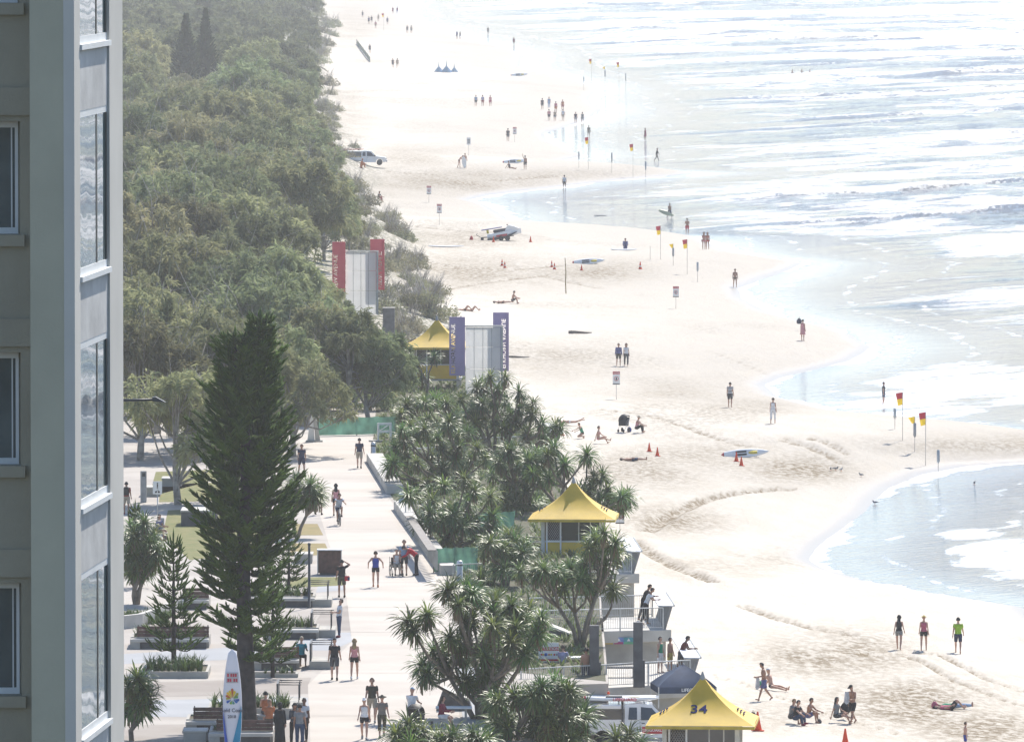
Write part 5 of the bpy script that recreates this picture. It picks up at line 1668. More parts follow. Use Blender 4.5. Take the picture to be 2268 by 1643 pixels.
q = MB(); q.box(-0.17, 0.17, -0.12, 0.12, 0, 1.75, bev=0.02); q.build('shaft', grey_p, t)
q = MB(); q.box(-0.07, 0.10, -0.13, -0.121, 1.45, 1.65); q.build('plate', steel_dk, t)
p = P(358, 1188, PZ)
t = thing('service_post', 'low grey post with blue plate beside the seated pair', 'post', p)
q = MB(); q.box(-0.14, 0.14, -0.1, 0.1, 0, 1.0, bev=0.02); q.build('shaft', grey_p, t)
q = MB(); q.box(-0.07, 0.07, -0.11, -0.101, 0.6, 0.85); q.build('plate', blue_ink, t)
# street light whose post stands behind the tower
Yl = 300.0; a = PD(238, 886, Yl)
t = thing('street_lamp', 'black street lamp arm reaching out beside the tower', 'street lamp', (a.x, Yl, PZ))
h = a.z - PZ
q = MB(); q.lathe([(0.14, 0), (0.12, 0.1), (0.08, h * 0.6), (0.06, h + 0.05)], 10); q.build('post', steel_dk, t)
q = MB(); q.tube([(0, 0, h - 0.02), (0.9, 0, h), (1.65, 0, h + 0.02)], 0.045, 8); q.build('arm', steel_dk, t)
q = MB(); q.prism([(1.5, h - 0.04), (1.93, h - 0.06), (1.6, h + 0.12), (1.5, h + 0.10)], -0.16, 0.16); q.build('lamp_head', steel_dk, t)

# attention sign on the near deck
p = PD(1215, 1481, 402.5)
t = thing('attention_sign', 'white and red attention board behind the near deck rail', 'sign', (p.x, 402.5, 4.4), 0.0)
z0 = p.z - 4.4; s = 402.5 / F
w = 45 * s / 2
q = MB(); q.box(-w, w, -0.03, 0.03, z0, z0 + 59 * s); q.build('board', whitep, t)
H_ = 59 * s
for (a, b) in ((0.70, 0.84), (0.30, 0.38)):
    q = MB(); q.box(-w, w, -0.036, -0.031, z0 + H_ * a, z0 + H_ * b); q.build('red_band', red_p, t)
o = link('lettering', text_mesh('ATTENTION', 0.16, 0.002, bold=0.003), whitep, t, loc=(0, -0.04, z0 + H_ * 0.77)); o.rotation_euler = (math.pi / 2, 0, 0)
for k, (x, c_) in enumerate([(-0.32, (0.6, 0.05, 0.05)), (-0.24, (0.8, 0.55, 0.02)), (-0.12, (0.03, 0.12, 0.45)), (0.02, (0.7, 0.2, 0.03)), (0.12, (0.8, 0.6, 0.03)), (0.26, (0.6, 0.04, 0.05)), (0.36, (0.3, 0.3, 0.32))]):
    r_ = 0.075 if k == 2 else 0.045
    q = MB(); q.lathe([(r_, -0.004), (r_, 0.004)], 12, Matrix.Translation((x, -0.034, z0 + H_ * 0.55)) @ Matrix.Rotation(math.pi / 2, 4, 'X')); q.build('symbol', pmat(*c_), t)
for k in range(9):
    x = -0.28 + k * 0.078
    q = MB(); q.box(x - 0.022, x + 0.022, -0.036, -0.031, z0 + H_ * 0.20, z0 + H_ * 0.25); q.build('symbol', steel_dk if k % 3 else red_p, t)
for x in (-w + 0.05, w - 0.05):
    q = MB(); q.box(x - 0.03, x + 0.03, 0.031, 0.08, 0, z0 + H_ * 0.9); q.build('post', steel_dk, t)
# printed banner on the middle deck
Yb = P(1340, 1396, 5.0).y - 0.25
a, b = PD(1294, 1426, Yb), PD(1403, 1411, Yb)
t = thing('banner', 'long colourful printed banner below the middle deck', 'banner', (a.x, Yb, a.z))
W_, H_ = b.x - a.x, b.z - a.z
q = MB(); q.box(0, W_, 0, 0.02, 0, H_); q.build('sheet', mat('banner_blue', (0.17, 0.22, 0.50), 0.6), t)
for k, c_ in enumerate([(0.08, 0.16, 0.50), (0.33, 0.30, 0.60), (0.25, 0.28, 0.62), (0.20, 0.30, 0.62), (0.10, 0.35, 0.40)]):
    x0 = W_ * k / 5
    q = MB(); q.box(x0 + 0.005, x0 + W_ / 5 - 0.005, -0.005, -0.001, 0.0, H_); q.build('picture', pmat(*c_), t)
    c2 = [(0.35, 0.12, 0.40), (0.42, 0.10, 0.38), (0.70, 0.48, 0.08), (0.45, 0.08, 0.22), (0.15, 0.45, 0.25)][k]
    q = MB(); q.box(x0 + 0.02, x0 + W_ / 5 - 0.02, -0.009, -0.0055, 0.0, H_ * 0.34); q.build('stripe', pmat(*c2), t)
    q = MB(); q.prism([(x0 + 0.15, H_ * 0.45), (x0 + 0.32, H_ * 0.45), (x0 + 0.24, H_ * 0.9)], -0.009, -0.0055); q.build('motif', whitep, t)

# ---------------------------------------------------------------- lifeguard utes
def wheel(t, x, y, r=0.36, w=0.24):
    wh = thing('wheel', None, None); wh.parent = t; wh.location = (x, y, r)
    M = Matrix.Rotation(math.pi / 2, 4, 'X')
    q = MB(); q.lathe([(r * 0.62, -w / 2), (r * 0.93, -w / 2), (r, -w / 4), (r, w / 4), (r * 0.93, w / 2), (r * 0.62, w / 2)], 20, M); q.build('tyre', tyre_m, wh)
    q = MB(); q.lathe([(0.03, -w / 2 + 0.02), (r * 0.25, -w / 2 + 0.03), (r * 0.60, -w / 2 + 0.05), (r * 0.615, -w / 2 + 0.01), (r * 0.615, w / 2 - 0.02), (0.03, w / 2 - 0.03)], 14, M); q.build('rim', steel, wh)

def ute(loc, rotz, label, boards=True, lettering=True, tray=False):
    """bonnet towards +x, near side is -y"""
    t = thing('lifeguard_truck', label, 'truck', loc, rotz)
    W = 0.90
    def body(poly, y0, y1, name, m, tuck=0.0, top=None):
        q = MB(); n = len(poly)
        V = []
        for (x, z) in poly:
            k = 0.0 if top is None else max(0, (z - 1.05) / 0.75) * tuck
            V.append((x, y0 + k, z))
        for (x, z) in poly:
            k = 0.0 if top is None else max(0, (z - 1.05) / 0.75) * tuck
            V.append((x, y1 - k, z))
        Fc = [tuple(range(n)), tuple(reversed(range(n, 2 * n)))] + [(i, i + n, (i + 1) % n + n, (i + 1) % n) for i in range(n)]
        q.add(V, Fc); return q.build(name, m, t)
    arch = lambda cx, r: [(cx + r * math.cos(a), 0.36 + r * math.sin(a)) for a in np.linspace(math.pi, 0, 9)]
    low = [(-0.65, 0.40)] + [] + [(1.05, 0.38)] + arch(1.62, 0.46) + [(2.15, 0.40), (2.42, 0.45), (2.48, 0.62), (2.45, 0.85), (2.30, 1.00), (1.55, 1.10), (1.20, 1.13), (0.55, 1.78), (-0.10, 1.84), (-0.65, 1.80)]
    body(low, -W, W, 'cab', white_c, 0.16, True)
    # windows, one by one
    def pane(poly, y):
        q = MB(); q.prism(poly, y, y + 0.012 if y < 0 else y - 0.012); return q
    for sy in (-1, 1):
        q = MB(); V = [(0.05, 1.14), (0.98, 1.14), (0.52, 1.66), (0.05, 1.70)]
        k = lambda z: (W - max(0, (z - 1.05) / 0.75) * 0.16 + 0.006) * sy
        q.add([(x, k(z), z) for x, z in V], [(0, 1, 2, 3) if sy < 0 else (3, 2, 1, 0)]); q.build('door_window', glass_dk, t)
        q = MB(); V = [(-0.50, 1.16), (-0.12, 1.16), (-0.12, 1.68), (-0.46, 1.68)]
        q.add([(x, k(z), z) for x, z in V], [(0, 1, 2, 3) if sy < 0 else (3, 2, 1, 0)]); q.build('rear_window', glass_dk, t)
        q = MB(); q.box(0.0, 0.012, sy * W - 0.004, sy * W + 0.004, 0.45, 1.10); q.build('door_seam', grey_p, t)
        q = MB(); q.box(0.08, 0.22, sy * (W + 0.02) - 0.015, sy * (W + 0.02) + 0.015, 0.98, 1.02); q.build('door_handle', steel_dk, t)
        q = MB(); q.box(0.95, 1.10, sy * (W + 0.1) - 0.08, sy * (W + 0.1) + 0.08, 1.12, 1.28, bev=0.02); q.build('mirror', black_p, t)
        q = MB(); q.box(2.36, 2.50, sy * 0.70 - 0.14, sy * 0.70 + 0.14, 0.74, 0.90, bev=0.02); q.build('headlight', steel, t)
    q = MB(); q.add([(1.22, -0.72, 1.14), (1.22, 0.72, 1.14), (0.58, 0.62, 1.765), (0.58, -0.62, 1.765)], [(0, 1, 2, 3)]); q.build('windscreen', glass_dk, t)
    q = MB(); q.box(2.44, 2.58, -W + 0.03, W - 0.03, 0.42, 0.66, bev=0.03); q.build('bumper', grey_p if not lettering else white_c, t)
    # tray or canopy
    q = MB(); q.box(-2.55, -0.67, -W + 0.02, W - 0.02, 0.50, 0.62); q.build('tray', grey_p, t)
    if tray:
        for sy in (-1, 1):
            for k_ in range(4):
                q = MB(); q.box(-2.5 + k_ * 0.46, -2.46 + k_ * 0.46, sy * (W - 0.05) - 0.02, sy * (W - 0.05) + 0.02, 0.62, 1.72); q.build('frame_post', grey_p, t)
            q = MB(); q.box(-2.55, -0.68, sy * (W - 0.05) - 0.025, sy * (W - 0.05) + 0.025, 1.15, 1.70); q.build('side_screen', mat('tinted_screen', (0.10, 0.11, 0.12), 0.3), t)
            q = MB(); q.box(-2.55, -0.68, sy * (W - 0.05) - 0.03, sy * (W - 0.05) + 0.03, 0.63, 0.98); q.build('side_gate', white_c, t)
        q = MB(); q.box(-2.56, -0.67, -W + 0.02, W - 0.02, 1.701, 1.78); q.build('canopy_roof', white_c, t)
    else:
        q = MB(); q.box(-2.55, -0.68, -W + 0.02, W - 0.02, 0.621, 1.16); q.build('side_gate', white_c, t)
        q = MB(); q.box(-2.50, -0.72, -W + 0.05, W - 0.05, 1.161, 1.62); q.build('canopy_glass', glass_dk, t)
        q = MB(); q.box(-2.56, -0.67, -W + 0.02, W - 0.02, 1.621, 1.80, bev=0.03); q.build('canopy_roof', white_c, t)
        q = MB(); q.box(-0.80, -0.70, -W - 0.005, W + 0.005, 0.63, 1.80); q.build('canopy_frame', steel_dk, t)
    for x in (-1.62, 1.62):
        for y in (-0.76, 0.76): wheel(t, x, y)
    if lettering:
        for sy in (-1,):
            q = MB(); q.box(0.10, 1.02, -W - 0.004, -W - 0.001, 0.55, 0.86); q.build('red_panel', red_p, t)
            o = link('lettering', text_mesh('LIFEGUARD', 0.17, 0.002, bold=0.003), whitep, t, loc=(0.56, -W - 0.007, 0.70)); o.rotation_euler = (math.pi / 2, 0, 0)
        q = MB(); q.lathe([(0.06, 0), (0.06, 0.08), (0.03, 0.12), (0.0, 0.125)], 10, Matrix.Translation((-1.35, 0.3, 2.16))); q.build('beacon', orange_p, t)
    for x in (-2.3, -0.9, 0.2):
        q = MB(); q.tube([(x, -0.75, 1.86), (x, 0.75, 1.86)], 0.025, 6); q.build('roof_bar', steel_dk, t)
    return t
def rescue_board(loc, rot, label, group=None, L=3.2, W=0.55, T=0.14, nose=True, stripes=True, plain=None, name='rescue_board', cat='surfboard', scale=1.0, lettering=None):
    """flat board along local x"""
    t = thing(name, label, cat, loc, 0, group, scale)
    t.rotation_euler = rot
    V, Fc = surfboard_mesh(L, W, T, 0.05)
    M = Matrix.Rotation(math.pi / 2, 4, 'Y') @ Matrix.Rotation(math.pi / 2, 4, 'Z')
    M = Matrix.Translation((-L / 2, 0, T / 2)) @ Matrix(((0, 0, 1, 0), (1, 0, 0, 0), (0, 1, 0, 0), (0, 0, 0, 1)))
    q = MB(); q.add(V, Fc, True, M); q.build('board', plain or board_w, t)
    if stripes:
        V2, F2 = surfboard_mesh(L, W * 1.03, T * 1.1, 0.05)
        k = [i for i, v in enumerate(V2) if v[2] < 0.12 * L]
        n0 = 10 * (int(max(k) / 10) + 1)
        q = MB(); q.add(V2[:n0], [f for f in F2 if max(f) < n0], True, M); q.build('red_tail', red_p, t)
        for (x0, x1, y0, y1) in ((-0.62, 0.10, 0.04, 0.16), (-0.62, 0.10, -0.16, -0.04)):
            q = MB(); q.box(x0, x1, y0, y1, T * 0.99, T * 1.16); q.build('deck_pad', black_p, t)
        q = MB(); q.lathe([(0.30, 0), (0.30, 0.012)], 16, Matrix.Translation((0.62, 0, T * 0.98)) @ Matrix.Diagonal((1.35, 0.42, 1, 1))); q.build('yellow_patch', mat('board_yellow', (0.62, 0.50, 0.06), 0.5), t)
    if lettering:
        o = link('lettering', text_mesh(lettering, 0.2, 0.003, bold=0.003), red_p, t, loc=(0.2, -W / 2 - 0.02, T / 2)); o.rotation_euler = (math.pi / 2, 0, 0)
    return t
p = P(1395, 1634, 3.0)
sz_ = gz(p.x, p.y)
p = P(1417, 1652, 2.4)
truck = ute((p.x, p.y + 0.9, 2.4), 0.0, 'white lifeguard truck parked below the near deck with boards on top')
bd = rescue_board((p.x - 0.85, p.y + 0.6, 2.4 + 1.90), (0, 0, 0), 'white rescue board with red band on the near truck roof', L=3.4, W=0.62, T=0.20, lettering='LIFEGUARD')
bd = rescue_board((p.x - 0.75, p.y + 1.25, 2.4 + 1.90), (0, 0, 0.03), 'second white board lying behind on the near truck roof', L=3.2, W=0.58, T=0.2, stripes=False)
p = G(812, 366)
ute((p.x, p.y, p.z), 0.0, 'white utility truck with caged tray parked at the dune foot', tray=True, lettering=False)
rescue_board((p.x - 1.6, p.y, p.z + 1.90), (0, 0, 0), 'pale board on the roof of the far parked truck', L=2.6, W=0.5, T=0.12, stripes=False, plain=mat('board_faded_red', (0.5, 0.2, 0.16), 0.5))

# ---------------------------------------------------------------- tents
def gazebo(loc, E, H, hr, label):
    t = thing('gazebo', label, 'tent', loc, 0.12)
    nav = mat('tent_navy', (0.055, 0.085, 0.15), 0.75, 0.12, 2, transl=0.12)
    e = E / 2
    for k in range(4):
        V = []; Fc = []
        for i in range(6):
            u = i / 5; w = e * (1 - u) + 0.05 * u; z = H + hr * (u ** 0.85)
            for j in range(7):
                v = -1 + j / 3
                V.append((v * w, -w + 0.10 * (1 - v * v) * (1 - u), z - 0.05 * (1 - v * v) * (1 - u)))
        for i in range(5):
            for j in range(6):
                o = i * 7 + j; Fc.append((o, o + 1, o + 8, o + 7))
        q = MB(); q.add(V, Fc, True, Matrix.Rotation(k * math.pi / 2, 4, 'Z')); q.build('canopy_sheet', nav, t)
        q = MB(); q.box(-e, e, -e - 0.004, -e + 0.012, H - 0.28, H - 0.001, Matrix.Rotation(k * math.pi / 2, 4, 'Z')); q.build('valance', mat('tent_valance', (0.03, 0.05, 0.10), 0.75), t)
    for x in (-e, e):
        for y in (-e, e):
            q = MB(); q.box(x - 0.025, x + 0.025, y - 0.025, y + 0.025, -0.3, H); q.build('leg', steel, t)
    o = link('lettering', text_mesh('LIFEGUARD', 0.20, 0.003, bold=0.003), whitep, t, loc=(0.25, -e - 0.012, H - 0.14)); o.rotation_euler = (math.pi / 2, 0, 0)
    q = MB(); q.lathe([(0.05, H + hr - 0.05), (0.03, H + hr + 0.08)], 8); q.build('finial', grey_p, t)
pt = PD(1515, 1521, 394.0); zt_ = gz(pt.x, 395.0)
gazebo((pt.x, 395.3, zt_), 2.55, pt.z - zt_, 0.86, 'navy lifeguard gazebo tent behind tower 34')
rescue_board((PD(1590, 1518, 396).x - 0.6, 396.5, gz(9, 396) + 0.9), (0, 0, 0.1), 'red and white board sticking out behind the navy tent', L=3.0, W=0.5)
for k, (px, py, s_) in enumerate([(972, 160, 1.0), (989, 161, 1.15), (1006, 160, 0.85)]):
    p = G(px, py)
    t = thing('beach_shelter', ['left', 'middle', 'right'][k] + ' of three blue and white peaked beach shelters', 'tent', p, 0.3 * k, 'peaked beach shelters', s_ * 1.25)
    for j, m_ in enumerate((mat('shelter_blue', (0.12, 0.25, 0.45), 0.7, transl=0.2), whitep, mat('shelter_pale', (0.35, 0.50, 0.62), 0.7, transl=0.2))):
        a0 = 2.1 * j - 1.2; a1 = a0 + 2.1
        q = MB(); q.add([(0.75 * math.cos(a0), 0.75 * math.sin(a0), 0), (0.75 * math.cos((a0 + a1) / 2), 0.75 * math.sin((a0 + a1) / 2), 0.05), (0.75 * math.cos(a1), 0.75 * math.sin(a1), 0), (0.1 * math.cos(a1), 0.1 * math.sin(a1), 0.8), (0, 0, 1.55), (0.1 * math.cos(a0), 0.1 * math.sin(a0), 0.8)],
                          [(0, 1, 5), (1, 2, 3), (1, 3, 5), (3, 4, 5)]); q.build('sail', m_, t)

# ---------------------------------------------------------------- flags and danger signs on the sand
def flag(px, py_top, py_base, label, kind='rg', h=None, group='patrol flags'):
    b = G(px, py_base); s = b.y / F
    h = (py_base - py_top) * s
    t = thing('patrol_flag', label, 'flag', (b.x, b.y, b.z - 0.2), 0, group)
    h += 0.2
    q = MB(); q.tube([(0, 0, 0), (0, 0, h)], 0.018 + s * 0.1, 6); q.build('pole', mat('flag_pole', (0.45, 0.43, 0.40), 0.6), t)
    fh = min(0.85, 0.32 * h); fw = fh * 0.55
    def cloth(z0, z1, m_, w0, w1):
        V = []; Fc = []
        for i in range(5):
            u = i / 4
            for j in range(4):
                v = j / 3; w = w0 + (w1 - w0) * v
                V.append((-u * w, 0.05 * math.sin(u * 6 + v), z1 + (z0 - z1) * v - u * 0.18 * (z1 - z0)))
        for i in range(4):
            for j in range(3):
                o = i * 4 + j; Fc.append((o, o + 1, o + 5, o + 4))
        q = MB(); q.add(V, Fc, True); return q
    if kind == 'rg':
        cloth(h - fh * 0.5, h, dkred, fw, fw * 0.85).build('red_half', dkred, t)
        cloth(h - fh, h - fh * 0.5, yellow_p, fw * 0.85, fw * 0.7).build('yellow_half', yellow_p, t)
    elif kind == 'y':
        cloth(h - fh * 0.5, h, yellow_p, fw, fw * 0.4).build('pennant', yellow_p, t)
        q = MB(); q.lathe([(0.03, h * 0.45), (0.10, h * 0.50), (0.10, h * 0.82), (0.03, h * 0.84)], 10); q.build('rescue_tube', grey_p, t)
    elif kind == 'tube':
        q = MB(); q.lathe([(0.03, h * 0.55), (0.10, h * 0.62), (0.10, h * 0.98), (0.03, h)], 10); q.build('rescue_tube', mat('tube_grey', (0.44, 0.47, 0.48), 0.6), t)
    return t
for r_ in [(1999, 868, 975, 'red and yellow flag left of the near pair at the swash', 'rg'), (2050, 912, 1031, 'red and yellow flag right of the near pair at the swash', 'rg'), (2026, 922, 1000, 'small yellow pennant with grey tube between the near flags', 'y'),
           (1982, 904, 950, 'grey rescue tube on a pole by the boy in the swash', 'tube'), (2078, 995, 1057, 'grey rescue tube on a pole in the near shallows', 'tube'),
           (1463, 500, 575, 'red and yellow flag left of the mid beach pair', 'rg'), (1522, 530, 608, 'red flag at the right of the mid beach pair', 'rg'), (1491, 540, 588, 'yellow pennant with grey tube between the mid beach flags', 'y'),
           (1440, 545, 575, 'thin bare pole left of the mid beach flags', 'pole'), (1545, 580, 625, 'thin tube pole right of the mid beach flags', 'tube'),
           (1303, 304, 376, 'red and yellow flag below the walker in the far swash', 'rg'), (1402, 319, 392, 'red and yellow flag on the far sand spit', 'rg'), (1355, 338, 384, 'grey tube pole between the flags of the far spit', 'tube'), (1430, 357, 398, 'dark tube pole at the tip of the far spit', 'tube'), (1282, 336, 372, 'bare tube pole left of the far spit flags', 'tube'),
           (1310, 131, 180, 'left red and yellow flag before the far breakers', 'rg'), (1371, 138, 197, 'right red and yellow flag before the far breakers', 'rg'), (1340, 148, 188, 'small yellow pennant before the far breakers', 'y'), (1386, 162, 200, 'tube pole right of the flags before the far breakers', 'tube'), (1293, 170, 200, 'small grey board on a pole before the far breakers', 'tube'),
           (850, 30, 68, 'hazy red and yellow flag among the farthest walkers', 'rg')]:
    flag(*r_)
def danger(px, py_top, py_base, label, wpx=None, red=True):
    b = G(px, py_base); s = b.y / F
    t = thing('danger_sign', label, 'sign', (b.x, b.y, b.z - 0.15), 0, 'beach danger signs')
    h = (py_base - py_top) * s + 0.15
    q = MB(); q.tube([(0, 0, 0), (0, 0, h)], 0.02 + s * 0.1, 6); q.build('post', steel, t)
    w = 0.26
    q = MB(); q.box(-w, w, -0.05, -0.03, h - 0.95, h); q.build('board', whitep, t)
    if red:
        q = MB(); q.box(-w, w, -0.056, -0.051, h - 0.20, h); q.build('red_header', red_p, t)
        q = MB(); q.box(-w, w, -0.056, -0.051, h - 0.95, h - 0.88); q.build('footer', steel_dk, t)
        q = MB()
        q.tube([(0.15 * math.cos(an), -0.056, h - 0.52 + 0.15 * math.sin(an)) for an in np.linspace(0, 2 * math.pi, 17)], 0.018, 4, cap=False); q.build('ban_ring', red_p, t)
        q = MB(); q.box(-0.04, 0.04, -0.062, -0.058, h - 0.62, h - 0.44); q.build('swimmer_symbol', black_p, t)
        if s > 0.02:
            o = link('lettering', text_mesh('DANGER', 0.115, 0.002, bold=0.002), whitep, t, loc=(0, -0.06, h - 0.10)); o.rotation_euler = (math.pi / 2, 0, 0)
    else:
        q = MB(); q.box(-w * 0.7, w * 0.7, -0.056, -0.051, h - 0.8, h - 0.15); q.build('print', grey_p, t)
    return t
for r_ in [(1373, 1123, 1186, 'white danger sign with red header right of the middle yellow tower'), (1365, 822, 885, 'white danger sign in front of the walking couple'), (973, 452, 498, 'nearer danger sign on the sand by the dune corner'), (950, 412, 449, 'farther danger sign on the sand by the dune corner'),
           (1140, 282, 315, 'hazy danger sign beside a lone dark walker'), (1497, 634, 684, 'danger sign on the wet sand of the mid spit')]:
    danger(*r_)
danger(1038, 305, 345, 'plain grey board sign on the far upper beach', red=False)
# cones
def cone_at(px, py, label, s=1.0, stripe=False):
    b = G(px, py)
    t = thing('traffic_cone', label, 'cone', b, 0.3, 'orange cones on the beach', s)
    q = MB(); q.box(-0.22, 0.22, -0.22, 0.22, 0, 0.05, bev=0.01); q.build('base', orange_p, t)
    q = MB(); q.lathe([(0.18, 0.051), (0.11, 0.36), (0.035, 0.78), (0.02, 0.80)], 14); q.build('body', orange_p, t)
    if stripe:
        q = MB(); q.lathe([(0.135, 0.26), (0.098, 0.42)], 14); q.build('band', whitep, t)
for r_ in [(1438, 1000, 'orange cone left of the pair above the lying bather', 0.75), (1456, 1010, 'orange cone right of the pair above the lying bather', 0.75), (1631, 1022, 'orange cone at the left by the near rescue board', 0.8), (1642, 1032, 'orange cone at the right by the near rescue board', 0.8), (1244, 964, 'orange and white cone by the leaning counter', 0.8, True),
           (1112, 589, 'left of two striped cones on the mid sand', 0.8, True), (1118, 594, 'right of two striped cones on the mid sand', 0.8, True), (1222, 592, 'upper striped cone left of the mid rescue board', 0.8, True), (1228, 597, 'lower striped cone left of the mid rescue board', 0.8, True), (1418, 597, 'striped cone right of the mid rescue board', 0.95, True), (1288, 599, 'cone just below the mid rescue board', 0.7),
           (1093, 537, 'cone beneath the jet ski trailer', 0.8), (1175, 537, 'cone at the bow of the jet ski', 0.8), (1678, 1618, 'orange cone at the corner of the numbered tower', 1.1), (1872, 1652, 'cone tip at the bottom edge of the beach', 1.0)]:
    cone_at(*r_)
# boards on the sand
for (px, py, tilt, lab) in [(1650, 1012, 0.45, 'big white rescue board with red tail on the near sand'), (1303, 585, 0.45, 'white rescue board on the mid sand between striped cones'), (1140, 362, 0.35, 'hazy white rescue board beside two people'), (1150, 169, 0.3, 'tiny hazy rescue board near the far shelters')]:
    p = G(px, py)
    rescue_board((p.x, p.y, p.z + 0.22), (math.radians(62), -0.07, 0.06), lab, 'rescue boards on the sand', W=0.66)
    if py > 500:
        t = thing('board_stand', 'small dark stand propping the ' + ('near' if py > 900 else 'mid') + ' rescue board', 'stand', (p.x + 0.75, p.y + 0.1, p.z))
        q = MB(); q.tube([(0, -0.05, 0), (0, 0.02, 0.55)], 0.025, 6); q.build('post', steel_dk, t)
        q = MB(); q.box(-0.18, 0.18, -0.05, 0.0, 0.0, 0.03); q.build('foot', steel_dk, t)
p = G(988, 548); rescue_board((p.x, p.y, p.z + 0.03), (0.05, 0, 0), 'long white paddle board lying on the sand', stripes=False, L=3.6, W=0.6)
p = G(1382, 555); rescue_board((p.x, p.y, p.z + 0.02), (0.1, 0, 0), 'white surfboard under the seated person in blue', stripes=False, L=2.7, W=0.55)
# jet ski on its trailer
def jet_ski():
    p = G(1112, 533)
    t = thing('jet_ski', 'white rescue jet ski on a trailer pointing to the sea', 'jet ski', (p.x + 0.2, p.y, p.z + 0.45), 0.0, None, 1.12)
    t.rotation_euler = (0, -0.16, 0)
    n = 12; V = []; m_ = 8
    for i in range(n + 1):
        u = i / n; x = -1.5 + 3.1 * u
        w = 0.55 * (1 - 0.95 * max(0, u - 0.55) ** 1.5 / 0.45 ** 1.5) + 0.01; z0 = -0.15 + 0.55 * max(0, u - 0.5) ** 1.6; z1 = 0.38 + 0.12 * u
        for (a, b) in ((0, 0), (0.7, 0.12), (1, 0.55), (0.92, 1), (-0.92, 1), (-1, 0.55), (-0.7, 0.12)):
            V.append((x, a * w, z0 + (z1 - z0) * b))
    Fc = [(i * 7 + j, i * 7 + (j + 1) % 7, (i + 1) * 7 + (j + 1) % 7, (i + 1) * 7 + j) for i in range(n) for j in range(7)] + [tuple(range(7)), tuple(reversed(range(n * 7, n * 7 + 7)))]
    q = MB(); q.add(V, Fc, False); q.build('hull', board_w, t)
    q = MB(); q.prism([(-1.52, -0.20), (0.3, -0.20), (1.25, 0.22), (1.1, 0.24), (0.2, 0.02), (-1.52, 0.0)], -0.57, 0.57); q.build('keel', steel_dk, t)
    q = MB(); q.prism([(0.15, 0.45), (1.45, 0.50), (0.95, 0.78), (0.55, 0.92), (0.35, 0.80)], -0.32, 0.32); q.build('bow_cowl', board_w, t)
    q = MB(); q.box(-0.9, 0.4, -0.2, 0.2, 0.42, 0.70, bev=0.06); q.build('seat', mat('seat_dark', (0.06, 0.06, 0.07), 0.6), t)
    q = MB(); q.tube([(0.42, -0.38, 0.98), (0.5, 0, 0.95), (0.42, 0.38, 0.98)], 0.04, 6); q.build('handlebar', black_p, t)
    q = MB(); q.box(-1.95, -0.05, -0.28, 0.28, 0.80, 0.88, bev=0.03); q.build('rescue_sled', mat('sled_purple', (0.12, 0.12, 0.30), 0.5), t)
    q = MB(); q.box(-0.7, 0.3, -0.565, -0.555, 0.02, 0.22); q.build('red_panel', red_p, t)
    q = MB(); q.box(-1.5, -1.3, -0.25, 0.25, 0.45, 0.79); q.build('yellow_strap', mat('board_yellow', (0.62, 0.50, 0.06)), t)
    tr = thing('trailer', 'low dark beach trailer under the jet ski', 'trailer', (p.x, p.y, p.z))
    for y in (-0.3, 0.3):
        q = MB(); q.tube([(-2.1, y, 0.30), (1.2, y, 0.50)], 0.04, 6); q.build('rail', steel_dk, tr)
    for x in (-0.1, 0.55):
        for y in (-0.6, 0.6): wheel(tr, x, y, 0.26, 0.2)
    q = MB(); q.tube([(-2.1, 0, 0.30), (-2.6, 0, 0.55), (-2.5, 0, 0.75)], 0.035, 6); q.build('drawbar', steel_dk, tr)
    for x in (-2.0,):
        q = MB(); q.lathe([(0.16, -0.3), (0.16, 0.3)], 12, Matrix.Translation((x, 0, 0.17)) @ Matrix.Rotation(math.pi / 2, 4, 'X')); q.build('roller', tyre_m, tr)
    b = thing('marker_buoy', 'small red buoy by the trailer drawbar', 'buoy', (p.x - 3.1, p.y, p.z))
    q = MB(); q.lathe([(0.12, 0), (0.2, 0.1), (0.14, 0.35), (0.03, 0.5)], 10); q.build('float', red_p, b)
    q = MB(); q.lathe([(0.15, 0.0), (0.15, 0.04)], 10, Matrix.Translation((0.25, 0, 0))); q.build('weight', steel_dk, b)
jet_ski()
# odd things on the sand
def log(px, py, L, label, m_, h=0.16, ang=0.0):
    p = G(px, py)
    t = thing('driftwood', label, 'log', p, ang)
    q = MB(); q.tube([(-L / 2, 0, h), (-L / 4, 0.05, h * 1.2), (L / 4, -0.05, h * 0.8), (L / 2, 0.04, h * 0.9)], [h, h * 0.9, h * 0.6, h * 0.3], 7); q.build('trunk', m_, t)
    q = MB(); q.tube([(-L / 4, 0, h), (-L / 2.6, 0.1, h * 2.2)], [h * 0.4, h * 0.15], 5); q.build('branch_stub', m_, t)
drift = mat('driftwood_grey', (0.16, 0.14, 0.12), 0.9, 0.2, 4)
log(1285, 740, 1.9, 'grey driftwood log on the bright sand', drift, 0.14)
log(1150, 793, 1.6, 'low driftwood branch right of the purple sign', drift, 0.09)
log(1345, 479, 3.0, 'thin dark branch washed up at the swash', drift, 0.06)
p = G(1254, 650); t = thing('bamboo_pole', 'tall crooked bamboo pole stuck in the sand', 'pole', (p.x, p.y, p.z - 0.3))
q = MB(); q.tube([(0, 0, 0), (-0.06, 0, 1.2), (-0.03, 0, 2.2), (-0.10, 0, 3.5)], [0.05, 0.05, 0.045, 0.03], 7); q.build('stem', mat('bamboo', (0.28, 0.22, 0.09), 0.7, 0.3, 6), t)
q = MB()
for k_ in range(5): q.lathe([(0.056, 0), (0.056, 0.04)], 7, Matrix.Translation((-0.04, 0, 0.5 + 0.6 * k_)))
q.build('nodes', mat('bamboo_node', (0.15, 0.11, 0.05), 0.8), t, kind='stuff')
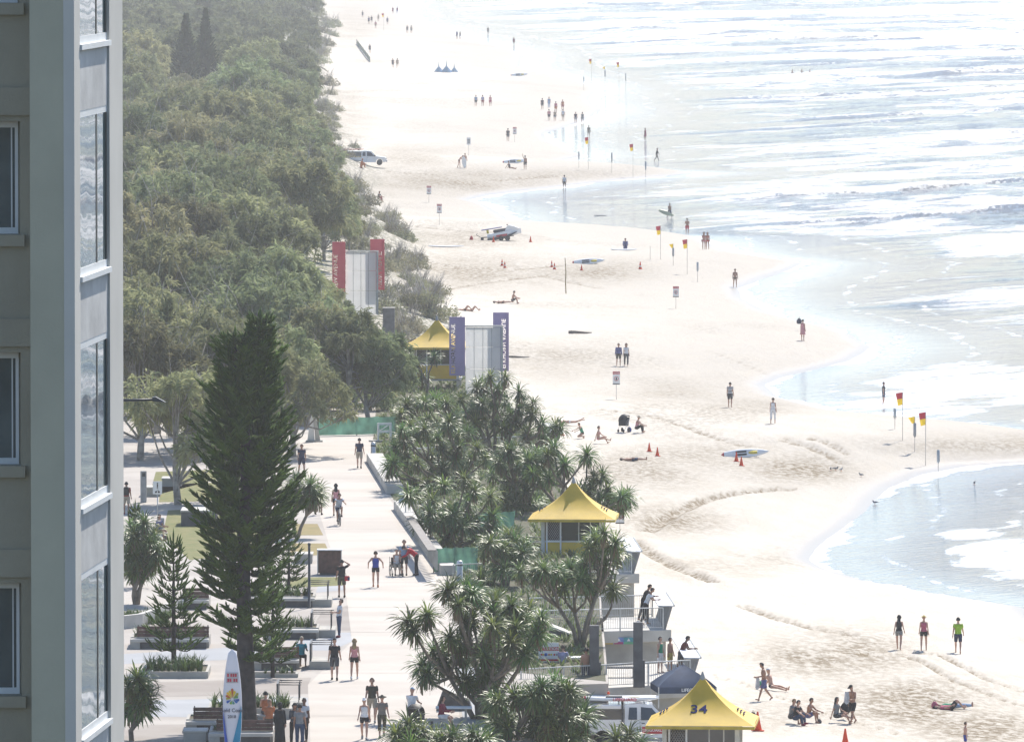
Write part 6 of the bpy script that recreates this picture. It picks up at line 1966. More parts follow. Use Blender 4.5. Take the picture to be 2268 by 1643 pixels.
# green net fence on the far dune
a, b = G(790, 98), G(820, 138)
t = thing('dune_fence', 'dark green net fence running down the far dune', 'fence', a)
dv = b - a
for k_ in range(6):
    q = MB(); c0, c1 = dv * (k_ / 6), dv * ((k_ + 1) / 6)
    q.add([(c0.x, c0.y, c0.z), (c1.x, c1.y, c1.z), (c1.x, c1.y, c1.z + 0.9), (c0.x, c0.y, c0.z + 0.9)], [(0, 1, 2, 3)]); q.build('net_panel', mat('green_net', (0.22, 0.27, 0.22), 0.9, 0.2, 1), t)
    q = MB(); q.tube([(c0.x, c0.y, c0.z - 0.3), (c0.x, c0.y, c0.z + 1.0)], 0.05, 5); q.build('post', steel_dk, t)
# pale shade roof in the wood
p = PD(612, 205, 1180)
t = thing('shade_sail', 'cream peaked shade roof among the far trees', 'shelter', (p.x, 1180, 5.0))
h = p.z - 5.0
q = MB(); q.add([(-1.5, -1.5, h - 0.2), (1.6, -1.5, h - 0.2), (1.6, 1.5, h - 0.2), (-1.5, 1.5, h - 0.2), (-0.2, 0, h + 1.7)], [(0, 1, 4), (1, 2, 4), (2, 3, 4), (3, 0, 4)]); q.build('canvas', mat('canvas_cream', (0.60, 0.52, 0.40), 0.7, transl=0.2), t)
for x in (-1.4, 1.5):
    for y in (-1.4, 1.4):
        q = MB(); q.tube([(x, y, 0), (x, y, h - 0.2)], 0.08, 6); q.build('post', cream, t)

# ---------------------------------------------------------------- wheels: bicycle, wheelchair, prams
def bike(loc, rotz, label, s=1.0):
    t = thing('bicycle', label, 'bicycle', loc, rotz, None, s)      # heads towards -y
    M = Matrix.Rotation(math.pi / 2, 4, 'Y')
    for y in (-0.52, 0.52):
        w = thing('wheel', None, None); w.parent = t; w.location = (0, y, 0.33)
        q = MB(); q.tube([(0, 0.33 * math.cos(a), 0.33 * math.sin(a)) for a in np.linspace(0, 2 * math.pi, 25)], 0.022, 5, cap=False); q.build('tyre', tyre_m, w)
        q = MB()
        for k_ in range(8): q.tube([(0, 0, 0), (0, 0.32 * math.cos(k_ * .785), 0.32 * math.sin(k_ * .785))], 0.004, 3)
        q.build('spokes', steel, w, kind='stuff')
    q = MB()
    for a, b in (((0, 0.52, 0.33), (0, 0.05, 0.30)), ((0, 0.52, 0.33), (0, 0.20, 0.80)), ((0, 0.05, 0.30), (0, 0.20, 0.85)), ((0, 0.05, 0.30), (0, -0.36, 0.78)), ((0, 0.2, 0.78), (0, -0.36, 0.84))): q.tube([a, b], 0.018, 6)
    q.build('frame', mat('bike_frame', (0.10, 0.13, 0.20), 0.4), t)
    q = MB(); q.tube([(0, -0.52, 0.33), (0, -0.36, 0.86), (0, -0.33, 1.0)], 0.018, 6); q.build('fork', steel, t)
    q = MB(); q.tube([(-0.32, -0.22, 1.04), (-0.2, -0.33, 1.02), (0.2, -0.33, 1.02), (0.32, -0.22, 1.04)], 0.016, 6); q.build('handlebar', steel, t)
    q = MB(); q.prism([(-0.08, 0.90), (0.08, 0.90), (0.06, 0.95), (-0.06, 0.95)], 0.08, 0.34); q.build('saddle', black_p, t)
    return t
p = P(751, 1163, PZ); bike((p.x, p.y, PZ), 0.12, 'bicycle ridden down the walk by a man in blue checks')
p = P(318, 1538, PZ); bike((p.x, p.y, PZ), 0.9, 'silver bicycle parked by the strap leaf planter')
def wheelchair(loc, rotz, label):
    t = thing('wheelchair', label, 'wheelchair', loc, rotz)
    for x in (-0.30, 0.30):
        w = thing('wheel', None, None); w.parent = t; w.location = (x, 0.12, 0.30)
        q = MB(); q.tube([(0, 0.29 * math.cos(a), 0.29 * math.sin(a)) for a in np.linspace(0, 2 * math.pi, 21)], 0.02, 5, cap=False); q.build('tyre', tyre_m, w)
        q = MB(); q.lathe([(0.03, -0.02), (0.05, 0.02)], 8, Matrix.Rotation(math.pi / 2, 4, 'Y')); q.build('hub', steel, w)
        q = MB(); q.lathe([(0.09, -0.02), (0.09, 0.02)], 10, Matrix.Translation((x * 0.9, -0.45, 0.09)) @ Matrix.Rotation(math.pi / 2, 4, 'Y')); q.build('castor', tyre_m, t)
        q = MB(); q.tube([(x, 0.3, 0.95), (x, 0.25, 0.5), (x, -0.3, 0.48), (x * 0.8, -0.55, 0.12)], 0.015, 6); q.build('side_frame', steel_dk, t)
        q = MB(); q.box(x - 0.03, x + 0.03, -0.2, 0.22, 0.66, 0.70); q.build('armrest', black_p, t)
    q = MB(); q.box(-0.24, 0.24, -0.25, 0.22, 0.44, 0.49, bev=0.01); q.build('seat', black_p, t)
    q = MB(); q.box(-0.24, 0.24, 0.22, 0.26, 0.5, 0.92, bev=0.01); q.build('backrest', black_p, t)
    q = MB(); q.box(-0.18, 0.18, -0.68, -0.5, 0.08, 0.11); q.build('footrest', steel_dk, t)
p = P(878, 1275, PZ); wheelchair((p.x, p.y, PZ), 0.15, 'black wheelchair between the white polo and red shirted men')
def stroller(loc, rotz, label, big=True):
    t = thing('baby_stroller', label, 'stroller', loc, rotz)
    for (x, y, r_) in ((-0.26, 0.3, 0.15), (0.26, 0.3, 0.15), (-0.2, -0.38, 0.11), (0.2, -0.38, 0.11)):
        wheel(t, 0, 0, r_, 0.05); w = t.children[-1]; w.location = (x, y, r_); w.rotation_euler = (0, 0, math.pi / 2)
    q = MB(); q.add([(-0.25, -0.25, 0.45), (0.25, -0.25, 0.45), (0.25, 0.25, 0.42), (-0.25, 0.25, 0.42), (-0.27, -0.2, 0.75), (0.27, -0.2, 0.75), (0.26, 0.38, 1.0), (-0.26, 0.38, 1.0)], [(0, 3, 2, 1), (0, 1, 5, 4), (1, 2, 6, 5), (2, 3, 7, 6), (3, 0, 4, 7)]); q.build('seat', black_p, t)
    V = []; Fc = []
    for i in range(9):
        a = math.pi * (0.02 + 0.75 * i / 8)
        for x in (-0.29, -0.2, 0, 0.2, 0.29): V.append((x, 0.2 - 0.45 * math.cos(a) * (1 - 0.3 * abs(x)), 0.72 + 0.52 * math.sin(a) * (1 - 0.25 * (abs(x) / 0.29) ** 3)))
    Fc = [(i * 5 + j, i * 5 + j + 1, (i + 1) * 5 + j + 1, (i + 1) * 5 + j) for i in range(8) for j in range(4)]
    q = MB(); q.add(V, Fc, True); q.build('hood', black_p, t)
    for x in (-0.26, 0.26):
        q = MB(); q.tube([(x, -0.38, 0.12), (x, 0.1, 0.6), (x, 0.55, 1.05)], 0.014, 6); q.build('frame', steel, t)
        q = MB(); q.tube([(x, 0.3, 0.15), (x, -0.05, 0.5)], 0.014, 6); q.build('strut', steel, t)
    q = MB(); q.tube([(-0.26, 0.55, 1.05), (0.26, 0.55, 1.05)], 0.018, 6); q.build('handle', black_p, t)
p = G(1381, 957); stroller(p, -0.5, 'black hooded baby stroller standing on the sand'); COL.objects[-1] if False else None
p = P(918, 1622, PZ); stroller((p.x + 0.1, p.y - 0.2, PZ), 2.8, 'dark baby stroller pushed by the man in white tee')
# ================================================================ people
def R_(d): return math.radians(d)
POSES = {
 #            torso pitch, hips (l, r), knees (l, r), shoulders (l, r), elbows (l, r), extra
 'stand':     dict(hip=(3, -3), knee=(2, 2), sh=(4, -2), el=(10, 8)),
 'walk':      dict(p=3, hip=(24, -16), knee=(6, 18), sh=(-18, 18), el=(10, 18)),
 'walkb':     dict(p=3, hip=(-18, 22), knee=(24, 5), sh=(18, -16), el=(18, 10)),
 'stroll':    dict(p=2, hip=(12, -10), knee=(4, 14), sh=(-8, 10), el=(10, 16)),
 'strollb':   dict(p=2, hip=(-10, 13), knee=(14, 4), sh=(10, -9), el=(14, 10)),
 'run':       dict(p=8, hip=(30, -12), knee=(20, 60), sh=(-35, 15), el=(70, 80), ab=(22, 22)),
 'hips':      dict(p=3, hip=(14, -8), knee=(6, 20), sh=(-30, -30), el=(65, 65), ab=(38, 38)),
 'brow':      dict(hip=(6, -4), knee=(2, 6), sh=(5, 120), el=(10, 118), ab=(8, 28), tohead=1),
 'bend':      dict(p=52, hip=(4, -4), knee=(3, 3), sh=(30, 48), el=(35, 12), ab=(6, 6), hp=30),
 'stoop':     dict(p=38, hip=(8, -6), knee=(8, 12), sh=(20, 26), el=(10, 10), hp=30),
 'lean':      dict(p=24, hip=(4, -12), knee=(4, 4), sh=(30, 34), el=(60, 62), ab=(10, 10), hp=5),
 'phone':     dict(p=4, hip=(3, -3), knee=(2, 2), sh=(18, 18), el=(85, 80), ab=(8, 8), hp=25),
 'cross':     dict(p=-6, hip=(2, -2), knee=(1, 1), sh=(14, 14), el=(80, 80), ab=(4, 4), hp=-10),
 'push':      dict(p=10, hip=(14, -8), knee=(4, 12), sh=(42, 42), el=(30, 30), ab=(6, 6)),
 'carry':     dict(p=4, hip=(20, -16), knee=(4, 22), sh=(20, -14), el=(65, 12), ab=(14, 6), hp=22),
 'armup':     dict(hip=(3, -3), knee=(2, 2), sh=(150, 0), el=(30, 10), ab=(18, 4)),
 'sitg':      dict(p=12, hip=(122, 116), knee=(112, 108), sh=(44, 48), el=(26, 18), ab=(6, 6)),
 'sitl':      dict(p=-14, hip=(92, 84), knee=(18, 6), sh=(-36, -34), el=(4, 4), ab=(12, 12)),
 'sitk':      dict(p=2, hip=(108, 96), knee=(80, 22), sh=(34, -20), el=(30, 6), ab=(8, 10)),
 'kneel':     dict(p=22, hip=(60, 56), knee=(150, 148), sh=(45, 55), el=(25, 15)),
 'bench':     dict(p=6, hip=(88, 86), knee=(86, 88), sh=(24, 28), el=(60, 55)),
 'chair':     dict(p=10, hip=(86, 84), knee=(82, 84), sh=(25, 25), el=(62, 62), ab=(6, 6)),
 'cycle':     dict(p=30, hip=(92, 55), knee=(95, 48), sh=(60, 60), el=(20, 20), ab=(14, 14), hp=-18),
 'lie':       dict(lie=1, hip=(6, 3), knee=(8, 3), sh=(-4, 4), el=(6, 14), ab=(24, 20)),
 'liek':      dict(lie=1, hip=(58, 50), knee=(105, 98), sh=(0, 6), el=(6, 20), ab=(24, 20)),
 'prone':     dict(lie=-1, hip=(-2, 2), knee=(10, 30), sh=(120, 130), el=(60, 50), ab=(30, 30), hp=-20),
}

def skel(a, fem):
    p = R_(a.get('p', 0))
    J = {}
    pel = Vector((0, 0, 0.93)); J['pelvis'] = pel
    td = Vector((0, -math.sin(p), math.cos(p)))
    J['td'] = td
    J['waist'] = pel + td * 0.16; J['chest'] = pel + td * 0.36; J['shl'] = pel + td * 0.47; J['neck'] = pel + td * 0.53
    hp = p + R_(a.get('hp', 4))
    hd = Vector((0, -math.sin(hp), math.cos(hp))); J['hd'] = hd
    J['head'] = J['neck'] + td * 0.04 + hd * 0.145
    sw = 0.155 if fem else 0.175
    for s, i in ((1, 0), (-1, 1)):
        k = 'LR'[i]
        ab = R_(a.get('ab', (9, 9))[i])
        h = R_(a['hip'][i]); kn = R_(a['knee'][i])
        J['hip' + k] = pel + Vector((s * 0.095, 0, -0.03))
        d1 = Vector((s * 0.05, -math.sin(h), -math.cos(h))).normalized(); d2 = Vector((0, -math.sin(h - kn), -math.cos(h - kn)))
        J['knee' + k] = J['hip' + k] + d1 * 0.43
        J['ank' + k] = J['knee' + k] + d2 * 0.42
        fd = Vector((0, -math.cos(h - kn), math.sin(h - kn)))
        if a.get('lie') == -1: fd = d2
        J['toe' + k] = J['ank' + k] + fd * 0.16 + d2 * 0.055
        J['heel' + k] = J['ank' + k] + d2 * 0.05 - fd * 0.04
        J['sho' + k] = J['shl'] + Vector((s * sw, 0, 0))
        f = R_(a['sh'][i]); e = R_(a['el'][i])
        ad = Vector((s * math.sin(ab), -math.sin(f) * math.cos(ab), -math.cos(f) * math.cos(ab)))
        J['elb' + k] = J['sho' + k] + ad * 0.285
        fo = f + e
        inn = -0.25 * math.sin(e) if e > 0.6 else 0.1
        ad2 = Vector((s * math.sin(ab) * 0.4 + s * inn * 0.8, -math.sin(fo), -math.cos(fo))).normalized()
        J['wri' + k] = J['elb' + k] + ad2 * 0.255
        if a.get('tohead') == i:
            J['elb' + k] = J['sho' + k] + Vector((s * 0.235, -0.12, 0.10))
            tgt = J['head'] + Vector((s * 0.075, -0.10, 0.05))
            ad2 = (tgt - J['elb' + k]).normalized()
            J['wri' + k] = tgt - ad2 * 0.06
        J['hnd' + k] = J['wri' + k] + ad2 * 0.085
        J['ad2' + k] = ad2
    return J

def ring_tube(mb, pts, rx, ry, up, n=12):
    """tube of elliptical rings, rx across the body, ry front to back"""
    V = []; N = len(pts)
    for i, p in enumerate(pts):
        t = (pts[min(i + 1, N - 1)] - pts[max(0, i - 1)]).normalized()
        x = Vector((1, 0, 0)); y = t.cross(x).normalized()
        for k in range(n):
            an = 2 * math.pi * k / n
            V.append(p + x * (math.cos(an) * rx[i]) + y * (math.sin(an) * ry[i]))
    Fc = [(i * n + k, i * n + (k + 1) % n, (i + 1) * n + (k + 1) % n, (i + 1) * n + k) for i in range(N - 1) for k in range(n)]
    Fc += [tuple(reversed(range(n))), tuple(range((N - 1) * n, N * n))]
    mb.add(V, Fc, True)

def ball(mb, c, rx, ry, rz, n=10, m=7, M3=None):
    V = []; Fc = []
    for i in range(1, m):
        th = math.pi * i / m
        for k in range(n):
            an = 2 * math.pi * k / n
            q = Vector((rx * math.sin(th) * math.cos(an), ry * math.sin(th) * math.sin(an), rz * math.cos(th)))
            V.append(c + (M3 @ q if M3 else q))
    a = len(V); q = Vector((0, 0, rz)); V.append(c + (M3 @ q if M3 else q)); q = Vector((0, 0, -rz)); V.append(c + (M3 @ q if M3 else q))
    for i in range(m - 2):
        for k in range(n): Fc.append((i * n + k, (i + 1) * n + k, (i + 1) * n + (k + 1) % n, i * n + (k + 1) % n))
    for k in range(n):
        Fc.append((a, k, (k + 1) % n)); Fc.append((a + 1, (m - 2) * n + (k + 1) % n, (m - 2) * n + k))
    mb.add(V, Fc, True)

_pose = {}
def pose_data(name, fem, mirror=False):
    key = (name, fem)
    if key in _pose: return _pose[key]
    a = POSES[name]; J = skel(a, fem)
    mb = MB()
    hip, wai, che = (0.166, 0.124, 0.142) if fem else (0.158, 0.142, 0.166)
    td = J['td']
    ring_tube(mb, [J['pelvis'] - td * 0.09, J['pelvis'] - td * 0.02, J['pelvis'] + td * 0.06, J['waist'], J['pelvis'] + td * 0.27, J['chest'], J['shl'], J['pelvis'] + td * 0.505],
              [hip * 0.75, hip, hip * 0.98, wai, che * 0.95, che, che * 1.0, 0.08], [0.085, 0.115, 0.115, 0.095, 0.11, 0.118, 0.085, 0.055], td)
    mb.tube([J['pelvis'] + td * 0.46, J['neck'], J['neck'] + (J['head'] - J['neck']) * 0.7], [0.07, 0.056, 0.055], 10)
    hM = Vector(J['hd']).to_track_quat('Z', 'Y').to_matrix()
    hd = J['hd']; fwd = Vector((0, -hd.z, hd.y))        # face direction
    ball(mb, J['head'], 0.078, 0.095, 0.118, 12, 9, Matrix((Vector((1, 0, 0)), -fwd, hd)).transposed())
    mb.tube([J['head'] + fwd * 0.085 - hd * 0.0, J['head'] + fwd * 0.118 - hd * 0.03], [0.012, 0.018], 6)     # nose
    mb.tube([J['head'] + fwd * 0.03 - hd * 0.085, J['head'] + fwd * 0.075 - hd * 0.088], [0.05, 0.035], 8)    # jaw
    for s in (1, -1):
        mb.tube([J['head'] + Vector((s * 0.07, 0, 0)) - hd * 0.03, J['head'] + Vector((s * 0.09, 0, 0)) + hd * 0.025], [0.016, 0.02], 6)
    for i, k in enumerate('LR'):
        th = 0.088 if fem else 0.085
        mb.tube([J['hip' + k] + Vector((0, 0, 0.04)), J['hip' + k].lerp(J['knee' + k], 0.15), J['hip' + k].lerp(J['knee' + k], 0.6), J['knee' + k]], [th, th, 0.068, 0.054], 10)
        mb.tube([J['knee' + k], J['knee' + k].lerp(J['ank' + k], 0.3), J['knee' + k].lerp(J['ank' + k], 0.7), J['ank' + k]], [0.053, 0.056, 0.042, 0.034], 10)
        mb.tube([J['heel' + k], J['ank' + k].lerp(J['toe' + k], 0.55), J['toe' + k]], [0.036, 0.04, 0.03], 8)
        mb.tube([J['ank' + k], J['heel' + k]], [0.036, 0.036], 8)
        ar = 0.042 if fem else 0.050
        mb.tube([J['shl'] + (J['sho' + k] - J['shl']) * 0.5, J['sho' + k], J['sho' + k].lerp(J['elb' + k], 0.5), J['elb' + k]], [0.06, ar * 1.15, ar, ar * 0.8], 9)
        mb.tube([J['elb' + k], J['elb' + k].lerp(J['wri' + k], 0.35), J['wri' + k]], [ar * 0.8, ar * 0.82, ar * 0.55], 9)
        mb.tube([J['wri' + k] - J['ad2' + k] * 0.01, J['wri' + k].lerp(J['hnd' + k], 0.6), J['hnd' + k]], [0.026, 0.038, 0.034], 8)
    ob = bpy.data.objects.new('tmp', mb.mesh('tmp')); COL.objects.link(ob)
    md = ob.modifiers.new('r', 'REMESH'); md.mode = 'VOXEL'; md.voxel_size = 0.021
    ms = ob.modifiers.new('s', 'SMOOTH'); ms.factor = 0.5; ms.iterations = 2
    bpy.context.view_layer.update()
    me_ = bpy.data.meshes.new_from_object(ob.evaluated_get(bpy.context.evaluated_depsgraph_get()))
    bpy.data.objects.remove(ob)
    nv = len(me_.vertices); co = np.empty(nv * 3, np.float32); me_.vertices.foreach_get('co', co); co = co.reshape(-1, 3).astype(float)
    no = np.empty(nv * 3, np.float32); me_.vertices.foreach_get('normal', no); no = no.reshape(-1, 3).astype(float)
    fc = [tuple(pp.vertices) for pp in me_.polygons]
    bpy.data.meshes.remove(me_)
    # which bone owns each vertex
    bones = [('torso', J['pelvis'] - td * 0.09, J['neck'], 0.13), ('head', J['neck'] + (J['head'] - J['neck']) * 0.45, J['head'] + hd * 0.05, 0.09)]
    for k in 'LR':
        bones += [('uarm', J['sho' + k], J['elb' + k], 0.045), ('farm', J['elb' + k], J['wri' + k], 0.035), ('hand', J['wri' + k], J['hnd' + k], 0.035),
                  ('thigh', J['hip' + k], J['knee' + k], 0.075), ('shank', J['knee' + k], J['ank' + k], 0.05), ('foot', J['heel' + k], J['toe' + k], 0.045)]
    best = np.full(nv, 1e9); bn = np.zeros(nv, int); bt = np.zeros(nv)
    for i, (nm, p0, p1, r) in enumerate(bones):
        p0 = np.array(p0); dv = np.array(p1) - p0
        t = np.clip(((co - p0) @ dv) / (dv @ dv), 0, 1)
        d = np.linalg.norm(co - (p0 + t[:, None] * dv), axis=1) - r
        m_ = d < best
        best[m_] = d[m_]; bn[m_] = i; bt[m_] = t[m_]
    part = np.array([b[0] for b in bones])[bn]
    # place on the ground, lay down if needed
    def T(v):
        v = np.asarray(v, float).copy()
        if a.get('lie') == 1: v = np.stack([v[:, 0], v[:, 2], -v[:, 1]], 1)
        elif a.get('lie') == -1: v = np.stack([v[:, 0], v[:, 2], v[:, 1]], 1)
        return v
    c2 = T(co)
    if a.get('lie'): off = np.array([0, -0.9, -c2[:, 2].min()])
    else: off = np.array([0, 0, -c2[:, 2].min()])
    flip = a.get('lie') == -1
    d = dict(co=co, no=no, fc=fc, part=part, t=bt, J=J, T=lambda v: T(v) + off, flip=flip, cloth={}, fwd=fwd, fem=fem, name=name)
    # body with fingers
    fg = MB()
    for s, k in ((1, 'L'), (-1, 'R')):
        ad = J['ad2' + k]; sd = Vector((1, 0, 0)).cross(ad); sd = sd.normalized() if sd.length > 0.1 else Vector((0, 1, 0)); cr = ad.cross(sd).normalized()
        for j, L_ in enumerate((0.070, 0.080, 0.075, 0.058)):
            b = J['hnd' + k] - ad * 0.015 + sd * (0.027 - 0.018 * j)
            fg.tube([b, b + ad * L_ * 0.55, b + ad * L_ * 0.95 + cr * (-0.018 * s)], [0.009, 0.0085, 0.007], 5)
        b = J['wri' + k] + ad * 0.03 + sd * 0.03
        fg.tube([b, b + ad * 0.03 + sd * 0.025, b + ad * 0.062 + sd * 0.03], [0.011, 0.010, 0.008], 5)
    v = np.concatenate([co, np.array([tuple(q) for q in fg.v])]); f = fc + [tuple(i + nv for i in q) for q in fg.f]
    d['body'] = finish(d, v, f, 'body')
    # eyes and mouth
    ft = MB()
    for s in (1, -1): ball(ft, J['head'] + fwd * 0.086 + Vector((s * 0.032, 0, 0)) + hd * 0.012, 0.014, 0.008, 0.009, 6, 4)
    ft.tube([J['head'] + fwd * 0.092 + Vector((-0.025, 0, 0)) - hd * 0.062, J['head'] + fwd * 0.10 - hd * 0.064, J['head'] + fwd * 0.092 + Vector((0.025, 0, 0)) - hd * 0.062], 0.006, 4)
    d['face'] = finish(d, np.array([tuple(q) for q in ft.v]), [tuple(q) for q in ft.f], 'face')
    _pose[key] = d
    return d

def finish(d, v, f, name):
    v = d['T'](v)
    if d['flip']: f = [tuple(reversed(q)) for q in f]
    me_ = bpy.data.meshes.new(name)
    me_.from_pydata([tuple(q) for q in v], [], [tuple(int(i) for i in q) for q in f])
    me_.polygons.foreach_set('use_smooth', np.ones(len(me_.polygons), bool))
    me_.update()
    return me_

def garment(d, kind):
    if kind in d['cloth']: return d['cloth'][kind]
    P_, t, co, no = d['part'], d['t'], d['co'], d['no']
    J = d['J']
    off = 0.012
    if kind == 'shirt': m = ((P_ == 'torso') & (t > 0.14) & (t < 0.95)) | ((P_ == 'uarm') & (t < 0.55)); off = 0.016
    elif kind == 'longsleeve': m = ((P_ == 'torso') & (t > 0.14) & (t < 0.96)) | (P_ == 'uarm') | ((P_ == 'farm') & (t < 0.92)); off = 0.018
    elif kind == 'tank': m = ((P_ == 'torso') & (t > 0.16) & (t < 0.90)); off = 0.012
    elif kind == 'bikini': m = ((P_ == 'torso') & (t > 0.60) & (t < 0.76)); off = 0.010
    elif kind == 'shorts': m = ((P_ == 'torso') & (t < 0.20)) | ((P_ == 'thigh') & (t < 0.80)); off = 0.024
    elif kind == 'short_shorts': m = ((P_ == 'torso') & (t < 0.20)) | ((P_ == 'thigh') & (t < 0.42)); off = 0.014
    elif kind == 'briefs': m = ((P_ == 'torso') & (t < 0.14)) | ((P_ == 'thigh') & (t < 0.16)); off = 0.009
    elif kind == 'capri': m = ((P_ == 'torso') & (t < 0.20)) | (P_ == 'thigh') | ((P_ == 'shank') & (t < 0.5)); off = 0.020
    elif kind == 'pants': m = ((P_ == 'torso') & (t < 0.20)) | (P_ == 'thigh') | ((P_ == 'shank') & (t < 0.96)); off = 0.020
    elif kind == 'dress': m = ((P_ == 'torso') & (t < 0.92)) | ((P_ == 'thigh') & (t < 0.9)); off = 0.030
    elif kind == 'robe': m = ((P_ == 'torso') & (t < 0.96)) | (P_ == 'thigh') | (P_ == 'shank') | (P_ == 'uarm') | ((P_ == 'farm') & (t < 0.95)); off = 0.035
    elif kind == 'wetsuit': m = ((P_ == 'torso') & (t < 0.95)) | (P_ == 'thigh') | (P_ == 'shank') | (P_ == 'uarm') | (P_ == 'farm'); off = 0.008
    elif kind == 'shoes': m = (P_ == 'foot') | ((P_ == 'shank') & (t > 0.95)); off = 0.012
    elif kind in ('hair', 'long', 'cap', 'brim', 'scarf'):
        hc = np.array(J['head']); hd = np.array(J['hd']); fw = np.array(d['fwd'])
        r = co - hc; up = r @ hd; fr = r @ fw
        isn = (P_ == 'head') | ((P_ == 'torso') & (t > 0.97))
        if kind == 'hair': m = isn & ((up > 0.062) | ((fr < 0.018) & (up > -0.055))); off = 0.018
        elif kind == 'long': m = isn & ((up > 0.062) | ((fr < 0.03) & (up > -0.11))); off = 0.026
        elif kind == 'scarf': m = isn & ((up > 0.05) | (fr < 0.05)); off = 0.025
        else: m = isn & (up > 0.035); off = 0.022
    keep = [f for f in d['fc'] if all(m[i] for i in f)]
    idx = sorted({i for f in keep for i in f}); mp = {i: k for k, i in enumerate(idx)}
    v = co[idx] + no[idx] * off
    f = [tuple(mp[i] for i in q) for q in keep]
    if kind in ('cap', 'brim', 'long', 'dress', 'robe'):
        xb = MB(); hd, fw, hc = J['hd'], d['fwd'], J['head']
        if kind == 'cap': xb.add([hc + hd * 0.06 + Vector((sx, 0, 0)) * 0.085 + fw * 0.05 for sx in (-1, 1)] + [hc + hd * 0.045 + Vector((sx, 0, 0)) * 0.06 + fw * 0.19 for sx in (1, -1)] + [hc + hd * 0.075 + Vector((sx, 0, 0)) * 0.085 + fw * 0.05 for sx in (-1, 1)] + [hc + hd * 0.058 + Vector((sx, 0, 0)) * 0.06 + fw * 0.19 for sx in (1, -1)],
                                  [(3, 2, 1, 0), (4, 5, 6, 7), (0, 1, 5, 4), (1, 2, 6, 5), (2, 3, 7, 6), (3, 0, 4, 7)])
        elif kind == 'brim':
            V = []
            for rr, dz in ((0.09, 0.062), (0.19, 0.035), (0.19, 0.045), (0.09, 0.075)):
                for k in range(14):
                    an = k * 6.2832 / 14; V.append(hc + hd * dz + Vector((math.cos(an), 0, 0)) * rr + fw * (math.sin(an) * rr * 1.08))
            xb.add(V, [(i * 14 + k, i * 14 + (k + 1) % 14, (i + 1) * 14 + (k + 1) % 14, (i + 1) * 14 + k) for i in range(3) for k in range(14)])
        elif kind == 'long':
            td = J['td']
            ring_tube(xb, [hc - fw * 0.06 + hd * 0.02, J['neck'] - fw * 0.07, J['shl'] - Vector((0, -td.z, td.y)) * 0.10 - td * 0.06, J['chest'] - Vector((0, -td.z, td.y)) * 0.12], [0.07, 0.09, 0.10, 0.03], [0.05, 0.045, 0.035, 0.012], td)
        n0 = len(v)
        if len(xb.v):
            v = np.concatenate([v, np.array([tuple(q) for q in xb.v])]); f = f + [tuple(i + n0 for i in q) for q in xb.f]
    if kind in ('robe', 'dress'):
        xb = MB(); top_ = J['pelvis'] + Vector((0, 0, 0.05)); lowz = 0.06 if kind == 'robe' else 0.50
        ring_tube(xb, [top_, J['pelvis'] - Vector((0, 0, 0.15)), Vector((0, 0, (0.9 + lowz) / 2.2)), Vector((0, 0, lowz))], [0.17, 0.20, 0.22, 0.25], [0.13, 0.16, 0.18, 0.20], None)
        n0 = len(v); v = np.concatenate([v, np.array([tuple(q) for q in xb.v])]); f = f + [tuple(i + n0 for i in q) for q in xb.f]
    names = dict(hair='hair', long='hair', cap='cap', brim='sun_hat', scarf='head_scarf', short_shorts='shorts', longsleeve='shirt', tank='top', briefs='swimwear', bikini='swim_top')
    d['cloth'][kind] = (finish(d, v, f, names.get(kind, kind)), names.get(kind, kind))
    return d['cloth'][kind]

C = dict(K=(0.018, 0.018, 0.02), N=(0.022, 0.03, 0.07), W=(0.72, 0.72, 0.73), G=(0.22, 0.23, 0.24), D=(0.07, 0.072, 0.078), B=(0.03, 0.06, 0.32), b=(0.25, 0.36, 0.52), R=(0.48, 0.02, 0.04), r=(0.22, 0.02, 0.05), P=(0.62, 0.28, 0.30), p=(0.45, 0.10, 0.16),
         E=(0.40, 0.34, 0.26), T=(0.02, 0.30, 0.36), L=(0.30, 0.50, 0.03), g=(0.02, 0.26, 0.14), O=(0.50, 0.16, 0.06), U=(0.10, 0.11, 0.26), V=(0.40, 0.38, 0.55), o=(0.065, 0.062, 0.045), Y=(0.5, 0.4, 0.12), J=(0.035, 0.06, 0.12), c=(0.60, 0.62, 0.66), M=(0.30, 0.05, 0.05))
SKIN = [mat('skin_light', (0.50, 0.29, 0.21), 0.55, 0.06, 4), mat('skin_tan', (0.36, 0.19, 0.125), 0.55, 0.06, 4), mat('skin_dark', (0.16, 0.085, 0.06), 0.55, 0.06, 4)]
HAIR = dict(k=(0.012, 0.011, 0.011), n=(0.06, 0.035, 0.02), y=(0.32, 0.22, 0.11), w=(0.45, 0.44, 0.43))
face_m = mat('eye_and_mouth', (0.05, 0.02, 0.02), 0.5)
def stripes_mat(name, a, b, sc, ax='z'):
    if name in _mats: return _mats[name]
    m = bpy.data.materials.new(name); m.use_nodes = True; nt = m.node_tree
    tc = nt.nodes.new('ShaderNodeTexCoord').outputs['Object']
    w = nt.nodes.new('ShaderNodeTexWave'); w.wave_type = 'BANDS'; w.bands_direction = ax.upper(); w.inputs['Scale'].default_value = sc
    nt.links.new(tc, w.inputs['Vector'])
    nt.links.new(n_mix(nt, n_ramp(nt, w.outputs['Fac'], 0.4, 0.6), a, b), nt.nodes['Principled BSDF'].inputs['Base Color'])
    nt.nodes['Principled BSDF'].inputs['Roughness'].default_value = 0.8
    _mats[name] = m; return m
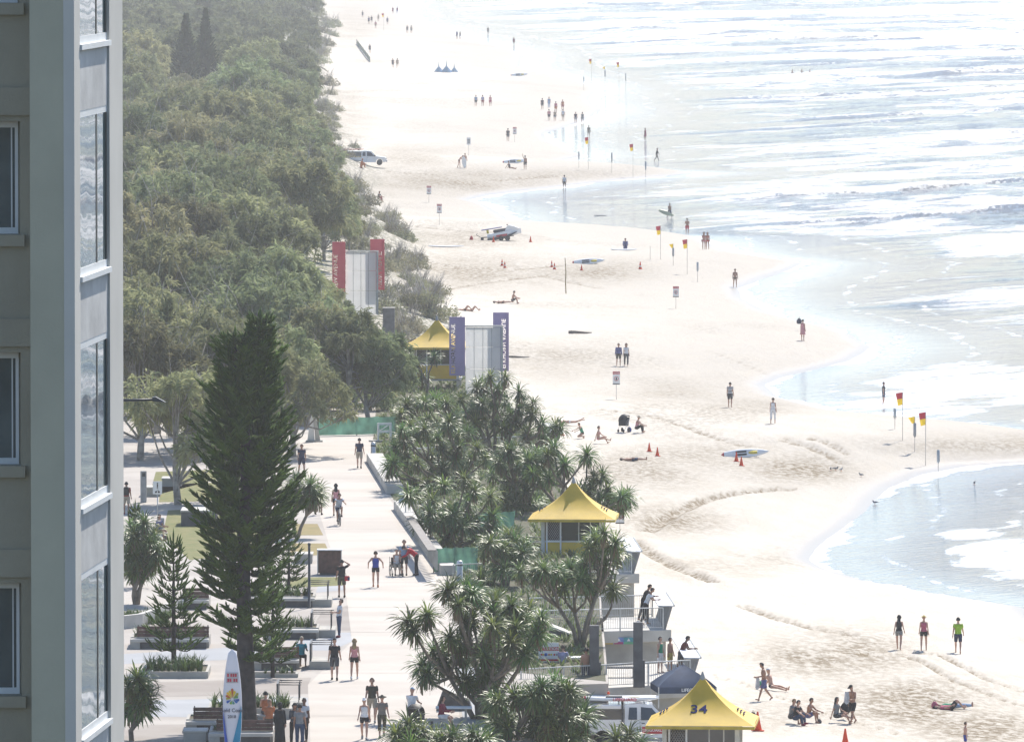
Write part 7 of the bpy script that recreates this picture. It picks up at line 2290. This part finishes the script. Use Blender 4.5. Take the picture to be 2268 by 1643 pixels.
SPEC = {'stripe': stripes_mat('stripe_black_white', C['K'], C['W'], 3.2), 'check': stripes_mat('check_blue_white', (0.10, 0.22, 0.40), C['W'], 9, 'x'), 'plaid': stripes_mat('plaid_grey', (0.09, 0.085, 0.08), (0.22, 0.20, 0.18), 8, 'x'), 'redplaid': stripes_mat('plaid_red', (0.22, 0.03, 0.03), (0.06, 0.04, 0.03), 7, 'z'), 'pattern': stripes_mat('pattern_shorts', C['K'], (0.4, 0.4, 0.38), 12, 'x')}
def cmat(k):
    if k in SPEC: return SPEC[k]
    return mat('cloth_' + k, C[k], 0.85, 0.12, 6)

def person(px, py, g, pose, yaw, wear, label, skin=0, fem=False, scale=1.0, group=None, at=None):
    """wear: list of (garment, colour)"""
    d = pose_data(pose, fem)
    if at is not None: loc = Vector(at)
    elif g == 'p': loc = P(px, py, PZ)
    elif g == 's': loc = G(px, py)
    else: loc = P(px, py, g)
    o = link('person', d['body'], SKIN[skin], label=label, cat='person', group=group, loc=loc, rotz=R_(yaw), scale=scale)
    link('face', d['face'], face_m, o)
    for (k, c) in wear:
        me_, nm = garment(d, k)
        mt = mat('hair_' + c, HAIR[c], 0.6, 0.15, 8) if k in ('hair', 'long') else cmat(c)
        link(nm, me_, mt, o)
    return o

PROM = 'walkers on the promenade'
def W(*a): return [tuple(x.split(':')) for x in a]
# --- the promenade
person(796, 1037, 'p', 'stroll', 175, W('shirt:N', 'shorts:E', 'shoes:K', 'hair:k'), 'man in navy polo and beige shorts walking away up the walk', scale=1.0)
person(668, 1050, 'p', 'walk', 10, W('shirt:N', 'shorts:N', 'shoes:K', 'hair:k'), 'dark dressed jogger half hidden by the tall pine', 1)
person(744, 1143, 'p', 'stroll', 180, W('tank:P', 'short_shorts:K', 'shoes:K', 'long:k'), 'woman with long black hair walking behind the cyclist', 1, True)
cy_ = P(751, 1163, PZ)
person(0, 0, 0, 'cycle', 7, W('shirt:check', 'shorts:J', 'shoes:K', 'hair:k'), 'cyclist in a blue checked shirt riding towards the viewer', 1, at=(cy_.x - 0.02, cy_.y + 0.16, PZ + 0.22))
person(706, 1140, 'p', 'stroll', 20, W('shirt:K', 'short_shorts:O', 'shoes:K', 'hair:k'), 'person in dark top and orange shorts behind the slender pandanus', 1, True)
person(757, 1323, 'p', 'brow', 190, W('shirt:K', 'shorts:o', 'shoes:K', 'hair:k'), 'man in black tee holding a hand to his brow', 1, scale=1.03)
person(832, 1300, 'p', 'hips', 180, W('tank:B', 'short_shorts:K', 'shoes:O', 'hair:n'), 'runner in blue singlet and black shorts', 0, scale=1.0)
wc = P(878, 1275, PZ)
person(0, 0, 0, 'chair', 8, W('tank:c', 'capri:E', 'shoes:K', 'hair:w'), 'grey haired woman in white sitting in the wheelchair', 0, True, 0.96, at=(wc.x, wc.y + 0.08, PZ + 0.04))
person(895, 1274, 'p', 'stand', 5, W('shirt:b', 'shorts:D', 'shoes:K', 'hair:n'), 'man in pale blue polo standing behind the wheelchair', 0)
person(922, 1274, 'p', 'bend', -80, W('longsleeve:R', 'pants:K', 'shoes:K', 'hair:k'), 'man in red shirt bending towards the wheelchair', 0, scale=1.04)
person(751, 1411, 'p', 'cross', -75, W('shirt:c', 'pants:J', 'shoes:r', 'hair:n'), 'man in white tee and jeans standing side on', 0)
person(741, 1506, 'p', 'stroll', 178, W('shirt:K', 'shorts:D', 'shoes:K', 'cap:K'), 'man in black polo and cap walking away in a couple', 0, scale=1.03)
person(785, 1504, 'p', 'strollb', 176, W('tank:P', 'short_shorts:K', 'shoes:W', 'cap:W', 'long:y'), 'woman in pink top and white cap walking away in a couple', 0, True)
person(824, 1600, 'p', 'stroll', 0, W('shirt:o', 'shorts:E', 'shoes:G', 'hair:n'), 'man in olive tee behind the white topped woman', 0, scale=1.05)
person(807, 1638, 'p', 'walk', -4, W('tank:W', 'short_shorts:K', 'shoes:G', 'cap:W'), 'woman in white tank top and visor walking towards the viewer', 0, True, 0.98)
person(846, 1632, 'p', 'walkb', 6, W('shirt:plaid', 'capri:o', 'shoes:G', 'brim:o'), 'man in striped shirt and bush hat walking towards the viewer', 0)
person(911, 1622, 'p', 'push', 165, W('shirt:W', 'pants:J', 'shoes:K', 'cap:b'), 'man in white tee and blue cap pushing a stroller', 0, scale=1.04)
person(977, 1614, 'p', 'bench', 75, W('longsleeve:r', 'shorts:W', 'long:n'), 'woman in dark red top seated by the slanted wall', 0, True)
person(620, 1652, 'p', 'stand', 160, W('robe:K', 'scarf:K'), 'woman in long black robe and head scarf at the bottom of the plaza', 0, True)
person(596, 1622, 'p', 'bench', 170, W('shirt:O', 'pants:o', 'cap:E'), 'seated person in orange top and pale cap by the black robed woman', 1)
person(652, 1652, 'p', 'phone', 10, W('longsleeve:D', 'pants:K', 'scarf:K'), 'woman in dark clothes looking at something in her hands', 1, True)
person(664, 1656, 'p', 'stand', 170, W('shirt:G', 'pants:J', 'hair:k'), 'person in grey tee seen from behind at the bottom of the plaza', 1)
person(674, 1642, 'p', 'stand', -30, W('shirt:c', 'pants:K', 'hair:k'), 'person in pale top behind the grey tee at the plaza', 2)
person(588, 1604, 'p', 'bench', 175, W('tank:O', 'shorts:D', 'hair:k'), 'bare shouldered person seated on the planter edge right of the pine', 0)
person(667, 1478, 'p', 'bench', 170, W('shirt:T', 'shorts:K', 'cap:E'), 'person in teal seated on the brown backed bench', 0)
person(280, 1139, 'p', 'stroll', 180, W('shirt:M', 'shorts:E', 'shoes:r', 'hair:k'), 'man in dark red tee with backpack by the tower edge', 1)
b_ = P(280, 1139, PZ)
t = thing('backpack', 'black backpack on the man in dark red tee', 'backpack', (b_.x, b_.y - 0.17, PZ + 1.12))
q = MB(); q.box(-0.15, 0.15, -0.10, 0.04, -0.05, 0.38, bev=0.03); q.build('sack', cmat('K'), t)
for x in (-0.09, 0.09):
    q = MB(); q.tube([(x, 0.03, 0.36), (x, 0.12, 0.40), (x, 0.22, 0.32)], 0.018, 5); q.build('strap', cmat('D'), t)
person(350, 1196, 'p', 'bench', 60, W('shirt:U', 'shorts:K', 'hair:k'), 'person in purple tee seated on the lawn edge', 1)
person(346, 1228, 'p', 'bench', 170, W('shirt:W', 'shorts:D', 'hair:n'), 'person in white tee seated below the one in purple', 0)
# shoulder bag of the man with raised hand
b_ = P(757, 1323, PZ)
t = thing('shoulder_bag', 'red and blue shoulder bag hanging at the side of the man in black', 'bag', (b_.x + 0.27, b_.y - 0.05, PZ + 0.82))
q = MB(); q.box(-0.13, 0.11, -0.08, 0.08, 0, 0.24, bev=0.03); q.build('pouch', cmat('R'), t)
q = MB(); q.box(0.0, 0.12, -0.085, 0.085, 0.02, 0.20, bev=0.02); q.build('pocket', cmat('J'), t)
q = MB(); q.tube([(-0.05, 0, 0.24), (-0.12, 0, 0.45), (-0.2, 0, 0.62)], 0.012, 5); q.build('strap', cmat('K'), t)
# --- the decks
person(1431, 1382, 5.0, 'lean', 75, W('shirt:W', 'pants:K', 'hair:k'), 'person in white top leaning on the middle deck counter', 1, True)
person(1425, 1374, 5.0, 'lean', 80, W('longsleeve:K', 'pants:K', 'hair:k'), 'person in black leaning beyond the white top on the middle deck', 1)
person(1508, 1494, 4.4, 'lean', 80, W('shirt:redplaid', 'shorts:D', 'hair:k'), 'man in red checked shirt leaning on the near deck counter', 2, scale=1.02)
person(1484, 1486, 4.4, 'stand', 60, W('shorts:Y', 'hair:k'), 'boy in yellow shorts beside the man in red checks', 1, scale=0.85)
person(1462, 1490, 4.4, 'stand', 60, W('tank:g', 'shorts:W', 'hair:k'), 'person with a green and white towel top on the near deck', 0, scale=0.92)
person(1246, 1496, 4.4, 'bench', 165, W('shirt:V', 'pants:G', 'hair:n'), 'person in lavender tee seated behind the attention sign', 0)
person(1298, 1524, 4.4, 'brow', 175, W('shorts:N', 'hair:k'), 'shirtless man half hidden behind the left dark pillar', 1)
person(1160, 1500, 4.4, 'bench', 90, W('shirt:R', 'pants:G', 'hair:n'), 'person in red seated left of the attention sign', 0)
person(1458, 1596, 2.6, 'stand', 150, W('shorts:D', 'hair:k'), 'shirtless man standing behind the truck bonnet', 1)
# --- near beach
BE = None
person(1692, 1551, 's', 'carry', -80, W('shorts:U', 'hair:k'), 'shirtless walker in purple shorts carrying a towel', 1, scale=1.03)
person(1708, 1528, 's', 'sitl', 60, W('briefs:K', 'cap:W'), 'seated bather in white cap behind the shirtless walker', 0)
person(1752, 1602, 's', 'sitg', 60, W('shirt:G', 'shorts:D', 'hair:y'), 'seated person in grey behind the one in black', 0)
person(1762, 1605, 's', 'sitg', 55, W('shirt:K', 'pants:J', 'shoes:r', 'hair:k'), 'seated person in black tee and jeans near the numbered tower', 0)
person(1790, 1600, 's', 'sitg', 65, W('shorts:U', 'hair:k'), 'shirtless seated bather between the black tee and the woman', 1)
person(1852, 1600, 's', 'sitk', 65, W('shirt:G', 'shorts:D', 'long:k'), 'seated woman in grey with dark hair on the near sand', 0, True)
person(1888, 1602, 's', 'carry', -40, W('shorts:K', 'cap:K'), 'shirtless man standing with a towel on his shoulder', 1, scale=1.03)
person(2108, 1572, 's', 'liek', 92, W('shirt:p', 'shorts:K', 'hair:k'), 'bather lying with knees up on the near sand', 0)
person(2112, 1568, 's', 'lie', 92, W('shirt:g', 'pants:b', 'hair:k'), 'bather in jeans lying behind the one with raised knees', 0)
person(2138, 1662, 's', 'stand', 100, W('shorts:B', 'hair:n'), 'bare chested child at the bottom edge of the sand', 0, scale=0.72)
person(1991, 1439, 's', 'walk', 170, W('tank:K', 'short_shorts:pattern', 'long:k'), 'woman in black top and patterned shorts walking to the water', 0, True)
person(2046, 1441, 's', 'strollb', 175, W('tank:p', 'short_shorts:K', 'brim:Y'), 'woman in pink top and straw hat walking to the water', 0, True)
person(2122, 1447, 's', 'walk', 176, W('shirt:L', 'shorts:N', 'hair:k'), 'man in bright green tee walking to the water', 0, scale=1.04)
# --- middle beach
person(1402, 1021, 's', 'lie', 85, W('shorts:J', 'hair:k'), 'bather lying flat below the pair of orange cones', 1)
person(1325, 982, 's', 'sitk', 75, W('bikini:P', 'briefs:P', 'hair:k'), 'woman in pink swimwear sitting on the sand', 0, True)
person(1290, 971, 's', 'kneel', -70, W('tank:g', 'briefs:K', 'hair:n'), 'girl in green top kneeling on the sand', 0, True, 0.9)
person(1262, 942, 's', 'prone', 88, W('briefs:W', 'hair:k'), 'bather lying face down left of the stroller', 0)
person(1410, 958, 's', 'sitg', 70, W('tank:P', 'pants:K', 'brim:E'), 'person in pink seated beside the black stroller', 0, True)
person(1617, 902, 's', 'stand', 160, W('shirt:stripe', 'shorts:D', 'hair:n'), 'man in black and white striped shirt on the bright sand', 0)
person(1712, 938, 's', 'strollb', 170, W('tank:W', 'capri:W', 'hair:n'), 'woman dressed in white on the bright sand', 0, True)
person(1957, 896, 's', 'stand', 85, W('shirt:D', 'shorts:J', 'hair:k'), 'dark clad boy standing in the swash by the flags', 0, scale=0.95)
person(1370, 811, 's', 'stroll', 5, W('longsleeve:U', 'shorts:o', 'hair:k'), 'man in purple top holding hands in a couple', 0)
person(1387, 811, 's', 'stroll', 0, W('shirt:W', 'pants:D', 'long:n'), 'woman in white top and dark trousers holding hands in a couple', 0, True)
person(1135, 673, 's', 'sitg', 80, W('shorts:D', 'hair:k'), 'shirtless man sitting upright on the sand beyond the purple sign', 0)
person(1114, 672, 's', 'lie', 90, W('bikini:K', 'briefs:K', 'hair:k'), 'bather lying beside the upright sitting man', 0, True)
person(1030, 689, 's', 'liek', 95, W('briefs:K', 'hair:n'), 'left bather of the lying pair above the purple sign', 0)
person(1046, 690, 's', 'liek', 90, W('bikini:E', 'briefs:E', 'hair:n'), 'right bather of the lying pair above the purple sign', 0, True)
person(1778, 755, 's', 'stand', 150, W('dress:P', 'hair:k'), 'woman in pale pink with a dark bag held up', 0, True)
person(1628, 637, 's', 'stroll', 5, W('briefs:K', 'hair:k'), 'man in black trunks walking along the mid swash', 1, scale=1.0)
person(1559, 553, 's', 'strollb', 0, W('bikini:p', 'briefs:p', 'long:n'), 'left bather of the pair strolling in the mid swash', 1, True)
person(1567, 553, 's', 'stroll', 0, W('bikini:R', 'briefs:R', 'long:n'), 'right bather of the pair strolling in the mid swash', 1, True)
person(1522, 520, 's', 'phone', 180, W('shorts:R', 'hair:k'), 'man in red shorts standing at the water', 1)
person(1483, 484, 's', 'walk', 30, W('shorts:J', 'cap:E'), 'surfer wading ashore with a pale board', 1)
person(1385, 553, 's', 'sitg', 0, W('robe:U', 'hair:k'), 'person wrapped in blue sitting on a white board', 1)
person(1250, 420, 's', 'stroll', 180, W('shirt:W', 'shorts:K', 'shoes:K', 'hair:k'), 'man in white tee at the tip of the little bay', 0)
person(1455, 357, 's', 'walkb', 70, W('wetsuit:D', 'hair:k'), 'person in dark wetsuit wading beyond the far spit', 1)
person(1429, 311, 's', 'stand', 60, W('dress:p', 'hair:k'), 'person in dusky pink in the far shallows', 1, True)
person(1304, 305, 's', 'stroll', 0, W('shirt:E', 'shorts:E', 'hair:k'), 'person in beige above the far red and yellow flag', 1)
person(1017, 372, 's', 'stoop', 75, W('briefs:K', 'hair:k'), 'bather stooping with a spade on the far sand', 0)
person(1030, 371, 's', 'stand', 20, W('briefs:K', 'hair:y'), 'bather standing behind an upright white board', 0)
person(1163, 376, 's', 'armup', 180, W('shorts:D', 'hair:k'), 'dark bather standing at the end of the hazy rescue board', 1)
person(1129, 375, 's', 'sitl', 60, W('tank:D', 'briefs:K', 'hair:k'), 'dark person sitting in front of the hazy rescue board', 1)
person(1125, 313, 's', 'stroll', 180, W('shirt:D', 'shorts:D', 'hair:k'), 'lone dark walker beside the hazy danger sign', 1)
person(838, 446, 's', 'sitg', 60, W('shirt:D', 'pants:M', 'hair:k'), 'person sitting at the foot of the dune scarp', 1)
person(800, 372, 's', 'sitg', 90, W('robe:O', 'cap:O'), 'person in reddish clothes sitting in front of the far truck', 1)
# --- far walkers
FAR = [(1054, 236, 'shirt:b', 'shorts:D', 'left walker of the hazy trio'), (1069, 236, 'shirt:V', 'shorts:M', 'middle walker of the hazy trio'), (1086, 236, 'shirt:P', 'shorts:p', 'right walker of the hazy trio'),
       (1201, 243, 'shirt:D', 'shorts:D', 'dark leftmost walker of the hazy crowd'), (1216, 240, 'shirt:b', 'pants:b', 'pale blue walker of the hazy crowd'), (1231, 250, 'shirt:p', 'shorts:O', 'reddish walker of the hazy crowd'), (1246, 246, 'tank:O', 'shorts:M', 'bare armed walker at the back of the hazy crowd'),
       (1216, 268, 'shirt:P', 'shorts:K', 'pink walker in front of the hazy crowd'), (1229, 269, 'shirt:E', 'shorts:G', 'beige walker in front of the hazy crowd'), (1247, 268, 'shirt:c', 'shorts:E', 'pale walker at the right front of the hazy crowd'), (1275, 274, 'shirt:N', 'shorts:G', 'navy walker right of the hazy crowd'), (1290, 274, 'shirt:G', 'shorts:G', 'grey walker right of the hazy crowd'),
       (1138, 101, 'shirt:r', 'shorts:M', 'lone reddish walker at the far swash'), (1012, 87, 'shirt:U', 'shorts:D', 'left of the hazy pair on the far beach'), (1019, 87, 'shirt:E', 'shorts:D', 'right of the hazy pair on the far beach'), (1081, 77, 'shirt:D', 'shorts:G', 'tiny dark wader in the far shallows'),
       (902, 74, 'shirt:G', 'shorts:G', 'left of the tiny pair beside the far dune'), (911, 74, 'shirt:E', 'shorts:G', 'right of the tiny pair beside the far dune'), (870, 151, 'shirt:D', 'shorts:D', 'dark walker of the pair below the green net'), (880, 151, 'shirt:E', 'shorts:E', 'pale walker of the pair below the green net'),
       (803, 40, 'shirt:G', 'shorts:G', 'leftmost of the farthest tiny walkers'), (817, 54, 'shirt:U', 'shorts:D', 'left of the two close farthest walkers'), (823, 52, 'shirt:D', 'shorts:D', 'right of the two close farthest walkers'), (838, 48, 'shirt:E', 'shorts:E', 'beige one of the farthest tiny walkers'), (832, 64, 'shirt:P', 'shorts:E', 'lowest of the farthest tiny walkers'), (858, 55, 'shirt:U', 'shorts:G', 'blue one right of the farthest flag'), (870, 31, 'shirt:r', 'shorts:M', 'reddish one of the topmost walkers'), (880, 31, 'shirt:r', 'shorts:U', 'dark one of the topmost walkers'), (819, 118, 'shirt:D', 'shorts:D', 'walker half hidden by the green net')]
for i, (x, y, a_, b2, lab) in enumerate(FAR):
    person(x, y, 's', ['stroll', 'strollb', 'walk'][i % 3], 180 if i % 2 else 0, W(a_, b2, 'hair:k'), lab, i % 2, bool(i % 3 == 2), group='far walkers along the beach')
for x, y, lab in ((1754, 166, 'left of three waders among the breakers'), (1775, 165, 'middle of three waders among the breakers'), (1793, 166, 'right of three waders among the breakers')):
    q_ = P(x, y, 0.0)
    person(0, 0, 0, 'phone', 60, W('shorts:D', 'hair:k'), lab, 1, at=(q_.x, q_.y, -0.75), group='waders')

# --- things people hold or sit beside
def towel(loc, w, h, m_, label, rotz=0.0):
    t = thing('towel', label, 'towel', loc, rotz)
    V = []; Fc = []
    for i in range(6):
        for j in range(6):
            V.append((w * (i / 5 - 0.5) * (0.7 + 0.08 * j), 0.07 * math.sin(i * 2.1 + j * 0.6), -h * j / 5 * (1 - 0.25 * abs(i - 2.2) / 2.5)))
    for i in range(5):
        for j in range(5): Fc.append((i * 6 + j, i * 6 + j + 1, i * 6 + j + 7, i * 6 + j + 6))
    q = MB(); q.add(V, Fc, True); q.add([(a, b + 0.035, c) for a, b, c in V], [tuple(reversed(f)) for f in Fc], True); q.build('cloth', m_, t)
p = G(1692, 1551); towel((p.x - 0.30, p.y - 0.1, p.z + 1.10), 0.20, 0.62, cmat('W'), 'white towel carried by the shirtless walker')
p = G(1888, 1602); towel((p.x - 0.26, p.y - 0.15, p.z + 1.48), 0.24, 0.6, cmat('c'), 'grey white towel over the shoulder of the standing man')
def beach_bag(px, py, c, label, s=1.0, lift=0.0, dx=0.0):
    p = G(px, py); t = thing('bag', label, 'bag', (p.x + dx, p.y, p.z + lift), 0.3, None, s)
    q = MB(); q.lathe([(0.10, 0), (0.17, 0.06), (0.18, 0.2), (0.10, 0.33), (0.05, 0.36)], 10); q.build('sack', cmat(c), t)
    q = MB(); q.tube([(-0.07, 0, 0.33), (0, 0, 0.47), (0.07, 0, 0.33)], 0.012, 5); q.build('strap', cmat('K'), t)
beach_bag(1872, 1594, 'K', 'dark bag hanging beside the standing man with towel', 1.4, 0.3)
beach_bag(1682, 1520, 'g', 'small green bag beside the seated white cap', 0.8)
beach_bag(1394, 956, 'B', 'blue bag between the stroller and the seated person', 0.9)
beach_bag(1815, 1602, 'D', 'dark bundle left of the seated woman in grey', 0.6)
beach_bag(1770, 733, 'N', 'dark bag held up by the woman in pale pink', 1.3, 0.6)
beach_bag(2070, 1568, 'p', 'magenta bag beside the lying bathers', 0.9)
beach_bag(1668, 1592, 'K', 'black box bag behind the tower corner', 0.9)
p = G(1483, 484); rescue_board((p.x - 0.4, p.y - 0.15, p.z + 0.62), (math.radians(70), 0.35, 0.1), 'pale yellow surfboard under the wading surfer arm', stripes=False, L=1.9, W=0.5, T=0.07, plain=mat('board_cream', (0.62, 0.60, 0.36), 0.35), name='surfboard')
p = G(1028, 373); rescue_board((p.x, p.y - 0.25, p.z + 0.75), (math.radians(90), math.radians(82), 0), 'upright white board held by the far bather', stripes=False, L=1.55, W=0.55, T=0.07, name='surfboard')
# seats for those who sit on nothing else
def stool(at, label, h=0.42, w=1.0):
    t = thing('bench', label, 'bench', at)
    q = MB(); q.box(-w / 2, w / 2, -0.22, 0.26, h - 0.07, h, bev=0.012); q.build('seat', conc_lt, t)
    for x in (-w / 2 + 0.12, w / 2 - 0.12):
        q = MB(); q.box(x - 0.06, x + 0.06, -0.18, 0.22, 0, h - 0.071); q.build('leg', conc_dk, t)
for (px, py, z, lab, dy) in [(977, 1614, 5.0, 'pale bench under the woman in dark red', 0.0), (1246, 1496, 4.4, 'pale bench under the person in lavender', 0.0), (1160, 1500, 4.4, 'pale bench under the person in red', 0.0), (588, 1604, 5.0, 'concrete seat under the bare shouldered person', 0.0), (596, 1622, 5.0, 'concrete seat under the person in orange', 0.0), (350, 1196, 5.0, 'concrete seat under the person in purple tee', 0.0), (346, 1228, 5.0, 'concrete seat under the person in white tee', 0.0)]:
    p = P(px, py, z); stool((p.x, p.y, z), lab)
# white picnic table slabs beside the seated people
for (px, py, z, lab) in [(1005, 1606, 5.0, 'white picnic table beside the woman in dark red'), (1270, 1492, 4.4, 'white picnic table beside the person in lavender')]:
    p = P(px, py, z); t = thing('picnic_table', lab, 'table', p)
    q = MB(); q.box(-0.75, 0.75, -0.4, 0.4, 0.72, 0.78, bev=0.01); q.build('top', whitep, t)
    for x in (-0.5, 0.5):
        q = MB(); q.box(x - 0.05, x + 0.05, -0.3, 0.3, 0, 0.719); q.build('leg', conc, t)
# gulls
def gull(px, py, yaw, label):
    p = G(px, py); t = thing('gull', label, 'bird', p, yaw, 'gulls')
    q = MB(); ball(q, Vector((0, 0, 0.16)), 0.06, 0.17, 0.065, 8, 6); ball(q, Vector((0, -0.15, 0.25)), 0.038, 0.045, 0.04, 7, 5)
    q.tube([(0, -0.10, 0.18), (0, -0.14, 0.24)], [0.045, 0.035], 7); q.tube([(0, -0.18, 0.25), (0, -0.23, 0.24)], [0.012, 0.004], 5); q.tube([(0, 0.12, 0.17), (0, 0.27, 0.15)], [0.05, 0.012], 6)
    q.build('body', mat('gull_grey', (0.30, 0.30, 0.31), 0.8), t)
    for x in (-0.03, 0.03):
        q = MB(); q.tube([(x, 0, 0.12), (x, 0, 0.0), (x, -0.04, 0.0)], 0.008, 4); q.build('leg', orange_p, t)
for i, (x, y, lab) in enumerate([(1840, 1043, 'leftmost gull of the small flock by the tyre tracks'), (1851, 1042, 'second gull of the small flock by the tyre tracks'), (1863, 1044, 'third gull of the small flock by the tyre tracks'), (1907, 1056, 'gull apart from the flock on the near sand'), (1938, 1117, 'lone gull on the near wet sand edge'), (2158, 1074, 'lone gull in the near shallows')]):
    gull(x, y, i * 1.3, lab)
